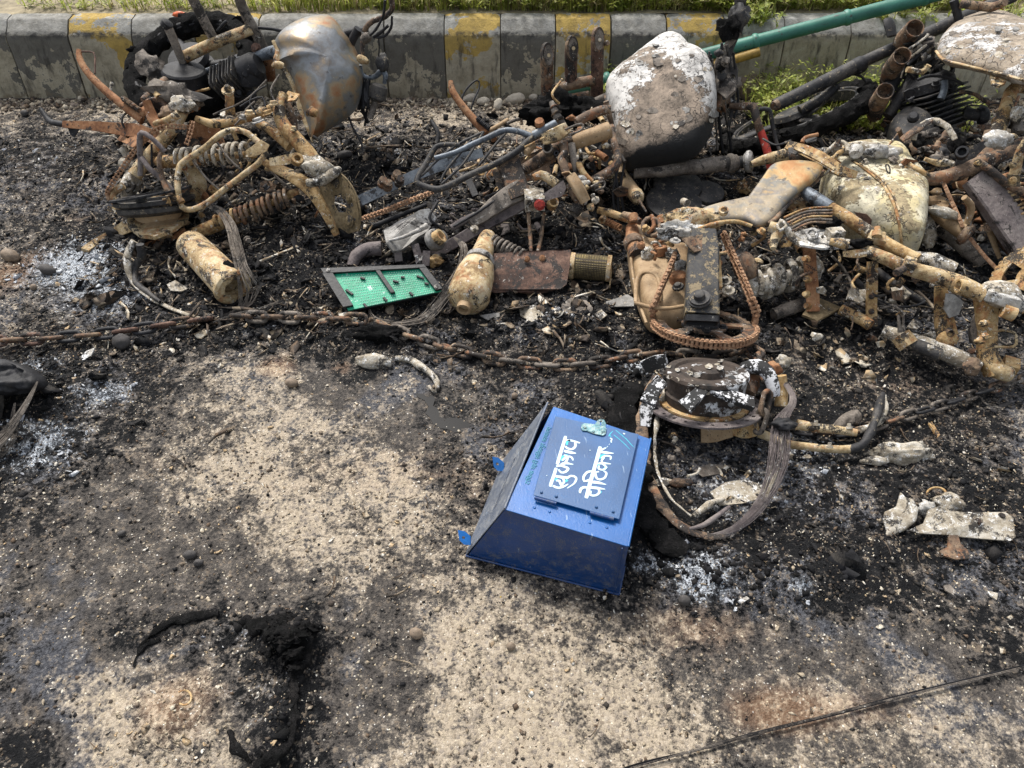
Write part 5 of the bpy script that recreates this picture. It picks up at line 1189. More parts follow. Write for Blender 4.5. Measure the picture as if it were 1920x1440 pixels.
lump(mc, 'charred_seat_foam', YV(1040, 212, 2.78), (118, 74, .16), 'char', amp=.45, sub=4, rot=.15, label='black charred seat foam'); lump(mc, 'charred_seat_foam', YV(1105, 205, 2.8), (60, 50, .1), 'char', amp=.5)
plate(mc, 'side_cover', [(1090, 250), (1140, 240), (1150, 320), (1100, 340), (1082, 300)], Cc(1115, 290, -.09), 'black', warp=.01)
fins(mc, Cc(1105, 345, -.10), VN(70, .3), RT, .07, .05, 7, .013, 'black')
# fork of the middle wreck
tube(mc, 'fork_leg', [W(1188, 322, .13), W(1250, 318, .14), W(1310, 312, .14), W(1368, 306, .14)], 'greybrown', [26, 27, 28, 29], rough=.05, label='grey brown fork leg')
lathe(mc, 'fork_collar', W(1364, 307, .14), W(1380, 305, .14), [(0, 30), (.2, 36), (.5, 36), (.6, 30), (1, 30)], 'greybrown', 24); tube(mc, 'fork_leg', [W(1378, 305, .14), W(1404, 303, .14)], 'blackflat', 23, rough=.02)
lathe(mc, 'fork_cap', W(1396, 304, .14), W(1412, 302, .15), [(0, 30), (.3, 40), (.7, 41), (.9, 34), (1, 16)], 'alu', 26, label='pale round fork cap')
tube(mc, 'axle', [W(1408, 308, .16), W(1432, 300, .17), W(1462, 293, .17), W(1490, 288, .17)], 'cream', [12, 18, 22, 24], rough=.1)
tube(mc, 'handlebar_end', [W(1160, 306, .10), W(1168, 330, .1), W(1182, 352, .1), W(1193, 368, .1)], 'tan', [16, 22, 26, 27], rough=.03)
lathe(mc, 'end_cap', W(1192, 362, .11), W(1198, 378, .105), [(0, 24), (.4, 27), (.8, 22), (1, 10)], 'cream', 20, rough=.06)
tube(mc, 'burnt_rod', [W(1198, 376, .11), W(1206, 388, .1), W(1212, 398, .1)], 'brown', [6, 5, 4])
tube(mc, 'frame_tube', [W(1200, 300, .02), W(1190, 340, .02), W(1180, 380, .02)], 'black', 14)
for i, L_ in enumerate((((1150, 300), (1156, 340), (1160, 400)), ((1160, 310), (1150, 360), (1152, 395)), ((1172, 300), (1164, 350), (1170, 402)), ((1080, 290), (1088, 320), (1080, 350)), ((1110, 300), (1116, 325), (1112, 350)))): tube(mc, 'burnt_cable', [W(x, y, .2-(y-300)*.0016) for x, y in L_], 'black', 5, rough=.4)
# steering mast right of the tank
tube(mc, 'steering_mast', [YV(1388, -10, 2.86), YV(1386, 25, 2.86), YV(1376, 60, 2.84), YV(1368, 90, 2.82), YV(1360, 120, 2.8), YV(1358, 150, 2.78), YV(1366, 190, 2.76)], 'blackflat', [20, 16, 22, 16, 14, 24, 22], rough=.4, rs=30, label='charred steering mast')
tube(mc, 'steering_mast', [YV(1392, 30, 2.85), YV(1384, 62, 2.82), (YV(1362, 86, 2.8)), YV(1348, 112, 2.78), YV(1340, 138, 2.76)], 'greybrown', [12, 14, 13, 12, 10], rough=.15)
lump(mc, 'charred_switch', YV(1366, 54, 2.8), (44, 40, .07), 'char', amp=.6); lump(mc, 'charred_switch', YV(1384, 30, 2.82), (36, 46, .06), 'blackflat', amp=.7); lump(mc, 'charred_switch', YV(1352, 175, 2.74), (30, 60, .07), 'brown', amp=.6)
plate(mc, 'headstock_plate', [(1350, 100), (1372, 96), (1384, 130), (1380, 172), (1362, 186), (1344, 170), (1340, 138)], YV(1362, 140, 2.74), 'greybrown', n=VN(150, .8), th=.012, holes=[circ_px(1354, 141, 7), circ_px(1376, 146, 4)], warp=.01)
tube(mc, 'pedal', [YV(1368, 198, 2.70), YV(1392, 200, 2.68), YV(1412, 200, 2.66), YV(1418, 222, 2.62), YV(1426, 248, 2.6)], 'brown', [10, 14, 16, 15, 15], label='brown pedal arm')
tube(mc, 'pedal', [YV(1426, 246, 2.6), YV(1434, 268, 2.57), YV(1440, 290, 2.54), YV(1446, 322, 2.5)], 'red', [14, 15, 15, 14], label='red painted end of the pedal arm')
tube(mc, 'stay', [YV(1424, 205, 2.65), YV(1442, 206, 2.64), YV(1448, 232, 2.62), YV(1456, 268, 2.58), YV(1464, 286, 2.55)], 'blackflat', [8, 9, 8, 7, 6]); tube(mc, 'stay', [YV(1446, 220, 2.63), YV(1452, 250, 2.6), YV(1458, 278, 2.57), YV(1468, 286, 2.55)], 'cream', [4, 4, 4, 4])
for i in range(10):
    x = 1330+random.uniform(0, 55); tube(mc, 'burnt_cable', [YV(x, random.uniform(60, 150), 2.74), YV(x+random.uniform(-14, 14), random.uniform(150, 210), 2.72), YV(x+random.uniform(-10, 20), random.uniform(210, 290), 2.68)], ('black', 'blackflat', 'greybrown')[i % 3], random.uniform(2.5, 6), rough=.35)
for i in range(9):
    lump(mc, 'charred_residue', YV(1350+random.uniform(-14, 34), 100+i*14, 2.72), (random.uniform(14, 26), random.uniform(12, 26), .03), ('blackflat', 'greybrown', 'char')[i % 3], amp=.6, sub=2)
for i in range(8): lump(mc, 'melted_tin', YV(1354+random.uniform(-8, 30), 185+random.uniform(0, 30), 2.72), (random.uniform(8, 18), random.uniform(8, 14), .02), ('alu', 'rust', 'ash')[i % 3], amp=.5, sub=2)
print('ABC ok')
# ================================================================== right front wreck: sprocket, yellow tank, rails
Dd = slope(300, .30, 700, .07)
md = thing('burnt_motorcycle', 'burnt motorcycle with cream yellow tank, drive chain loop and twin frame rails', 'motorcycle', (1560, 600, 0), 'burnt motorcycles lying in a row')
# engine casing
cas = puff(md, 'engine_casing', [(1176, 440), (1196, 432), (1206, 452), (1240, 470), (1270, 474), (1292, 480), (1294, 560), (1286, 600), (1256, 612), (1226, 616), (1208, 600), (1192, 560), (1180, 510)], W(1235, 530, .07), 'tan', n=VN(100, .75), front=.07, back=.06, p=5, q=.4, amp=.003, ns=7, label='tan cast engine casing')
cf = W(1235, 530, .07)+VN(100, .75)*.071
sweep(cas, 'casing_rim', [onplane(a, b, cf, VN(100, .75)) for a, b in ((1192, 566), (1193, 528), (1202, 512), (1218, 510), (1232, 518), (1238, 545), (1236, 566))], 'tan', wm=.012, rough=.06, hh=.6)
sweep(cas, 'casing_rim', [onplane(a, b, cf, VN(100, .75)) for a, b in ((1190, 568), (1222, 576), (1256, 578), (1290, 572))], 'tan', wm=.012, rough=.06)
sweep(cas, 'casing_rim', [onplane(a, b, cf-VN(100, .75)*.01, VN(100, .75)) for a, b in ((1182, 470), (1186, 510), (1196, 560), (1212, 606))], 'tan', wm=.009, rough=.06)
tube(md, 'inlet_pipe', [W(1186, 428, .12), W(1188, 452, .13), W(1196, 480, .13)], 'rust', [26, 30, 32], rough=.04)
lathe(md, 'clamp_ring', W(1186, 450, .135), W(1190, 462, .135), [(0, 32), (.2, 37), (.8, 37), (1, 32)], 'brown', 24)
lathe(md, 'port', W(1240, 478, .14), W(1238, 462, .165), [(0, 26), (.9, 24), (1, 20), (1, 10), (.5, 9)], 'rust', 22)
lump(md, 'melted_block', W(1214, 474, .15), (28, 26, .03), 'ash'); lump(md, 'melted_block', W(1262, 478, .16), (30, 26, .03), 'ash')
lump(md, 'melted_block', W(1274, 498, .15), (30, 24, .03), 'alu'); lathe(md, 'boss', W(1272, 530, .13), W(1272, 512, .16), [(0, 36), (.8, 34), (1, 26)], 'rust', 20)
lathe(md, 'nut', W(1272, 540, .15), W(1270, 532, .165), [(0, 22), (.5, 22), (.5, 14), (1, 12)], 'blackflat', 8)
# cluster behind the casing
for x, y, wd in ((1190, 408, 18), (1242, 412, 20)): lathe(md, 'bolt_stub', W(x, y+10, .17), W(x-3, y-8, .19), [(0, wd), (.15, wd*1.3), (.25, wd), (.9, wd*.9), (1, wd*.6)], 'rust', 16)
tube(md, 'linkage', [W(1206, 418, .18), W(1210, 436, .17), W(1222, 442, .17), W(1236, 436, .18), W(1236, 420, .18), W(1222, 408, .19)], 'brown', 9, rough=.2, closed=True)
tube(md, 'linkage', [W(1170, 402, .16), W(1186, 408, .17), W(1200, 416, .18)], 'brown', [12, 16, 12], rough=.15); tube(md, 'linkage', [W(1222, 404, .2), W(1226, 424, .19), W(1214, 436, .18)], 'rust', 8, rough=.2)
tube(md, 'linkage', [W(1252, 440, .17), W(1240, 452, .16), (W(1226, 462, .15))], 'rust', 8)
# box swing arm with open end
sa = tube(md, 'swing_arm', [W(1318, 436, .27), W(1318, 470, .25), W(1316, 540, .215), W(1315, 594, .18)], 'beam', [46, 56, 60, 63], prof=rrect(1, .55, .10), up=VN(90, .45), rough=.012, step=.02, label='black box-section swing arm with open end')
tube(sa, 'arm_mouth', [W(1315, 594.5, .178), W(1314.8, 606, .168)], 'black', [62, 62], prof=rrect(1, .55, .10), up=VN(90, .45), open_end='e', wall=.10, rough=.01, step=.2)
tube(md, 'arm_plate', [W(1300, 444, .285), W(1316, 470, .265)], 'brown', [60, 40], prof=rrect(1, .1), up=VN(90, .45), rough=.06)
lathe(sa, 'bolt', W(1312, 562, .218), W(1311, 549, .245), [(0, 44), (.15, 44), (.2, 38), (.4, 38), (.42, 22), (.9, 20), (1, 14)], 'blackflat', 22)
# sprocket + chain
sn = VN(88, .43); sc_ = W(1320, 610, .085)
spk = disc(md, 'sprocket', sc_, sn, [gear(.148, 42), ringpts(.045, 20)]+[window(.066, .112, a_, a_+.92) for a_ in (.2, 1.457, 2.713, 3.97, 5.227)], .007, 'brown', label='toothed sprocket lying flat')
lathe(spk, 'hub', sc_-sn*.012, sc_+sn*.02, [(0, 56), (.5, 60), (.8, 56), (1, 40), (1, 24), (.6, 22)], 'black', 26)
for a_ in (.8, 2.06, 3.3, 4.6, 5.85): 
    u_ = RT-sn*RT.dot(sn); u_.normalize(); v_ = sn.cross(u_); P = sc_+(u_*math.cos(a_)+v_*math.sin(a_))*.055; lathe(spk, 'bolt', P, P+sn*.012, [(0, 18), (.5, 18), (.5, 12), (1, 11)], 'black', 8)
def Q(a_, r=.150, h=0): 
    u_ = RT-sn*RT.dot(sn); u_.normalize(); v_ = sn.cross(u_); return sc_+(u_*math.cos(a_)+v_*math.sin(a_))*r+sn*h
drive_chain(md, [W(1265, 478, .20), W(1256, 504, .19), W(1244, 530, .17), W(1233, 556, .15), W(1225, 580, .12)]+[Q(math.radians(d_)) for d_ in (168, 185, 205, 225, 245, 265, 285, 305, 325, 345, 362)]+[W(1418, 586, .12), W(1408, 560, .15), W(1396, 530, .17), W(1382, 498, .19), W(1368, 466, .21), W(1355, 434, .23)], .0127, .0145, .0135, sn, label='orange rusty roller chain round the sprocket')
puff(md, 'cover', [(1380, 478), (1400, 472), (1414, 486), (1420, 514), (1404, 526), (1384, 524), (1374, 500)], W(1396, 500, .16), 'brown', front=.035, back=.03, p=3, amp=.002)
for q in ((1360, 530), (1366, 548)): lathe(md, 'bush', W(q[0], q[1], .15), W(q[0], q[1]-10, .17), [(0, 22), (.4, 24), (.5, 12), (1, 10)], 'ash', 14)
strip(md, 'bracket', [W(1345, 472, .24), W(1348, 505, .22), W(1350, 540, .2)], 'ochre', 7, th=.012)
tube(md, 'tab', [W(1346, 476, .25), W(1362, 473, .25)], 'ochre', 6)
# guard and head
gd = puff(md, 'guard', [(1312, 396), (1350, 392), (1384, 394), (1402, 372), (1428, 336), (1446, 312), (1466, 304), (1502, 302), (1530, 306), (1544, 314), (1530, 336), (1504, 356), (1476, 380), (1456, 406), (1440, 420), (1418, 424), (1396, 414), (1356, 416), (1322, 424), (1306, 430), (1300, 414)], W(1420, 370, .27), 'tempered2', n=VN(100, .8), front=.016, back=.02, p=9, q=.5, amp=.004, ns=9, seg=110, label='heat-tinted grey and orange guard plate')
tube(gd, 'rolled_edge', [W(1308, 430, .28), W(1330, 422, .285), (W(1360, 416, .285)), W(1384, 416, .28), W(1410, 424, .275)], 'ochre', [6, 8, 8, 8, 7])
tube(gd, 'rolled_edge', [W(1546, 318, .262), W(1530, 338, .262), W(1506, 357, .262), W(1478, 381, .262), W(1458, 407, .262), W(1440, 420, .262)], 'brown', [6, 10, 11, 11, 10, 7], rough=.08)
lump(md, 'melted_cover', W(1296, 412, .27), (110, 44, .06), 'cream', amp=.3, rot=.0, sub=4); lump(md, 'melted_cover', W(1276, 434, .26), (84, 38, .06), 'white', amp=.5, sub=4, label='white melted aluminium cover'); lump(md, 'melted_cover', W(1310, 456, .26), (52, 26, .04), 'ash', amp=.5)
lathe(md, 'socket', W(1356, 400, .29), W(1357, 393, .305), [(0, 16), (.5, 18), (1, 18), (1, 12), (.3, 10)], 'cream', 18); lathe(md, 'bolt', W(1266, 452, .28), W(1267, 446, .29), [(0, 22), (.3, 20), (.4, 9), (1, 8)], 'alu', 14)
# cast bracket pieces
tube(md, 'cast_bracket', L(Dd, [(1442, 424, .03), (1460, 432, .03), (1452, 450, .02), (1450, 466, .02)]), 'cream', [20, 22, 18, 10], rough=.25)
tube(md, 'cast_bracket', L(Dd, [(1460, 420, .04), (1474, 424, .04), (1486, 446, .03), (1500, 456, .03)]), 'ash', [20, 16, 15, 14], rough=.2)
tube(md, 'cast_bracket', L(Dd, [(1466, 416, .05), (1474, 424, .05), (1462, 432, .05), (1458, 422, .05)]), 'ash', 6, closed=True)
# ochre cross bracket
strip(md, 'cross_bracket', [W(1476, 272, .31), W(1510, 284, .315), W(1545, 302, .315), W(1575, 320, .31), W(1606, 328, .30)], 'ochre', [16, 22, 24, 20, 12], th=.012, rough=.08, label='flat ochre cross bracket over the tank')
strip(md, 'cross_bracket', [W(1490, 277, .325), W(1530, 296, .328), W(1566, 318, .322)], 'cream', [6, 8, 6], th=.008)
tube(md, 'lever', [W(1504, 268, .32), W(1510, 258, .33), W(1534, 252, .34)], 'rust', [8, 7, 7])
tube(md, 'headstock', [W(1540, 284, .3), W(1580, 284, .3), W(1604, 280, .3), W(1640, 284, .29), W(1688, 286, .28)], 'ash', [14, 18, 30, 32, 18], rough=.12, label='ash-grey headstock tube')
lathe(md, 'knob', W(1604, 290, .32), W(1606, 276, .33), [(0, 20), (.4, 26), (.8, 24), (1, 10)], 'white', 20, rough=.06)
tube(md, 'fork_bridge', [W(1546, 288, .3), W(1560, 276, .32), W(1572, 266, .33), (W(1586, 270, .33)), W(1588, 284, .32)], 'ash', 8, rough=.12); lathe(md, 'bolt', W(1571, 276, .33), W(1572, 262, .35), [(0, 15), (.5, 14), (.5, 10), (1, 9)], 'brown', 10)
tube(md, 'fork_bridge', [W(1560, 300, .3), W(1572, 288, .32), W(1584, 278, .32)], 'ochre', [8, 10, 9])
lump(md, 'melted_clamp', W(1640, 284, .30), (52, 26, .05), 'alu', amp=.3); lump(md, 'melted_clamp', W(1666, 288, .29), (36, 20, .04), 'white', amp=.3)
tube(md, 'axle', [W(1486, 292, .26), W(1510, 288, .27), W(1545, 286, .28)], 'greybrown', [22, 20, 16]); lathe(md, 'collar', W(1480, 296, .25), W(1492, 292, .26), [(0, 26), (.5, 30), (1, 26)], 'brown', 20)
# tank
tdc = W(1636, 385, .17)
tdo = [(1540, 334), (1560, 306), (1592, 297), (1640, 294), (1674, 298), (1692, 314), (1702, 334), (1722, 352), (1732, 368), (1732, 410), (1729, 446), (1722, 466), (1706, 470), (1682, 468), (1650, 452), (1604, 436), (1570, 424), (1550, 398), (1540, 364)]
tdn = VN(95, .72)
tkd = puff(md, 'fuel_tank', tdo, tdc, 'tank_cream', n=tdn, front=.105, back=.09, p=7, q=.38, amp=.009, ns=10, seg=96, rings=24, dents=((1700, 400, 40, -.01),), label='cream yellow flaking fuel tank with a welded seam')
def surf(o, px, py, up=.001):
    """the spot on a finished mesh seen at px, py"""
    d = ray(px, py).normalized(); org = CP-WL[o]
    hit, loc, nrm, _ = o.ray_cast(org, d)
    return (loc+WL[o]+nrm*up, nrm) if hit else (onplane(px, py, WL[o], FACE), FACE)
bpy.context.view_layer.update()
def onsurf(o, L_, up=.002): return [surf(o, a, b, up)[0] for a, b in L_]
sweep(tkd, 'tank_seam', onsurf(tkd, ((1597, 302), (1620, 318), (1650, 342), (1668, 368), (1680, 396), (1687, 424), (1690, 446), (1690, 464)), .003), 'ochre', wm=.009, rough=.2, hh=.7)
sweep(tkd, 'tank_seam', onsurf(tkd, ((1603, 302), (1626, 317), (1656, 341), (1674, 367), (1686, 395)), .002), 'cream', wm=.006, rough=.2)
sweep(tkd, 'lug', onsurf(tkd, ((1660, 312), (1664, 310), (1668, 318), (1667, 326), (1662, 322), (1660, 312)), .004), 'black', wm=.004)
P_, N_2 = surf(tkd, 1614, 418, -.012)
plate(tkd, 'tank_tear', [(1600, 398), (1624, 402), (1634, 412), (1632, 436), (1608, 430), (1600, 420)], surf(tkd, 1616, 416, .002)[0], 'rustdark', n=N_2, th=.002, warp=.006, label='dark torn opening in the tank')
for (x, y, a_, b_) in ((1608, 332, 34, 16), (1580, 352, 18, 10), (1625, 336, 16, 12)): lump(tkd, 'soot_crust', surf(tkd, x, y, 0)[0], (a_, b_, .008), 'ash', amp=.6, sub=3)
# curled flakes of paint standing off the tanks
rf = random.Random(4)
def flakes(o, x0, y0, x1, y1, n, mats, ok, sz=(5, 15)):
    for i in range(n*4):
        if n <= 0: break
        x, y = rf.uniform(x0, x1), rf.uniform(y0, y1)
        if not ok(x, y): continue
        hit, loc, nr, _ = o.ray_cast(CP-WL[o], ray(x, y).normalized())
        if not hit: continue
        P = loc+WL[o]; s_ = rf.uniform(*sz); a = rf.uniform(0, 6.28); n -= 1
        nn = (nr+Vector((rf.uniform(-.12, .12), rf.uniform(-.12, .12), rf.uniform(-.08, .12)))).normalized()
        plate(o, 'paint_flake', [(x+s_*rf.uniform(.5, 1)*math.cos(a+j*1.05), y+s_*.7*rf.uniform(.5, 1)*math.sin(a+j*1.05)) for j in range(6)], P+nr*.0012, rf.choice(mats), n=nn, th=.0008, warp=.004)
flakes(tnk, 1150, 75, 1340, 270, 30, ('ash', 'greybrown', 'aludark'), lambda x, y: y < 285-(x-1150)*.3)
flakes(tkd, 1550, 305, 1725, 440, 22, ('ash', 'cream'), lambda x, y: True, (4, 9))
# upper rail pair
tube(md, 'frame_rail', [W(1505, 356, .27), W(1528, 372, .27), W(1556, 390, .265)], 'steelblue', [22, 26, 26], rough=.05)
tube(md, 'frame_rail', [W(1552, 388, .265), W(1590, 410, .26), W(1630, 436, .25), W(1670, 462, .245), W(1720, 488, .24)], 'ochre', [24, 24, 24, 25, 26], rough=.05, label='rusty top frame rail')
tube(md, 'frame_rail', [W(1552, 448, .25), W(1590, 460, .25)], 'ash', [20, 22], rough=.1)
tube(md, 'frame_rail', [W(1618, 468, .25), W(1660, 484, .25), W(1700, 502, .245), W(1750, 516, .24), W(1800, 532, .235), W(1848, 556, .23)], 'cream', [21, 24, 26, 30, 31, 30], rough=.04, label='cream front frame rail')
tube(md, 'frame_rail', [W(1700, 482, .23), W(1750, 492, .225), W(1790, 506, .22)], 'ash', [22, 36, 26], rough=.06)
lathe(md, 'rail_collar', W(1790, 530, .235), W(1806, 538, .235), [(0, 33), (.5, 37), (1, 33)], 'cream', 22)
lathe(md, 'rail_mouth', W(1810, 538, .250), W(1796, 536, .252), [(0, 26), (.8, 27), (1, 26), (1, 20), (.4, 18)], 'ochre', 20)
plate(md, 'shelf_plate', [(1486, 436), (1520, 430), (1560, 436), (1588, 452), (1604, 466), (1540, 468), (1500, 462)], W(1540, 450, .245), 'white', n=VN(92, .6), th=.006, holes=[circ_px(1541, 450, 3)], warp=.006)
tube(md, 'ring_lug', [W(1520, 448, .26), W(1514, 438, .265), W(1522, 430, .27), W(1531, 434, .27), W(1530, 446, .265)], 'alu', 7, closed=True, rough=.15)
tube(md, 'square_clamp', [W(1552, 440, .265), W(1580, 436, .265)], 'ash', [22, 20], prof=rrect(1, .8), open_end='e', wall=.2, rough=.08)
tube(md, 'stub_bolt', [W(1556, 452, .27), W(1572, 456, .27), W(1590, 460, .268)], 'ochre', [12, 17, 17], rough=.05)
lump(md, 'charred_residue', W(1612, 456, .27), (42, 18, .03), 'char', amp=.6); lump(md, 'charred_residue', W(1556, 418, .26), (50, 22, .04), 'char', amp=.6)
for q in ((1642, 444), ): 
    tube(md, 'saddle_clamp', [W(q[0], q[1]+10, .27), W(q[0]+4, q[1]-8, .285)], 'cream', [34, 26], prof=rrect(1, .5)); lathe(md, 'bolt', W(q[0]+2, q[1], .29), W(q[0]+3, q[1]-18, .305), [(0, 19), (.5, 18), (.5, 13), (1, 11)], 'ochre', 12)
tube(md, 'rail_clamp', [W(1694, 494, .265), W(1714, 500, .262)], 'cream', [26, 28], prof=rrect(1, .8), rough=.06); lathe(md, 'bolt', W(1694, 504, .265), W(1680, 512, .27), [(0, 14), (.6, 12), (.6, 16), (1, 13)], 'brown', 10)
strip(md, 'bracket', [W(1580, 476, .25), W(1606, 476, .255), W(1624, 474, .255)], 'cream', [10, 16, 12], th=.006)
for i in range(6): tube(md, 'burnt_strip', [W(1470+i*3, 408+i*5, .27), W(1510+i*2, 392+i*5, .28), W(1560, 388+i*6, .28)], ('ochre', 'greybrown', 'brown')[i % 3], 4, rough=.2)
# uprights between the rails
strip(md, 'upright', [W(1517, 462, .23), W(1519, 500, .18), W(1523, 540, .13), W(1525, 584, .08)], 'rust', 22, th=.012, rough=.05, label='rusty flat upright with bolts')
for y in (486, 524, 552, 574): lathe(md, 'bolt', W(1512+(y % 5), y, .10+(584-y)*.0013), W(1506+(y % 5), y-1, .115+(584-y)*.0013), [(0, 14), (.4, 14), (.4, 10), (1, 9)], 'ochre', 10)
plate(md, 'foot_plate', [(1504, 590), (1530, 558), (1578, 578), (1532, 602)], W(1540, 582, .075), 'olive', n=VN(90, .75), th=.008)
lathe(md, 'bolt', W(1528, 600, .07), W(1528, 612, .05), [(0, 14), (1, 9)], 'brown', 10)
strip(md, 'upright', [W(1636, 490, .21), W(1635, 530, .16), W(1634, 570, .11), W(1634, 612, .06)], 'ochre', 19, th=.010, rough=.03, label='drilled ochre upright')
for y in (526, 556, 584): bolt(md, W(1634, y, .215-(y-490)*.00123), 8, .006, FACE, 'brown')
strip(md, 'upright', [W(1764, 536, .2), W(1766, 570, .16), W(1770, 600, .13), W(1776, 630, .10)], 'ochre', [22, 26, 34, 36], th=.012, rough=.04)
plate(md, 'torn_alloy', [(1776, 550), (1790, 552), (1806, 566), (1800, 590), (1786, 596), (1776, 580)], W(1788, 572, .19), 'aludark', warp=.012); lump(md, 'upright_foot', W(1776, 636, .10), (42, 30, .02), 'ochre', amp=.1)
strip(md, 'rail_web', [W(1838, 590, .16), W(1836, 620, .13), W(1832, 645, .1)], 'greybrown', [20, 30, 22], th=.02, rough=.3)
# bottom rail
tube(md, 'frame_rail', [W(1576, 580, .08), W(1606, 594, .08), W(1632, 610, .08)], 'ochre', [20, 21, 21], rough=.06)
tube(md, 'frame_rail', [W(1655, 620, .08), W(1690, 632, .08), W(1740, 648, .075), W(1800, 672, .07), W(1840, 690, .07)], 'ash', [22, 27, 30, 31, 24], rough=.06, label='lower frame rail with flaking cream paint')
tube(md, 'rail_patch', [W(1700, 640, .083), W(1730, 652, .08), W(1762, 666, .078)], 'blackflat', [24, 25, 26], rough=.03)
tube(md, 'rail_clamp', [W(1688, 628, .1), W(1704, 648, .085)], 'cream', [30, 30], prof=rrect(1, .8), rough=.06); tube(md, 'prong', [W(1688, 622, .11), W(1686, 608, .13), W(1684, 590, .15)], 'greybrown', [10, 6, 5]); tube(md, 'prong', [W(1694, 622, .11), W(1694, 606, .13), W(1694, 592, .15)], 'greybrown', [8, 5, 4])
lump(md, 'rail_end', W(1822, 688, .08), (34, 34, .04), 'brown', amp=.3)
tube(md, 'frame_rail', [W(1640, 505, .08), W(1684, 538, .06), W(1730, 566, .04)], 'blackflat', 15, rough=.06); tube(md, 'stay', [W(1598, 520, .10), W(1640, 560, .06), W(1676, 594, .03)], 'blackflat', 12, rough=.08)
tube(md, 'burnt_cable', [W(1560, 480, .16), W(1586, 510, .12), W(1598, 545, .1), W(1584, 585, .08)], 'greybrown', 5, rough=.3); tube(md, 'burnt_cable', [W(1644, 560, .1), W(1680, 575, .1), W(1720, 572, .1), W(1734, 565, .1)], 'black', 4, rough=.2)
# end post
tube(md, 'end_post', [W(1848, 556, .22), W(1850, 590, .18), W(1850, 630, .13), W(1853, 670, .09), W(1866, 700, .06)], 'ochre', [36, 32, 30, 32, 34], prof=rrect(1, .8, .2), up=FACE, rough=.06, label='ochre end post joining the rails')
lump(md, 'end_box', W(1872, 552, .23), (80, 52, .10), 'ash', amp=.12, rot=-.15); tube(md, 'end_box', [W(1850, 548, .24), W(1878, 556, .24), W(1912, 566, .23)], 'white', [40, 48, 50], prof=rrect(1, .5), up=VN(95, .5), rough=.06)
tube(md, 'end_pipe', [W(1880, 582, .225), W(1902, 590, .22)], 'ochre', [26, 27], open_end='e', wall=.14); tube(md, 'end_pipe', [W(1900, 568, .22), W(1922, 576, .22)], 'ash', [34, 36], prof=rrect(1, .7), open_end='e', wall=.1)
tube(md, 'end_pipe', [W(1856, 690, .07), W(1878, 698, .07), W(1892, 702, .065)], 'cream', [30, 30, 29], open_end='e', wall=.16, rough=.02, label='cream pipe mouth'); tube(md, 'end_socket', [W(1880, 682, .07), W(1908, 690, .07)], 'ochre', [30, 30], prof=rrect(1, .8), open_end='e', wall=.12)
tube(md, 'wire_loop', [W(1862, 624, .15), W(1880, 619, .15), W(1902, 624, .15), W(1906, 638, .14), W(1900, 650, .13), W(1864, 650, .12)], 'cream', 5)
for q in ((1846, 606), (1846, 632), (1836, 640)): lump(md, 'fitting', W(q[0], q[1], .18), (20, 14, .02), 'ochre', amp=.5)
# shock in ash
shock(md, W(1398, 540, .10), W(1538, 500, .13), W(1412, 536, .10), W(1530, 503, .12), 62, 5.5, 13, 'ash', 'ash', wb=44)
lump(md, 'shock_eye', W(1408, 536, .11), (42, 48, .05), 'ash', amp=.3); tube(md, 'stay', [W(1450, 590, .04), W(1490, 575, .05), W(1530, 560, .06)], 'greybrown', [24, 26, 20], rough=.15)
tube(md, 'ring_clamp', [W(1426, 500, .16), W(1444, 496, .16), W(1442, 486, .17), W(1428, 478, .17), W(1418, 488, .17)], 'ash', 3.5)
lathe(md, 'pink_washer', W(1420, 492, .16), W(1422, 484, .17), [(0, 22), (.5, 20), (1, 8)], 'cream', 16)

# ================================================================== burnt front wheel remains
mw = thing('wheel_wreck', 'burnt wheel hub with drilled brake disc and wire bundle beside the blue box', 'wheel', (1340, 860, 0))
wn = VN(90, .38); wc = W(1322, 735, .085)
hubw = lathe(mw, 'hub', wc-wn*.03+Vector((0, .0, 0)), wc+wn*.065, [(0, 120), (.03, 142), (.3, 148), (.34, 140), (.8, 146), (.86, 152), (.95, 148), (.97, 120), (.9, 112), (.88, 66), (1.05, 60), (1.08, 26)], 'hubpaint', seg=44, rough=.02, label='black hub drum with cracked white paint')
disc(mw, 'brake_disc', wc-wn*.035, wn, [ringpts(.155, 60), ringpts(.122, 48)]+[ringpts(.0052, 8, (.138*math.cos(a_), .138*math.sin(a_))) for a_ in np.linspace(0, 6.1, 26)], .005, 'mauve', label='purple-brown drilled brake disc')
disc(mw, 'disc_carrier', wc-wn*.03, wn, [ringpts(.119, 48), ringpts(.07, 30)], .006, 'ochre')
for p_ in (((1318, 730), (1300, 748), (1284, 764)), ((1332, 728), (1372, 744), (1412, 758)), ((1244, 716), (1226, 730), (1214, 756))): strip(mw, 'spoke', [W(p_[0][0], p_[0][1], .165), W(p_[1][0], p_[1][1], .16), W(p_[2][0], p_[2][1], .145)], 'whiteblack', [20, 26, 30], th=.014, up=VN(80, .7), rough=.05)
for q in ((1284, 720), (1373, 711)): lathe(mw, 'hub_port', W(q[0], q[1]+2, .148), W(q[0], q[1], .152), [(0, 12), (1, 15), (1, 8)], 'black', 16, oval=1.4)
strip(mw, 'spoke', [W(1240, 712, .10), W(1224, 736, .09), W(1212, 770, .07), W(1210, 800, .05)], 'whiteblack', [24, 26, 24, 18], th=.014, rough=.08)
strip(mw, 'spoke', [W(1206, 690, .06), W(1228, 680, .08), W(1250, 676, .1)], 'whiteblack', [26, 26, 24], th=.012)
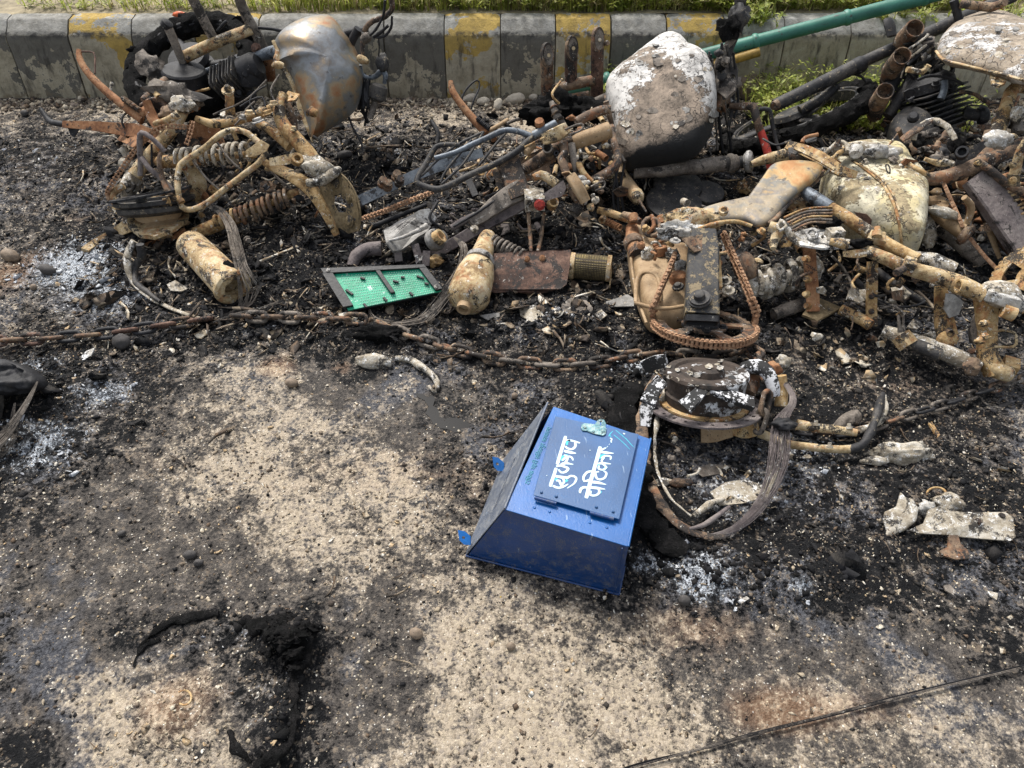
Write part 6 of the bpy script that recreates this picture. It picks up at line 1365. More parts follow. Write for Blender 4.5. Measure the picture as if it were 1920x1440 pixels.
tube(mw, 'caliper', [W(1392, 690, .12), W(1420, 688, .14), W(1440, 700, .14), W(1450, 724, .12), W(1452, 742, .10)], 'whiteblack', [22, 30, 28, 24, 20], rough=.15); tube(mw, 'caliper', [W(1400, 694, .1), W(1408, 716, .09), W(1402, 740, .08)], 'brown', [40, 34, 30], rough=.2)
tube(mw, 'caliper_pin', [W(1464, 704, .12), W(1466, 730, .09), W(1464, 762, .06)], 'ochre', [20, 23, 24], rough=.08); lump(mw, 'caliper_bracket', W(1448, 692, .12), (38, 26, .03), 'rust'); lump(mw, 'caliper_bracket', W(1468, 680, .10), (26, 30, .03), 'ash')
tube(mw, 'fork_foot', [W(1314, 815, .03), W(1340, 814, .035), W(1368, 806, .04)], 'tan', [28, 28, 26], prof=rrect(1, .7), up=FACE, rough=.05); tube(mw, 'fork_foot', [W(1366, 800, .04), W(1400, 804, .04), W(1418, 800, .04)], 'ochre', [30, 32, 26], prof=rrect(1, .7), up=FACE, rough=.12)
def rimp(L_): return [G(*q[:2], q[2]) for q in L_]
tube(mw, 'rim', rimp([(1232, 706, .06), (1214, 748, .05), (1204, 800, .04), (1206, 852, .03), (1216, 900, .025), (1240, 948, .02), (1278, 986, .018), (1322, 1004, .015), (1360, 1006, .015)]), 'brown', [20, 22, 24, 24, 24, 22, 18, 14, 10], hh=.35, up=UP, rough=.4, rs=30, label='blackened rim arc')
tube(mw, 'rim', rimp([(1248, 730, .05), (1234, 780, .045), (1228, 830, .04), (1232, 880, .035), (1256, 932, .03), (1296, 968, .025)]), 'ash', [9, 10, 6, 7, 5, 4], rough=.8, rs=45)
tube(mw, 'tyre_remains', rimp([(1192, 720, .02), (1172, 780, .02), (1176, 850, .02), (1192, 930, .02), (1230, 1000, .02), (1290, 1030, .015)]), 'char', [30, 60, 66, 60, 70, 26], hh=.3, up=UP, rough=.9, rs=18)
wires(mw, 'bead_wire', [W(1470, 716, .11), W(1486, 740, .12), W(1484, 762, .12), W(1464, 788, .13), W(1462, 830, .12), W(1456, 880, .09), W(1436, 932, .05), W(1400, 976, .03), W(1360, 1000, .02), W(1320, 1008, .015)], 'mauve', 60, [8, 10, 16, 28, 38, 38, 30, 24, 20, 16], 1.1, 8)
wires(mw, 'bead_wire', [W(1466, 788, .13), W(1464, 830, .12), W(1456, 880, .09), W(1434, 934, .05)], 'ash', 14, [22, 32, 30, 20], 1.25, 9)
lump(mw, 'melted_rubber', W(1470, 796, .14), (46, 26, .04), 'black', amp=.5, ns=40)
tube(mw, 'rubber_strip', rimp([(1292, 992, .02), (1320, 984, .03), (1352, 962, .04), (1368, 950, .04)]), 'mauve', [6, 10, 9, 7], rough=.2)
tube(mw, 'rim_shard', rimp([(1300, 968, .02), (1330, 946, .025), (1356, 936, .02)]), 'ash', [10, 14, 10], rough=.3)
bpy.context.view_layer.update()
flakes(hubw, 1286, 672, 1360, 742, 16, ('white', 'ash'), lambda x, y: abs((y-(735-(x-1286)*.55)))<26 or (x < 1300 and y < 730), (5, 10))
flakes(hubw, 1252, 682, 1272, 712, 5, ('white', 'ash'), lambda x, y: True, (5, 9))
# footrest bars
fr = thing('burnt_footrest', 'cream footrest bars with charred curved end lying across the steel chain', 'footrest', (1560, 830, 0))
tube(fr, 'bar', [W(1494, 796, .05), W(1530, 802, .05), W(1570, 806, .05), W(1606, 812, .05)], 'cream', [20, 17, 16, 15], rough=.08, label='upper cream bar')
tube(fr, 'bar', [W(1424, 812, .03), W(1470, 830, .035), W(1500, 836, .04), W(1560, 842, .04), W(1596, 842, .04)], 'cream', [18, 15, 15, 15, 16], rough=.08)
tube(fr, 'curved_end', [W(1592, 844, .04), W(1616, 834, .045), W(1632, 812, .05), W(1640, 788, .06), W(1648, 762, .06), W(1656, 738, .05)], 'blackflat', [16, 16, 16, 14, 18, 8], rough=.25, label='charred curved end')
tube(fr, 'curved_end', [W(1612, 806, .04), W(1632, 800, .04), W(1648, 790, .04), W(1660, 768, .045), W(1658, 742, .05)], 'ash', [12, 12, 14, 12, 8], rough=.3)
for q in ((1530, 794), (1592, 800), (1556, 836)): lathe(fr, 'bolt', W(q[0], q[1]+4, .06), W(q[0], q[1]-6, .07), [(0, 13), (.4, 12), (.4, 8), (1, 7)], 'ash', 10)
puff(fr, 'melted_tread', [(1560, 802), (1580, 778), (1608, 768), (1616, 786), (1600, 800), (1572, 808)], W(1590, 790, .02), 'greybrown', front=.02, back=.02, amp=.008)

# ================================================================== black wreck at the back right
me_ = thing('burnt_motorcycle', 'smoke-black motorcycle with finned engine, long fork and cast wheel beside the weeds', 'motorcycle', (1640, 260, 0), 'burnt motorcycles lying in a row')
ew = VN(112, .34)
wheel(me_, YV(1492, 224, 2.9), (ew+Vector((-.05, -.05, 0))).normalized(), .315, .07, 3, 'char', 'blackflat', tyre_rough=.5, ph=.6, rimr=.78)
tube(me_, 'fork_leg', [YV(1452, 198, 2.80), YV(1520, 166, 2.84), YV(1600, 126, 2.9)], 'blackflat', [23, 25, 26], rough=.02, label='long black fork leg'); lathe(me_, 'fork_collar', YV(1600, 128, 2.9), YV(1620, 118, 2.91), [(0, 26), (.2, 31), (.8, 31), (1, 26)], 'black', 22)
tube(me_, 'fork_leg', [YV(1600, 124, 2.9), YV(1690, 84, 2.96), YV(1790, 40, 3.02), YV(1900, -8, 3.1)], 'blackflat', [21, 22, 23, 24], rough=.02); lathe(me_, 'bolt', YV(1456, 196, 2.78), YV(1450, 199, 2.77), [(0, 20), (1, 16)], 'brown', 12)
tube(me_, 'swing_arm', [YV(1500, 208, 2.84), YV(1540, 186, 2.86), YV(1570, 160, 2.88)], 'blackflat', [20, 20, 16], rough=.05)
tube(me_, 'fender', [YV(1565, 150, 2.88), YV(1596, 138, 2.9), YV(1618, 146, 2.9), YV(1626, 168, 2.88), YV(1610, 186, 2.86), YV(1596, 194, 2.84)], 'blackflat', [14, 12, 10, 10, 12, 14], hh=.5, rough=.15)
for (pp, w_, lab) in (((( 1646, 236, 2.66), (1660, 220, 2.66), (1672, 190, 2.66), (1656, 168, 2.64)), 32, 'brown pipe with open mouth, lowest of three'), ):
    pass
def pipe(px0, py0, px1, py1, Y0, Y1, w_, mat='brown'):
    return tube(me_, 'exhaust_stub', [YV(px0, py0, Y0), YV((px0+px1)/2-4, (py0+py1)/2, (Y0+Y1)/2), YV(px1, py1, Y1)], mat, [w_*.85, w_, w_], open_end='e', wall=.1, rough=.02)
pipe(1640, 216, 1660, 170, 2.74, 2.62, 32); pipe(1664, 150, 1692, 104, 2.86, 2.72, 33); pipe(1684, 96, 1716, 52, 2.98, 2.86, 34)
tube(me_, 'down_tube', [YV(1640, 210, 2.72), YV(1676, 150, 2.82), YV(1704, 96, 2.95), YV(1716, 60, 3.0)], 'black', [26, 26, 28, 26]); tube(me_, 'down_tube', [YV(1664, 218, 2.74), YV(1690, 180, 2.78), YV(1712, 140, 2.84), YV(1740, 90, 2.92)], 'blackflat', [20, 22, 20, 16])
tube(me_, 'foot_peg', [YV(1672, 68, 2.95), YV(1668, 46, 2.98), YV(1664, 36, 3.0)], 'blackflat', [20, 24, 18], hh=.5)
tube(me_, 'frame_tube', [YV(1788, 0, 3.0), YV(1796, 30, 2.98), YV(1804, 58, 2.95)], 'black', 15); tube(me_, 'handlebar', [YV(1800, 8, 2.98), YV(1830, 10, 2.96), YV(1858, 14, 2.94), YV(1884, 4, 2.9)], 'brown', [14, 16, 16, 15], rough=.15)
for i in range(26):
    x, y = random.uniform(1690, 1790), random.uniform(60, 160); tube(me_, 'burnt_cable', [YV(x, y, 2.84), YV(x+random.uniform(-26, 26), y+random.uniform(-5, 30), 2.83), YV(x+random.uniform(-40, 20), y+random.uniform(20, 56), 2.8)], ('black', 'blackflat', 'greybrown', 'ash')[i % 4], random.uniform(2.5, 8), rough=.4)
for i in range(14): lump(me_, 'charred_residue', YV(random.uniform(1700, 1770), random.uniform(80, 160), 2.84), (random.uniform(16, 34), random.uniform(12, 26), .04), ('blackflat', 'greybrown', 'ash', 'char')[i % 4], amp=.7, sub=2)
# engine
en = VN(110, .28); ec = YV(1752, 212, 2.72)
fins(me_, ec-en*.055, en, (RT+Vector((0, .2, -.15))).normalized(), .105, .095, 8, .0185, 'blackflat', .005)
lathe(me_, 'cylinder_core', ec-en*.08, ec+en*.10, [(0, 62), (1, 60)], 'black', 24)
lathe(me_, 'cylinder_head', ec+en*.085, ec+en*.14, [(0, 88), (.6, 84), (1, 60)], 'black', 22)
for q in ((1756, 156), (1786, 162)): lathe(me_, 'bolt', YV(q[0], q[1]+6, 2.66), YV(q[0]-1, q[1]-6, 2.66), [(0, 15), (.5, 16), (.5, 11), (1, 9)], 'black', 12)
tube(me_, 'spark_plug_cap', [YV(1768, 152, 2.66), YV(1770, 168, 2.64), YV(1764, 186, 2.62)], 'steelblue', [16, 12, 14], rough=.12)
tube(me_, 'inlet', [YV(1806, 212, 2.66), YV(1836, 216, 2.64)], 'blackflat', 22, rough=.06); lathe(me_, 'carburettor', YV(1832, 218, 2.64), YV(1852, 214, 2.64), [(0, 28), (.4, 34), (.8, 30), (1, 20)], 'black', 20, rough=.2)
puff(me_, 'crank_cover', [(1662, 262), (1668, 236), (1688, 214), (1712, 208), (1736, 214), (1750, 232), (1748, 262), (1730, 284), (1690, 288), (1668, 280)], YV(1706, 250, 2.60), 'blackflat', n=VN(120, .8), front=.06, back=.05, p=2.6, amp=.003, label='smooth black crank cover')
lathe(me_, 'oil_cap', YV(1712, 222, 2.52), YV(1713, 216, 2.51), [(0, 20), (.6, 20), (1, 12)], 'black', 16); tube(me_, 'kick_shaft', [YV(1692, 262, 2.5), YV(1688, 250, 2.48), YV(1684, 242, 2.47)], 'brown', [10, 8, 10])
for L_, m_, w_ in ((((1800, 172), (1826, 176), (1852, 192), (1880, 196)), 'brown', 7), (((1700, 190), (1696, 172), (1712, 168), (1716, 180), (1702, 188)), 'black', 4), (((1748, 222), (1790, 246), (1840, 256), (1870, 250)), 'greybrown', 6), (((1720, 150), (1744, 142), (1780, 146), (1806, 158)), 'black', 6), (((1700, 130), (1730, 134), (1742, 122)), 'cream', 10)):
    tube(me_, 'burnt_cable', [YV(x, y, 2.62) for x, y in L_], m_, w_, rough=.25)
tube(me_, 'charred_plate', L(Dd, [(1690, 262, .0), (1716, 244, .02), (1744, 226, .03), (1756, 222, .03)]), 'brown', [14, 20, 14, 8], hh=.4, rough=.3)
tube(me_, 'charred_plate', L(Dd, [(1712, 262, .0), (1722, 240, .02), (1748, 226, .03), (1776, 238, .03), (1790, 262, .02)]), 'ash', [12, 10, 12, 12, 10], hh=.5, rough=.5, rs=35)
for i in range(12): lump(me_, 'charred_residue', Dd(random.uniform(1690, 1800), random.uniform(246, 305), -.06), (random.uniform(24, 50), random.uniform(14, 34), .04), ('blackflat', 'greybrown', 'char', 'brown')[i % 4], amp=.7, sub=3)
# tank at the top right
tec = YV(1850, 96, 2.66)
teo = [(1757, 92), (1766, 70), (1790, 48), (1826, 34), (1864, 32), (1900, 40), (1940, 56), (1985, 80), (2000, 130), (1960, 152), (1920, 150), (1884, 138), (1850, 130), (1800, 118), (1768, 110)]
tke = puff(me_, 'fuel_tank', teo, tec, 'tank_grey', n=VN(98, .62), front=.06, back=.05, p=2.6, q=.5, amp=.008, ns=9, seg=96, rings=24, label='smoked and flaking pale fuel tank')
sweep(tke, 'tank_seam', [onplane(a, b, tec, VN(98, .62)) for a, b in ((1756, 96), (1770, 112), (1800, 120), (1850, 132), (1884, 140), (1920, 150), (1960, 154))], 'cream', wm=.014, rough=.15, hh=.6)
bpy.context.view_layer.update(); flakes(tke, 1765, 45, 1925, 120, 12, ('ash', 'greybrown', 'aludark'), lambda x, y: True)
plate(tke, 'tank_lug', [(1856, 134), (1884, 140), (1890, 146), (1884, 158), (1872, 164), (1860, 158), (1857, 146)], tec+Vector((0, -.01, 0)), 'cream', n=VN(98, .7), th=.008, holes=[circ_px(1870, 152, 5)])

# ================================================================== frame at the far right
Ff = slope(160, .44, 480, .10)
mf = thing('burnt_motorcycle', 'rust-brown motorcycle frame at the right edge with box swing arm and pale coil spring', 'motorcycle', (1850, 440, 0), 'burnt motorcycles lying in a row')
tube(mf, 'frame_tube', L(Ff, [(1945, 168), (1914, 162), (1896, 172), (1886, 204), (1876, 232), (1864, 262)]), 'ochre', [24, 24, 23, 24, 26, 28], rough=.05, label='bent ochre down tube')
tube(mf, 'frame_tube', L(Ff, [(1866, 250), (1852, 285), (1842, 300)]), 'brown', [38, 30, 26], hh=.5); tube(mf, 'frame_tube', L(Ff, [(1728, 336), (1760, 334), (1800, 324), (1838, 306), (1880, 288), (1940, 258)]), 'brown', [20, 26, 28, 28, 26, 24], rough=.06, label='brown burnt cross tube')
plate(mf, 'gusset', [(1796, 292), (1816, 276), (1850, 262), (1846, 300), (1812, 314), (1790, 310)], Ff(1818, 290), 'blackflat', holes=[circ_px(1803, 288, 6)]); lathe(mf, 'grommet', Ff(1803, 290, .01), Ff(1804, 284, .025), [(0, 22), (.5, 24), (1, 22), (1, 15), (.4, 14)], 'black', 20)
tube(mf, 'swing_arm', L(Ff, [(1826, 332, .02), (1850, 360, .02), (1885, 408, .02), (1930, 470, .02)]), 'mauve', [44, 50, 54, 58], prof=rrect(1, .5), up=FACE, rough=.02, label='box-section swing arm')
tube(mf, 'swing_arm', L(Ff, [(1820, 350, -.02), (1850, 400, -.02), (1885, 450, -.02), (1910, 480, -.02)]), 'brown', [20, 24, 26, 26], rough=.05)
spring(mf, Ff(1888, 352, .02), Ff(1946, 452, .02), 44, 12, 4.6, 'cream'); lathe(mf, 'damper_rod', Ff(1888, 352, .02), Ff(1946, 452, .02), [(0, 18), (1, 18)], 'brown', 14)
tube(mf, 'stay', L(Ff, [(1836, 304, .04), (1860, 322, .04), (1890, 346, .04), (1940, 372, .05)]), 'brown', [12, 15, 16, 17]); bolt(mf, Ff(1833, 306, .06), 12, .008, FACE, 'ochre')
tube(mf, 'bracket', L(Ff, [(1902, 328, .06), (1908, 300, .07), (1916, 278, .08), (1930, 262, .08)]), 'cream', [22, 20, 18, 22], hh=.4, up=FACE, rough=.1, label='cream drilled bracket'); bolt(mf, Ff(1898, 310, .08), 9, .01, FACE, 'olive'); bolt(mf, Ff(1900, 338, .07), 10, .006, FACE, 'ochre'); plate(mf, 'bracket', [(1888, 326), (1912, 330), (1912, 350), (1892, 348)], Ff(1900, 338, .06), 'olive')
lump(mf, 'melted_cover', Ff(1872, 262, .05), (56, 34, .04), 'white', amp=.4); lump(mf, 'melted_cover', Ff(1898, 256, .05), (20, 12, .02), 'ochre', amp=.2); lump(mf, 'melted_cover', Ff(1908, 214, .02), (30, 30, .04), 'ash', amp=.3); tube(mf, 'stay', L(Ff, [(1904, 210, .0), (1908, 250, .0)]), 'greybrown', [20, 20])
tube(mf, 'cross_shaft', L(Ff, [(1742, 382, -.02), (1760, 400, -.01), (1784, 420, .0), (1812, 440, .01)]), 'tan', [20, 27, 28, 28], rough=.05, label='tan shaft with a round collar'); lathe(mf, 'collar', Ff(1804, 436, .015), Ff(1818, 444, .02), [(0, 36), (.3, 42), (.7, 42), (1, 30)], 'brown', 22)
tube(mf, 'side_hook', L(Ff, [(1812, 420, .03), (1820, 400, .04), (1820, 384, .05), (1808, 370, .06)]), 'tan', [11, 13, 13, 11], rough=.05)
drive_chain(mf, L(Ff, [(1768, 340, .0), (1782, 372, .01), (1800, 412, .02), (1806, 430, .02)]), .0127, .012, .006, VN(160, .7)); drive_chain(mf, L(Ff, [(1820, 448, .01), (1846, 480, .01), (1872, 508, .01), (1886, 528, .01)]), .0127, .012, .006, VN(160, .7))
lump(mf, 'melted_clamp', Ff(1768, 398, .02), (64, 20, .03), 'ash', amp=.4, rot=-.3); lump(mf, 'melted_clamp', Ff(1746, 378, 0), (26, 22, .03), 'tan'); lump(mf, 'melted_clamp', Ff(1742, 436, -.03), (26, 60, .03), 'ash', amp=.3)
tube(mf, 'stay', L(Ff, [(1852, 418, -.02), (1862, 450, -.02), (1874, 484, -.03)]), 'tan', [20, 14, 9], hh=.4); bolt(mf, Ff(1854, 426, 0), 14, .008, FACE, 'brown')
tube(mf, 'exhaust_pipe', L(Ff, [(1764, 420, -.05), (1800, 455, -.05), (1840, 495, -.05)]), 'greybrown', [34, 30, 24], rough=.08)
disc(mf, 'sprocket', W(1940, 520, .13), VN(150, .55), [gear(.125, 38), ringpts(.03, 16)]+[window(.05, .09, a_, a_+.8) for a_ in (.3, 1.9, 3.4, 4.9)], .006, 'ochre')
tube(mf, 'lever', L(Ff, [(1734, 298, .03), (1760, 306, .03), (1776, 308, .03)]), 'cream', [7, 12, 8], rough=.2); tube(mf, 'lever', L(Ff, [(1768, 300, .04), (1786, 308, .04)]), 'ash', [8, 11]); tube(mf, 'lever', L(Ff, [(1704, 308, .0), (1720, 318, .01), (1742, 330, .01)]), 'ochre', [8, 10, 9])
for i in range(22): lump(mf, 'charred_residue', Ff(random.uniform(1735, 1900), random.uniform(340, 500), -.08), (random.uniform(18, 50), random.uniform(14, 34), .04), ('blackflat', 'greybrown', 'char', 'brown', 'rust')[i % 5], amp=.7, sub=2)
print('DEF ok')
# ================================================================== small burnt fittings all through the wrecks
def clutter(par, f, x0, y0, x1, y1, n, seed, band=None, mats=('ochre', 'cream', 'brown', 'ash', 'rust', 'greybrown', 'blackflat')):
    r = random.Random(seed)
    for i in range(n):
        u = r.random(); x = x0+(x1-x0)*u; y = y0+(y1-y0)*u
        nx_, ny_ = -(y1-y0), (x1-x0); ln_ = math.hypot(nx_, ny_); b = r.gauss(0, band/2); x += nx_/ln_*b; y += ny_/ln_*b
        o_ = r.uniform(-.09, .0); m = r.choice(mats); a = r.uniform(0, 6.28); k = r.random(); s_ = r.uniform(10, 30)
        if k < .46: tube(par, 'burnt_cable', L(f, [(x, y, o_), (x+s_*math.cos(a), y+s_*math.sin(a)*.7, o_+r.uniform(-.02, .03)), (x+1.8*s_*math.cos(a+.6), y+1.6*s_*math.sin(a+.5), o_-.01)]), m, r.uniform(2.5, 6), rough=.3)
        elif k < .60: tube(par, 'stub', L(f, [(x, y, o_), (x+s_*math.cos(a)*.8, y+s_*math.sin(a)*.6, o_+.01)]), m, r.uniform(8, 15), open_end='e', rough=.08)
        elif k < .74: bolt(par, f(x, y, o_+.03), r.uniform(7, 14), .012, VN(math.degrees(a), .6), m)
        elif k < .86: plate(par, 'bracket', [(x+s_*.8*math.cos(a+j*1.2566+r.uniform(-.3, .3)), y+s_*.55*math.sin(a+j*1.2566)) for j in range(5)], f(x, y, o_), m, n=VN(math.degrees(a)*3, .7), th=.005, holes=[circ_px(x, y, 3, 2.4, 8)] if s_ > 16 else (), warp=.008)
        else: lump(par, 'melted_fitting', f(x, y, o_), (s_, s_*.7, .02), m, amp=.6, sub=2)
clutter(ma, A, 230, 250, 600, 300, 64, 1, 90); clutter(ma, A, 250, 440, 560, 380, 22, 2, 60, ('brown', 'greybrown', 'blackflat', 'black', 'ochre'))
clutter(mb, lambda x, y, o=0: YV(x, y, 2.9-o), 300, 170, 520, 150, 22, 3, 40, ('black', 'blackflat', 'greybrown'))
clutter(mc, Cc, 900, 330, 1150, 270, 66, 4, 80); clutter(mc, Cc, 700, 450, 1000, 380, 26, 5, 60, ('brown', 'greybrown', 'mauve', 'black', 'ash'))
clutter(md, Dd, 1200, 440, 1560, 440, 54, 6, 60); clutter(md, Dd, 1500, 500, 1860, 580, 56, 7, 100, ('ochre', 'ash', 'brown', 'blackflat', 'greybrown')); clutter(md, Dd, 1480, 290, 1720, 300, 26, 8, 30)
clutter(me_, lambda x, y, o=0: YV(x, y, 2.72-o), 1660, 190, 1860, 230, 34, 9, 70, ('black', 'blackflat', 'greybrown', 'brown')); clutter(mf, Ff, 1740, 300, 1910, 420, 44, 10, 120, ('brown', 'rust', 'ochre', 'ash', 'greybrown', 'tan'))
clutter(mw, lambda x, y, o=0: W(x, y, max(.01, .05+o*.4)), 1230, 800, 1420, 740, 22, 11, 60, ('greybrown', 'brown', 'ash', 'ochre'))
# ================================================================== poles, pipes and loose pieces
t = NT('green_painted_bamboo'); p = t.pos(); n0 = t.noise(p, 7, 5, .65); n1 = t.noise(p, 40, 5, .7)
col = t.ramp(n0, [(.35, (.018, .10, .072)), (.6, (.045, .185, .135))]); col = t.mix(t.step(n1, .60, .66), col, (.05, .05, .04))
M['greenpole'] = t.done(col, .5, 0, t.bump(n1, .001))
gp = thing('bamboo_pole', 'long green painted bamboo pole sloping behind the white tank over the kerb', 'pole', YV(1300, 112, 3.33))
g0, g1 = YV(1046, 174, 3.335), YV(1900, -48, 3.34)
tube(gp, 'cane', [g0, g0.lerp(g1, .5), g1], 'greenpole', wm=[.050, .056, .060], rough=.03)
for f_ in (.12, .30, .46, .66, .82): lathe(gp, 'node', g0.lerp(g1, f_-.006), g0.lerp(g1, f_+.006), [(0, 26), (.3, 29), (.7, 29), (1, 26)], 'greenpole', 20)
yp = thing('bamboo_pole', 'short yellow stained pole under the green one right of the white tank', 'pole', YV(1370, 112, 3.31))
tube(yp, 'cane', [YV(1300, 134, 3.30), YV(1424, 97, 3.30)], flat('yellow_cane', (.34, .21, .04), .6, var=.4), 17, rough=.03)
pr = thing('pipe_stubs', 'burnt brown pipe with three upright capped stubs standing in front of the kerb', 'pipe', YV(1075, 182, 3.02))
for x0, y0, x1, y1 in ((1025, 103, 1026, 182), (1071, 90, 1070, 158), (1120, 74, 1119, 182)):
    sb = tube(pr, 'stub', [YV(x1, y1, 3.05), YV((x0+x1)/2, (y0+y1)/2, 3.05), YV(x0, y0+4, 3.06)], 'rustdark' if x0 > 1050 else 'brown', [24, 24, 25], rough=.02)
    nn = Vector((.35, -.86, .25)).normalized(); cc = YV(x0+1, y0, 3.02)
    disc(sb, 'cap', cc, nn, [[(.025*math.cos(a_), .046*math.sin(a_)) for a_ in np.linspace(0, 6.28, 22)[:-1]]], .022, 'brown', u=Vector((1, .3, 0)))
    disc(sb, 'cap_face', cc+nn*.012, nn, [[(.019*math.cos(a_), .037*math.sin(a_)) for a_ in np.linspace(0, 6.28, 22)[:-1]]], .004, 'greybrown', u=Vector((1, .3, 0)))
    disc(sb, 'cap_boss', cc+nn*.016, nn, [ringpts(.007, 12)], .004, 'cream')
tube(pr, 'cross_pipe', [YV(1034, 169, 3.04), YV(1075, 158, 3.04), YV(1116, 150, 3.04)], 'brown', [19, 20, 20], rough=.02); lathe(pr, 'screw', YV(1132, 84, 3.02), YV(1140, 80, 3.0), [(0, 6), (.7, 6), (.7, 10), (1, 9)], 'brown', 8)
tube(pr, 'lower_pipe', [YV(1070, 182, 3.0), YV(1104, 176, 3.0)], 'brown', 12, rough=.03); tube(pr, 'lower_pipe', [YV(1096, 200, 2.95), YV(1140, 180, 2.95)], 'greybrown', 15, rough=.03)
mu = thing('silencer', 'cream tan bottle-shaped silencer with a round mouth pointing at the camera', 'silencer', (880, 580, 0))
lathe(mu, 'body', W(916, 440, .10), W(872, 574, .055), [(0, 26), (.05, 32), (.3, 40), (.36, 48), (.5, 62), (.6, 70), (.82, 74), (.86, 76), (.9, 73), (.97, 56), (1, 38), (1.01, 24)], 'cream', seg=40, rough=.012)
lathe(mu, 'mouth', W(873, 568, .062), W(869, 581, .058), [(0, 30), (.5, 28), (1, 27), (1, 19), (-.6, 18)], 'tan', seg=26); lathe(mu, 'band', W(902, 484, .095), W(899, 492, .092), [(0, 50), (.3, 55), (.7, 55), (1, 52)], 'alu', 30)
lump(mu, 'soot_crust', W(884, 516, .105), (24, 14, .006), 'char', amp=.5); lump(mu, 'soot_crust', W(896, 496, .11), (40, 12, .01), 'char', amp=.6, rot=.4)
af = thing('air_filter', 'olive wire-mesh air filter cylinder with cream rims right of the steel flap', 'air filter', (1107, 525, 0))
MS = NT('filter_mesh'); p = MS.pos(); wv = MS.n('ShaderNodeTexWave'); wv.inputs['Scale'].default_value = 60; MS.l(p, wv.inputs['Vector']); wv2 = MS.n('ShaderNodeTexWave'); wv2.bands_direction = 'Z'; wv2.inputs['Scale'].default_value = 60; MS.l(p, wv2.inputs['Vector'])
hh_ = MS.math('MULTIPLY', wv.outputs['Fac'], wv2.outputs['Fac']); n1 = MS.noise(p, 25, 5, .7); cl_ = MS.ramp(n1, [(.38, (.07, .05, .02)), (.6, (.26, .20, .08))]); cl_ = MS.mix(MS.step(hh_, .1, .35), (.03, .02, .01), cl_)
M['mesh'] = MS.done(cl_, .75, 0, MS.bump(hh_, .002))
lathe(af, 'mesh_cylinder', W(1073, 498, .045), W(1142, 504, .045), [(0, 46), (.3, 47), (.7, 47), (1, 46)], 'mesh', 36); lathe(af, 'rim', W(1068, 498, .045), W(1078, 499, .045), [(0, 40), (.1, 50), (.9, 50), (1, 46)], 'cream', 36); lathe(af, 'rim', W(1137, 503, .045), W(1146, 504, .045), [(0, 46), (.1, 50), (.9, 50), (1, 40)], 'cream', 36)
tube(af, 'wire', [W(1143, 480, .07), W(1146, 504, .05), W(1143, 540, .01)], 'cream', 2.5)
# puddle
pm = NT('oily_water'); pm.b.inputs['Transmission Weight'].default_value = 0; M['puddle'] = pm.done((.008, .008, .008), .16, 0, spec=.2)
pd = [(779, 738), (792, 740), (802, 746), (812, 742), (816, 750), (812, 762), (822, 768), (824, 782), (834, 786), (846, 784), (862, 786), (874, 790), (884, 800), (872, 806), (866, 812), (852, 812), (840, 806), (826, 804), (812, 796), (806, 784), (798, 776), (804, 764), (796, 752), (784, 746)]
Pp = [W(a, b, 0) for a, b in pd]; zz = sorted(gz(q.x, q.y) for q in Pp)[len(Pp)//2]+.0022
pu = finish(None, 'puddle', [Vector((q.x, q.y, zz)) for q in Pp], [tuple(range(len(Pp)))], M['puddle'], False); tag(pu, 'small dark oily puddle in front of the melted grip pieces', 'puddle', kind='structure')
def loose(name, label, cat, group=None): 
    return lambda o: tag(o, label, cat, group)
def L1(o, label, cat, group=None): return tag(o, label, cat, group)
L1(lump(None, 'melted_grip', G(700, 678, .012), (72, 30, .03), 'ash', amp=.18, sub=4, rot=-.05), 'pale blocky melted handlebar grip on black char below the chain', 'grip')
L1(tube(None, 'melted_lever', [G(742, 672, .012), G(768, 674, .012), G(790, 688, .014), G(808, 700, .014), G(820, 718, .012), (G(816, 736, .01)), G(804, 724, .008)], 'ash', [10, 14, 15, 11, 10, 8, 7], rough=.3), 'pale curled melted brake lever pointing at the puddle', 'lever')
def stone(px, py, w_, h_, label, mat='stone', grp=None, th=None):
    o = lump(None, 'stone', G(px, py, .004+h_*mpx(W(px, py, 0))*.25), (w_, h_, th or w_*mpx(W(px, py, 0))*.6), mat, amp=.14, ns=9, sub=3, rot=random.uniform(-.4, .4)); return L1(o, label, 'stone', grp)
M['stone'] = flat('brown_river_stone', (.20, .15, .105), .7, var=.35, bmp=.001, dust=((.05, .04, .04), .6)); M['palestone'] = flat('pale_limestone', (.46, .41, .33), .85, var=.25, bmp=.003, dust=((.2, .16, .12), .62)); M['darkstone'] = flat('dark_stone', (.05, .045, .042), .75, var=.3, bmp=.002)
stone(19, 479, 36, 24, 'round brown stone at the left edge on sandy ash'); stone(89, 506, 34, 20, 'dark brown stone right of the round one near the left edge', 'darkstone'); stone(228, 641, 34, 32, 'squarish dark brown stone under the steel chain', 'darkstone')
stone(547, 718, 26, 18, 'oval brown pebble on the road below the display panel', 'stone'); stone(63, 538, 13, 12, 'small tan pebble below the two stones at the left', 'stone'); stone(780, 1188, 26, 22, 'reddish brown pebble in the middle foreground', 'stone'); stone(965, 742, 12, 12, 'small tan pebble above the roof tip of the blue box', 'stone')
stone(356, 1040, 26, 18, 'black pebble in the left foreground', 'darkstone'); stone(372, 1055, 20, 14, 'smaller black pebble touching the other one in the left foreground', 'darkstone'); stone(1284, 1126, 24, 20, 'dark pebble at the edge of white ash below the burnt wheel', 'darkstone'); stone(46, 212, 16, 12, 'black pebble near the kerb at the left', 'darkstone')
stone(228, 1000, 18, 12, 'black pebble on the grey film left of the centre', 'darkstone'); stone(958, 1212, 18, 16, 'brown pebble on the pale road below the box', 'stone'); stone(646, 290, 30, 16, 'dark rounded stone below the grey tank', 'darkstone')
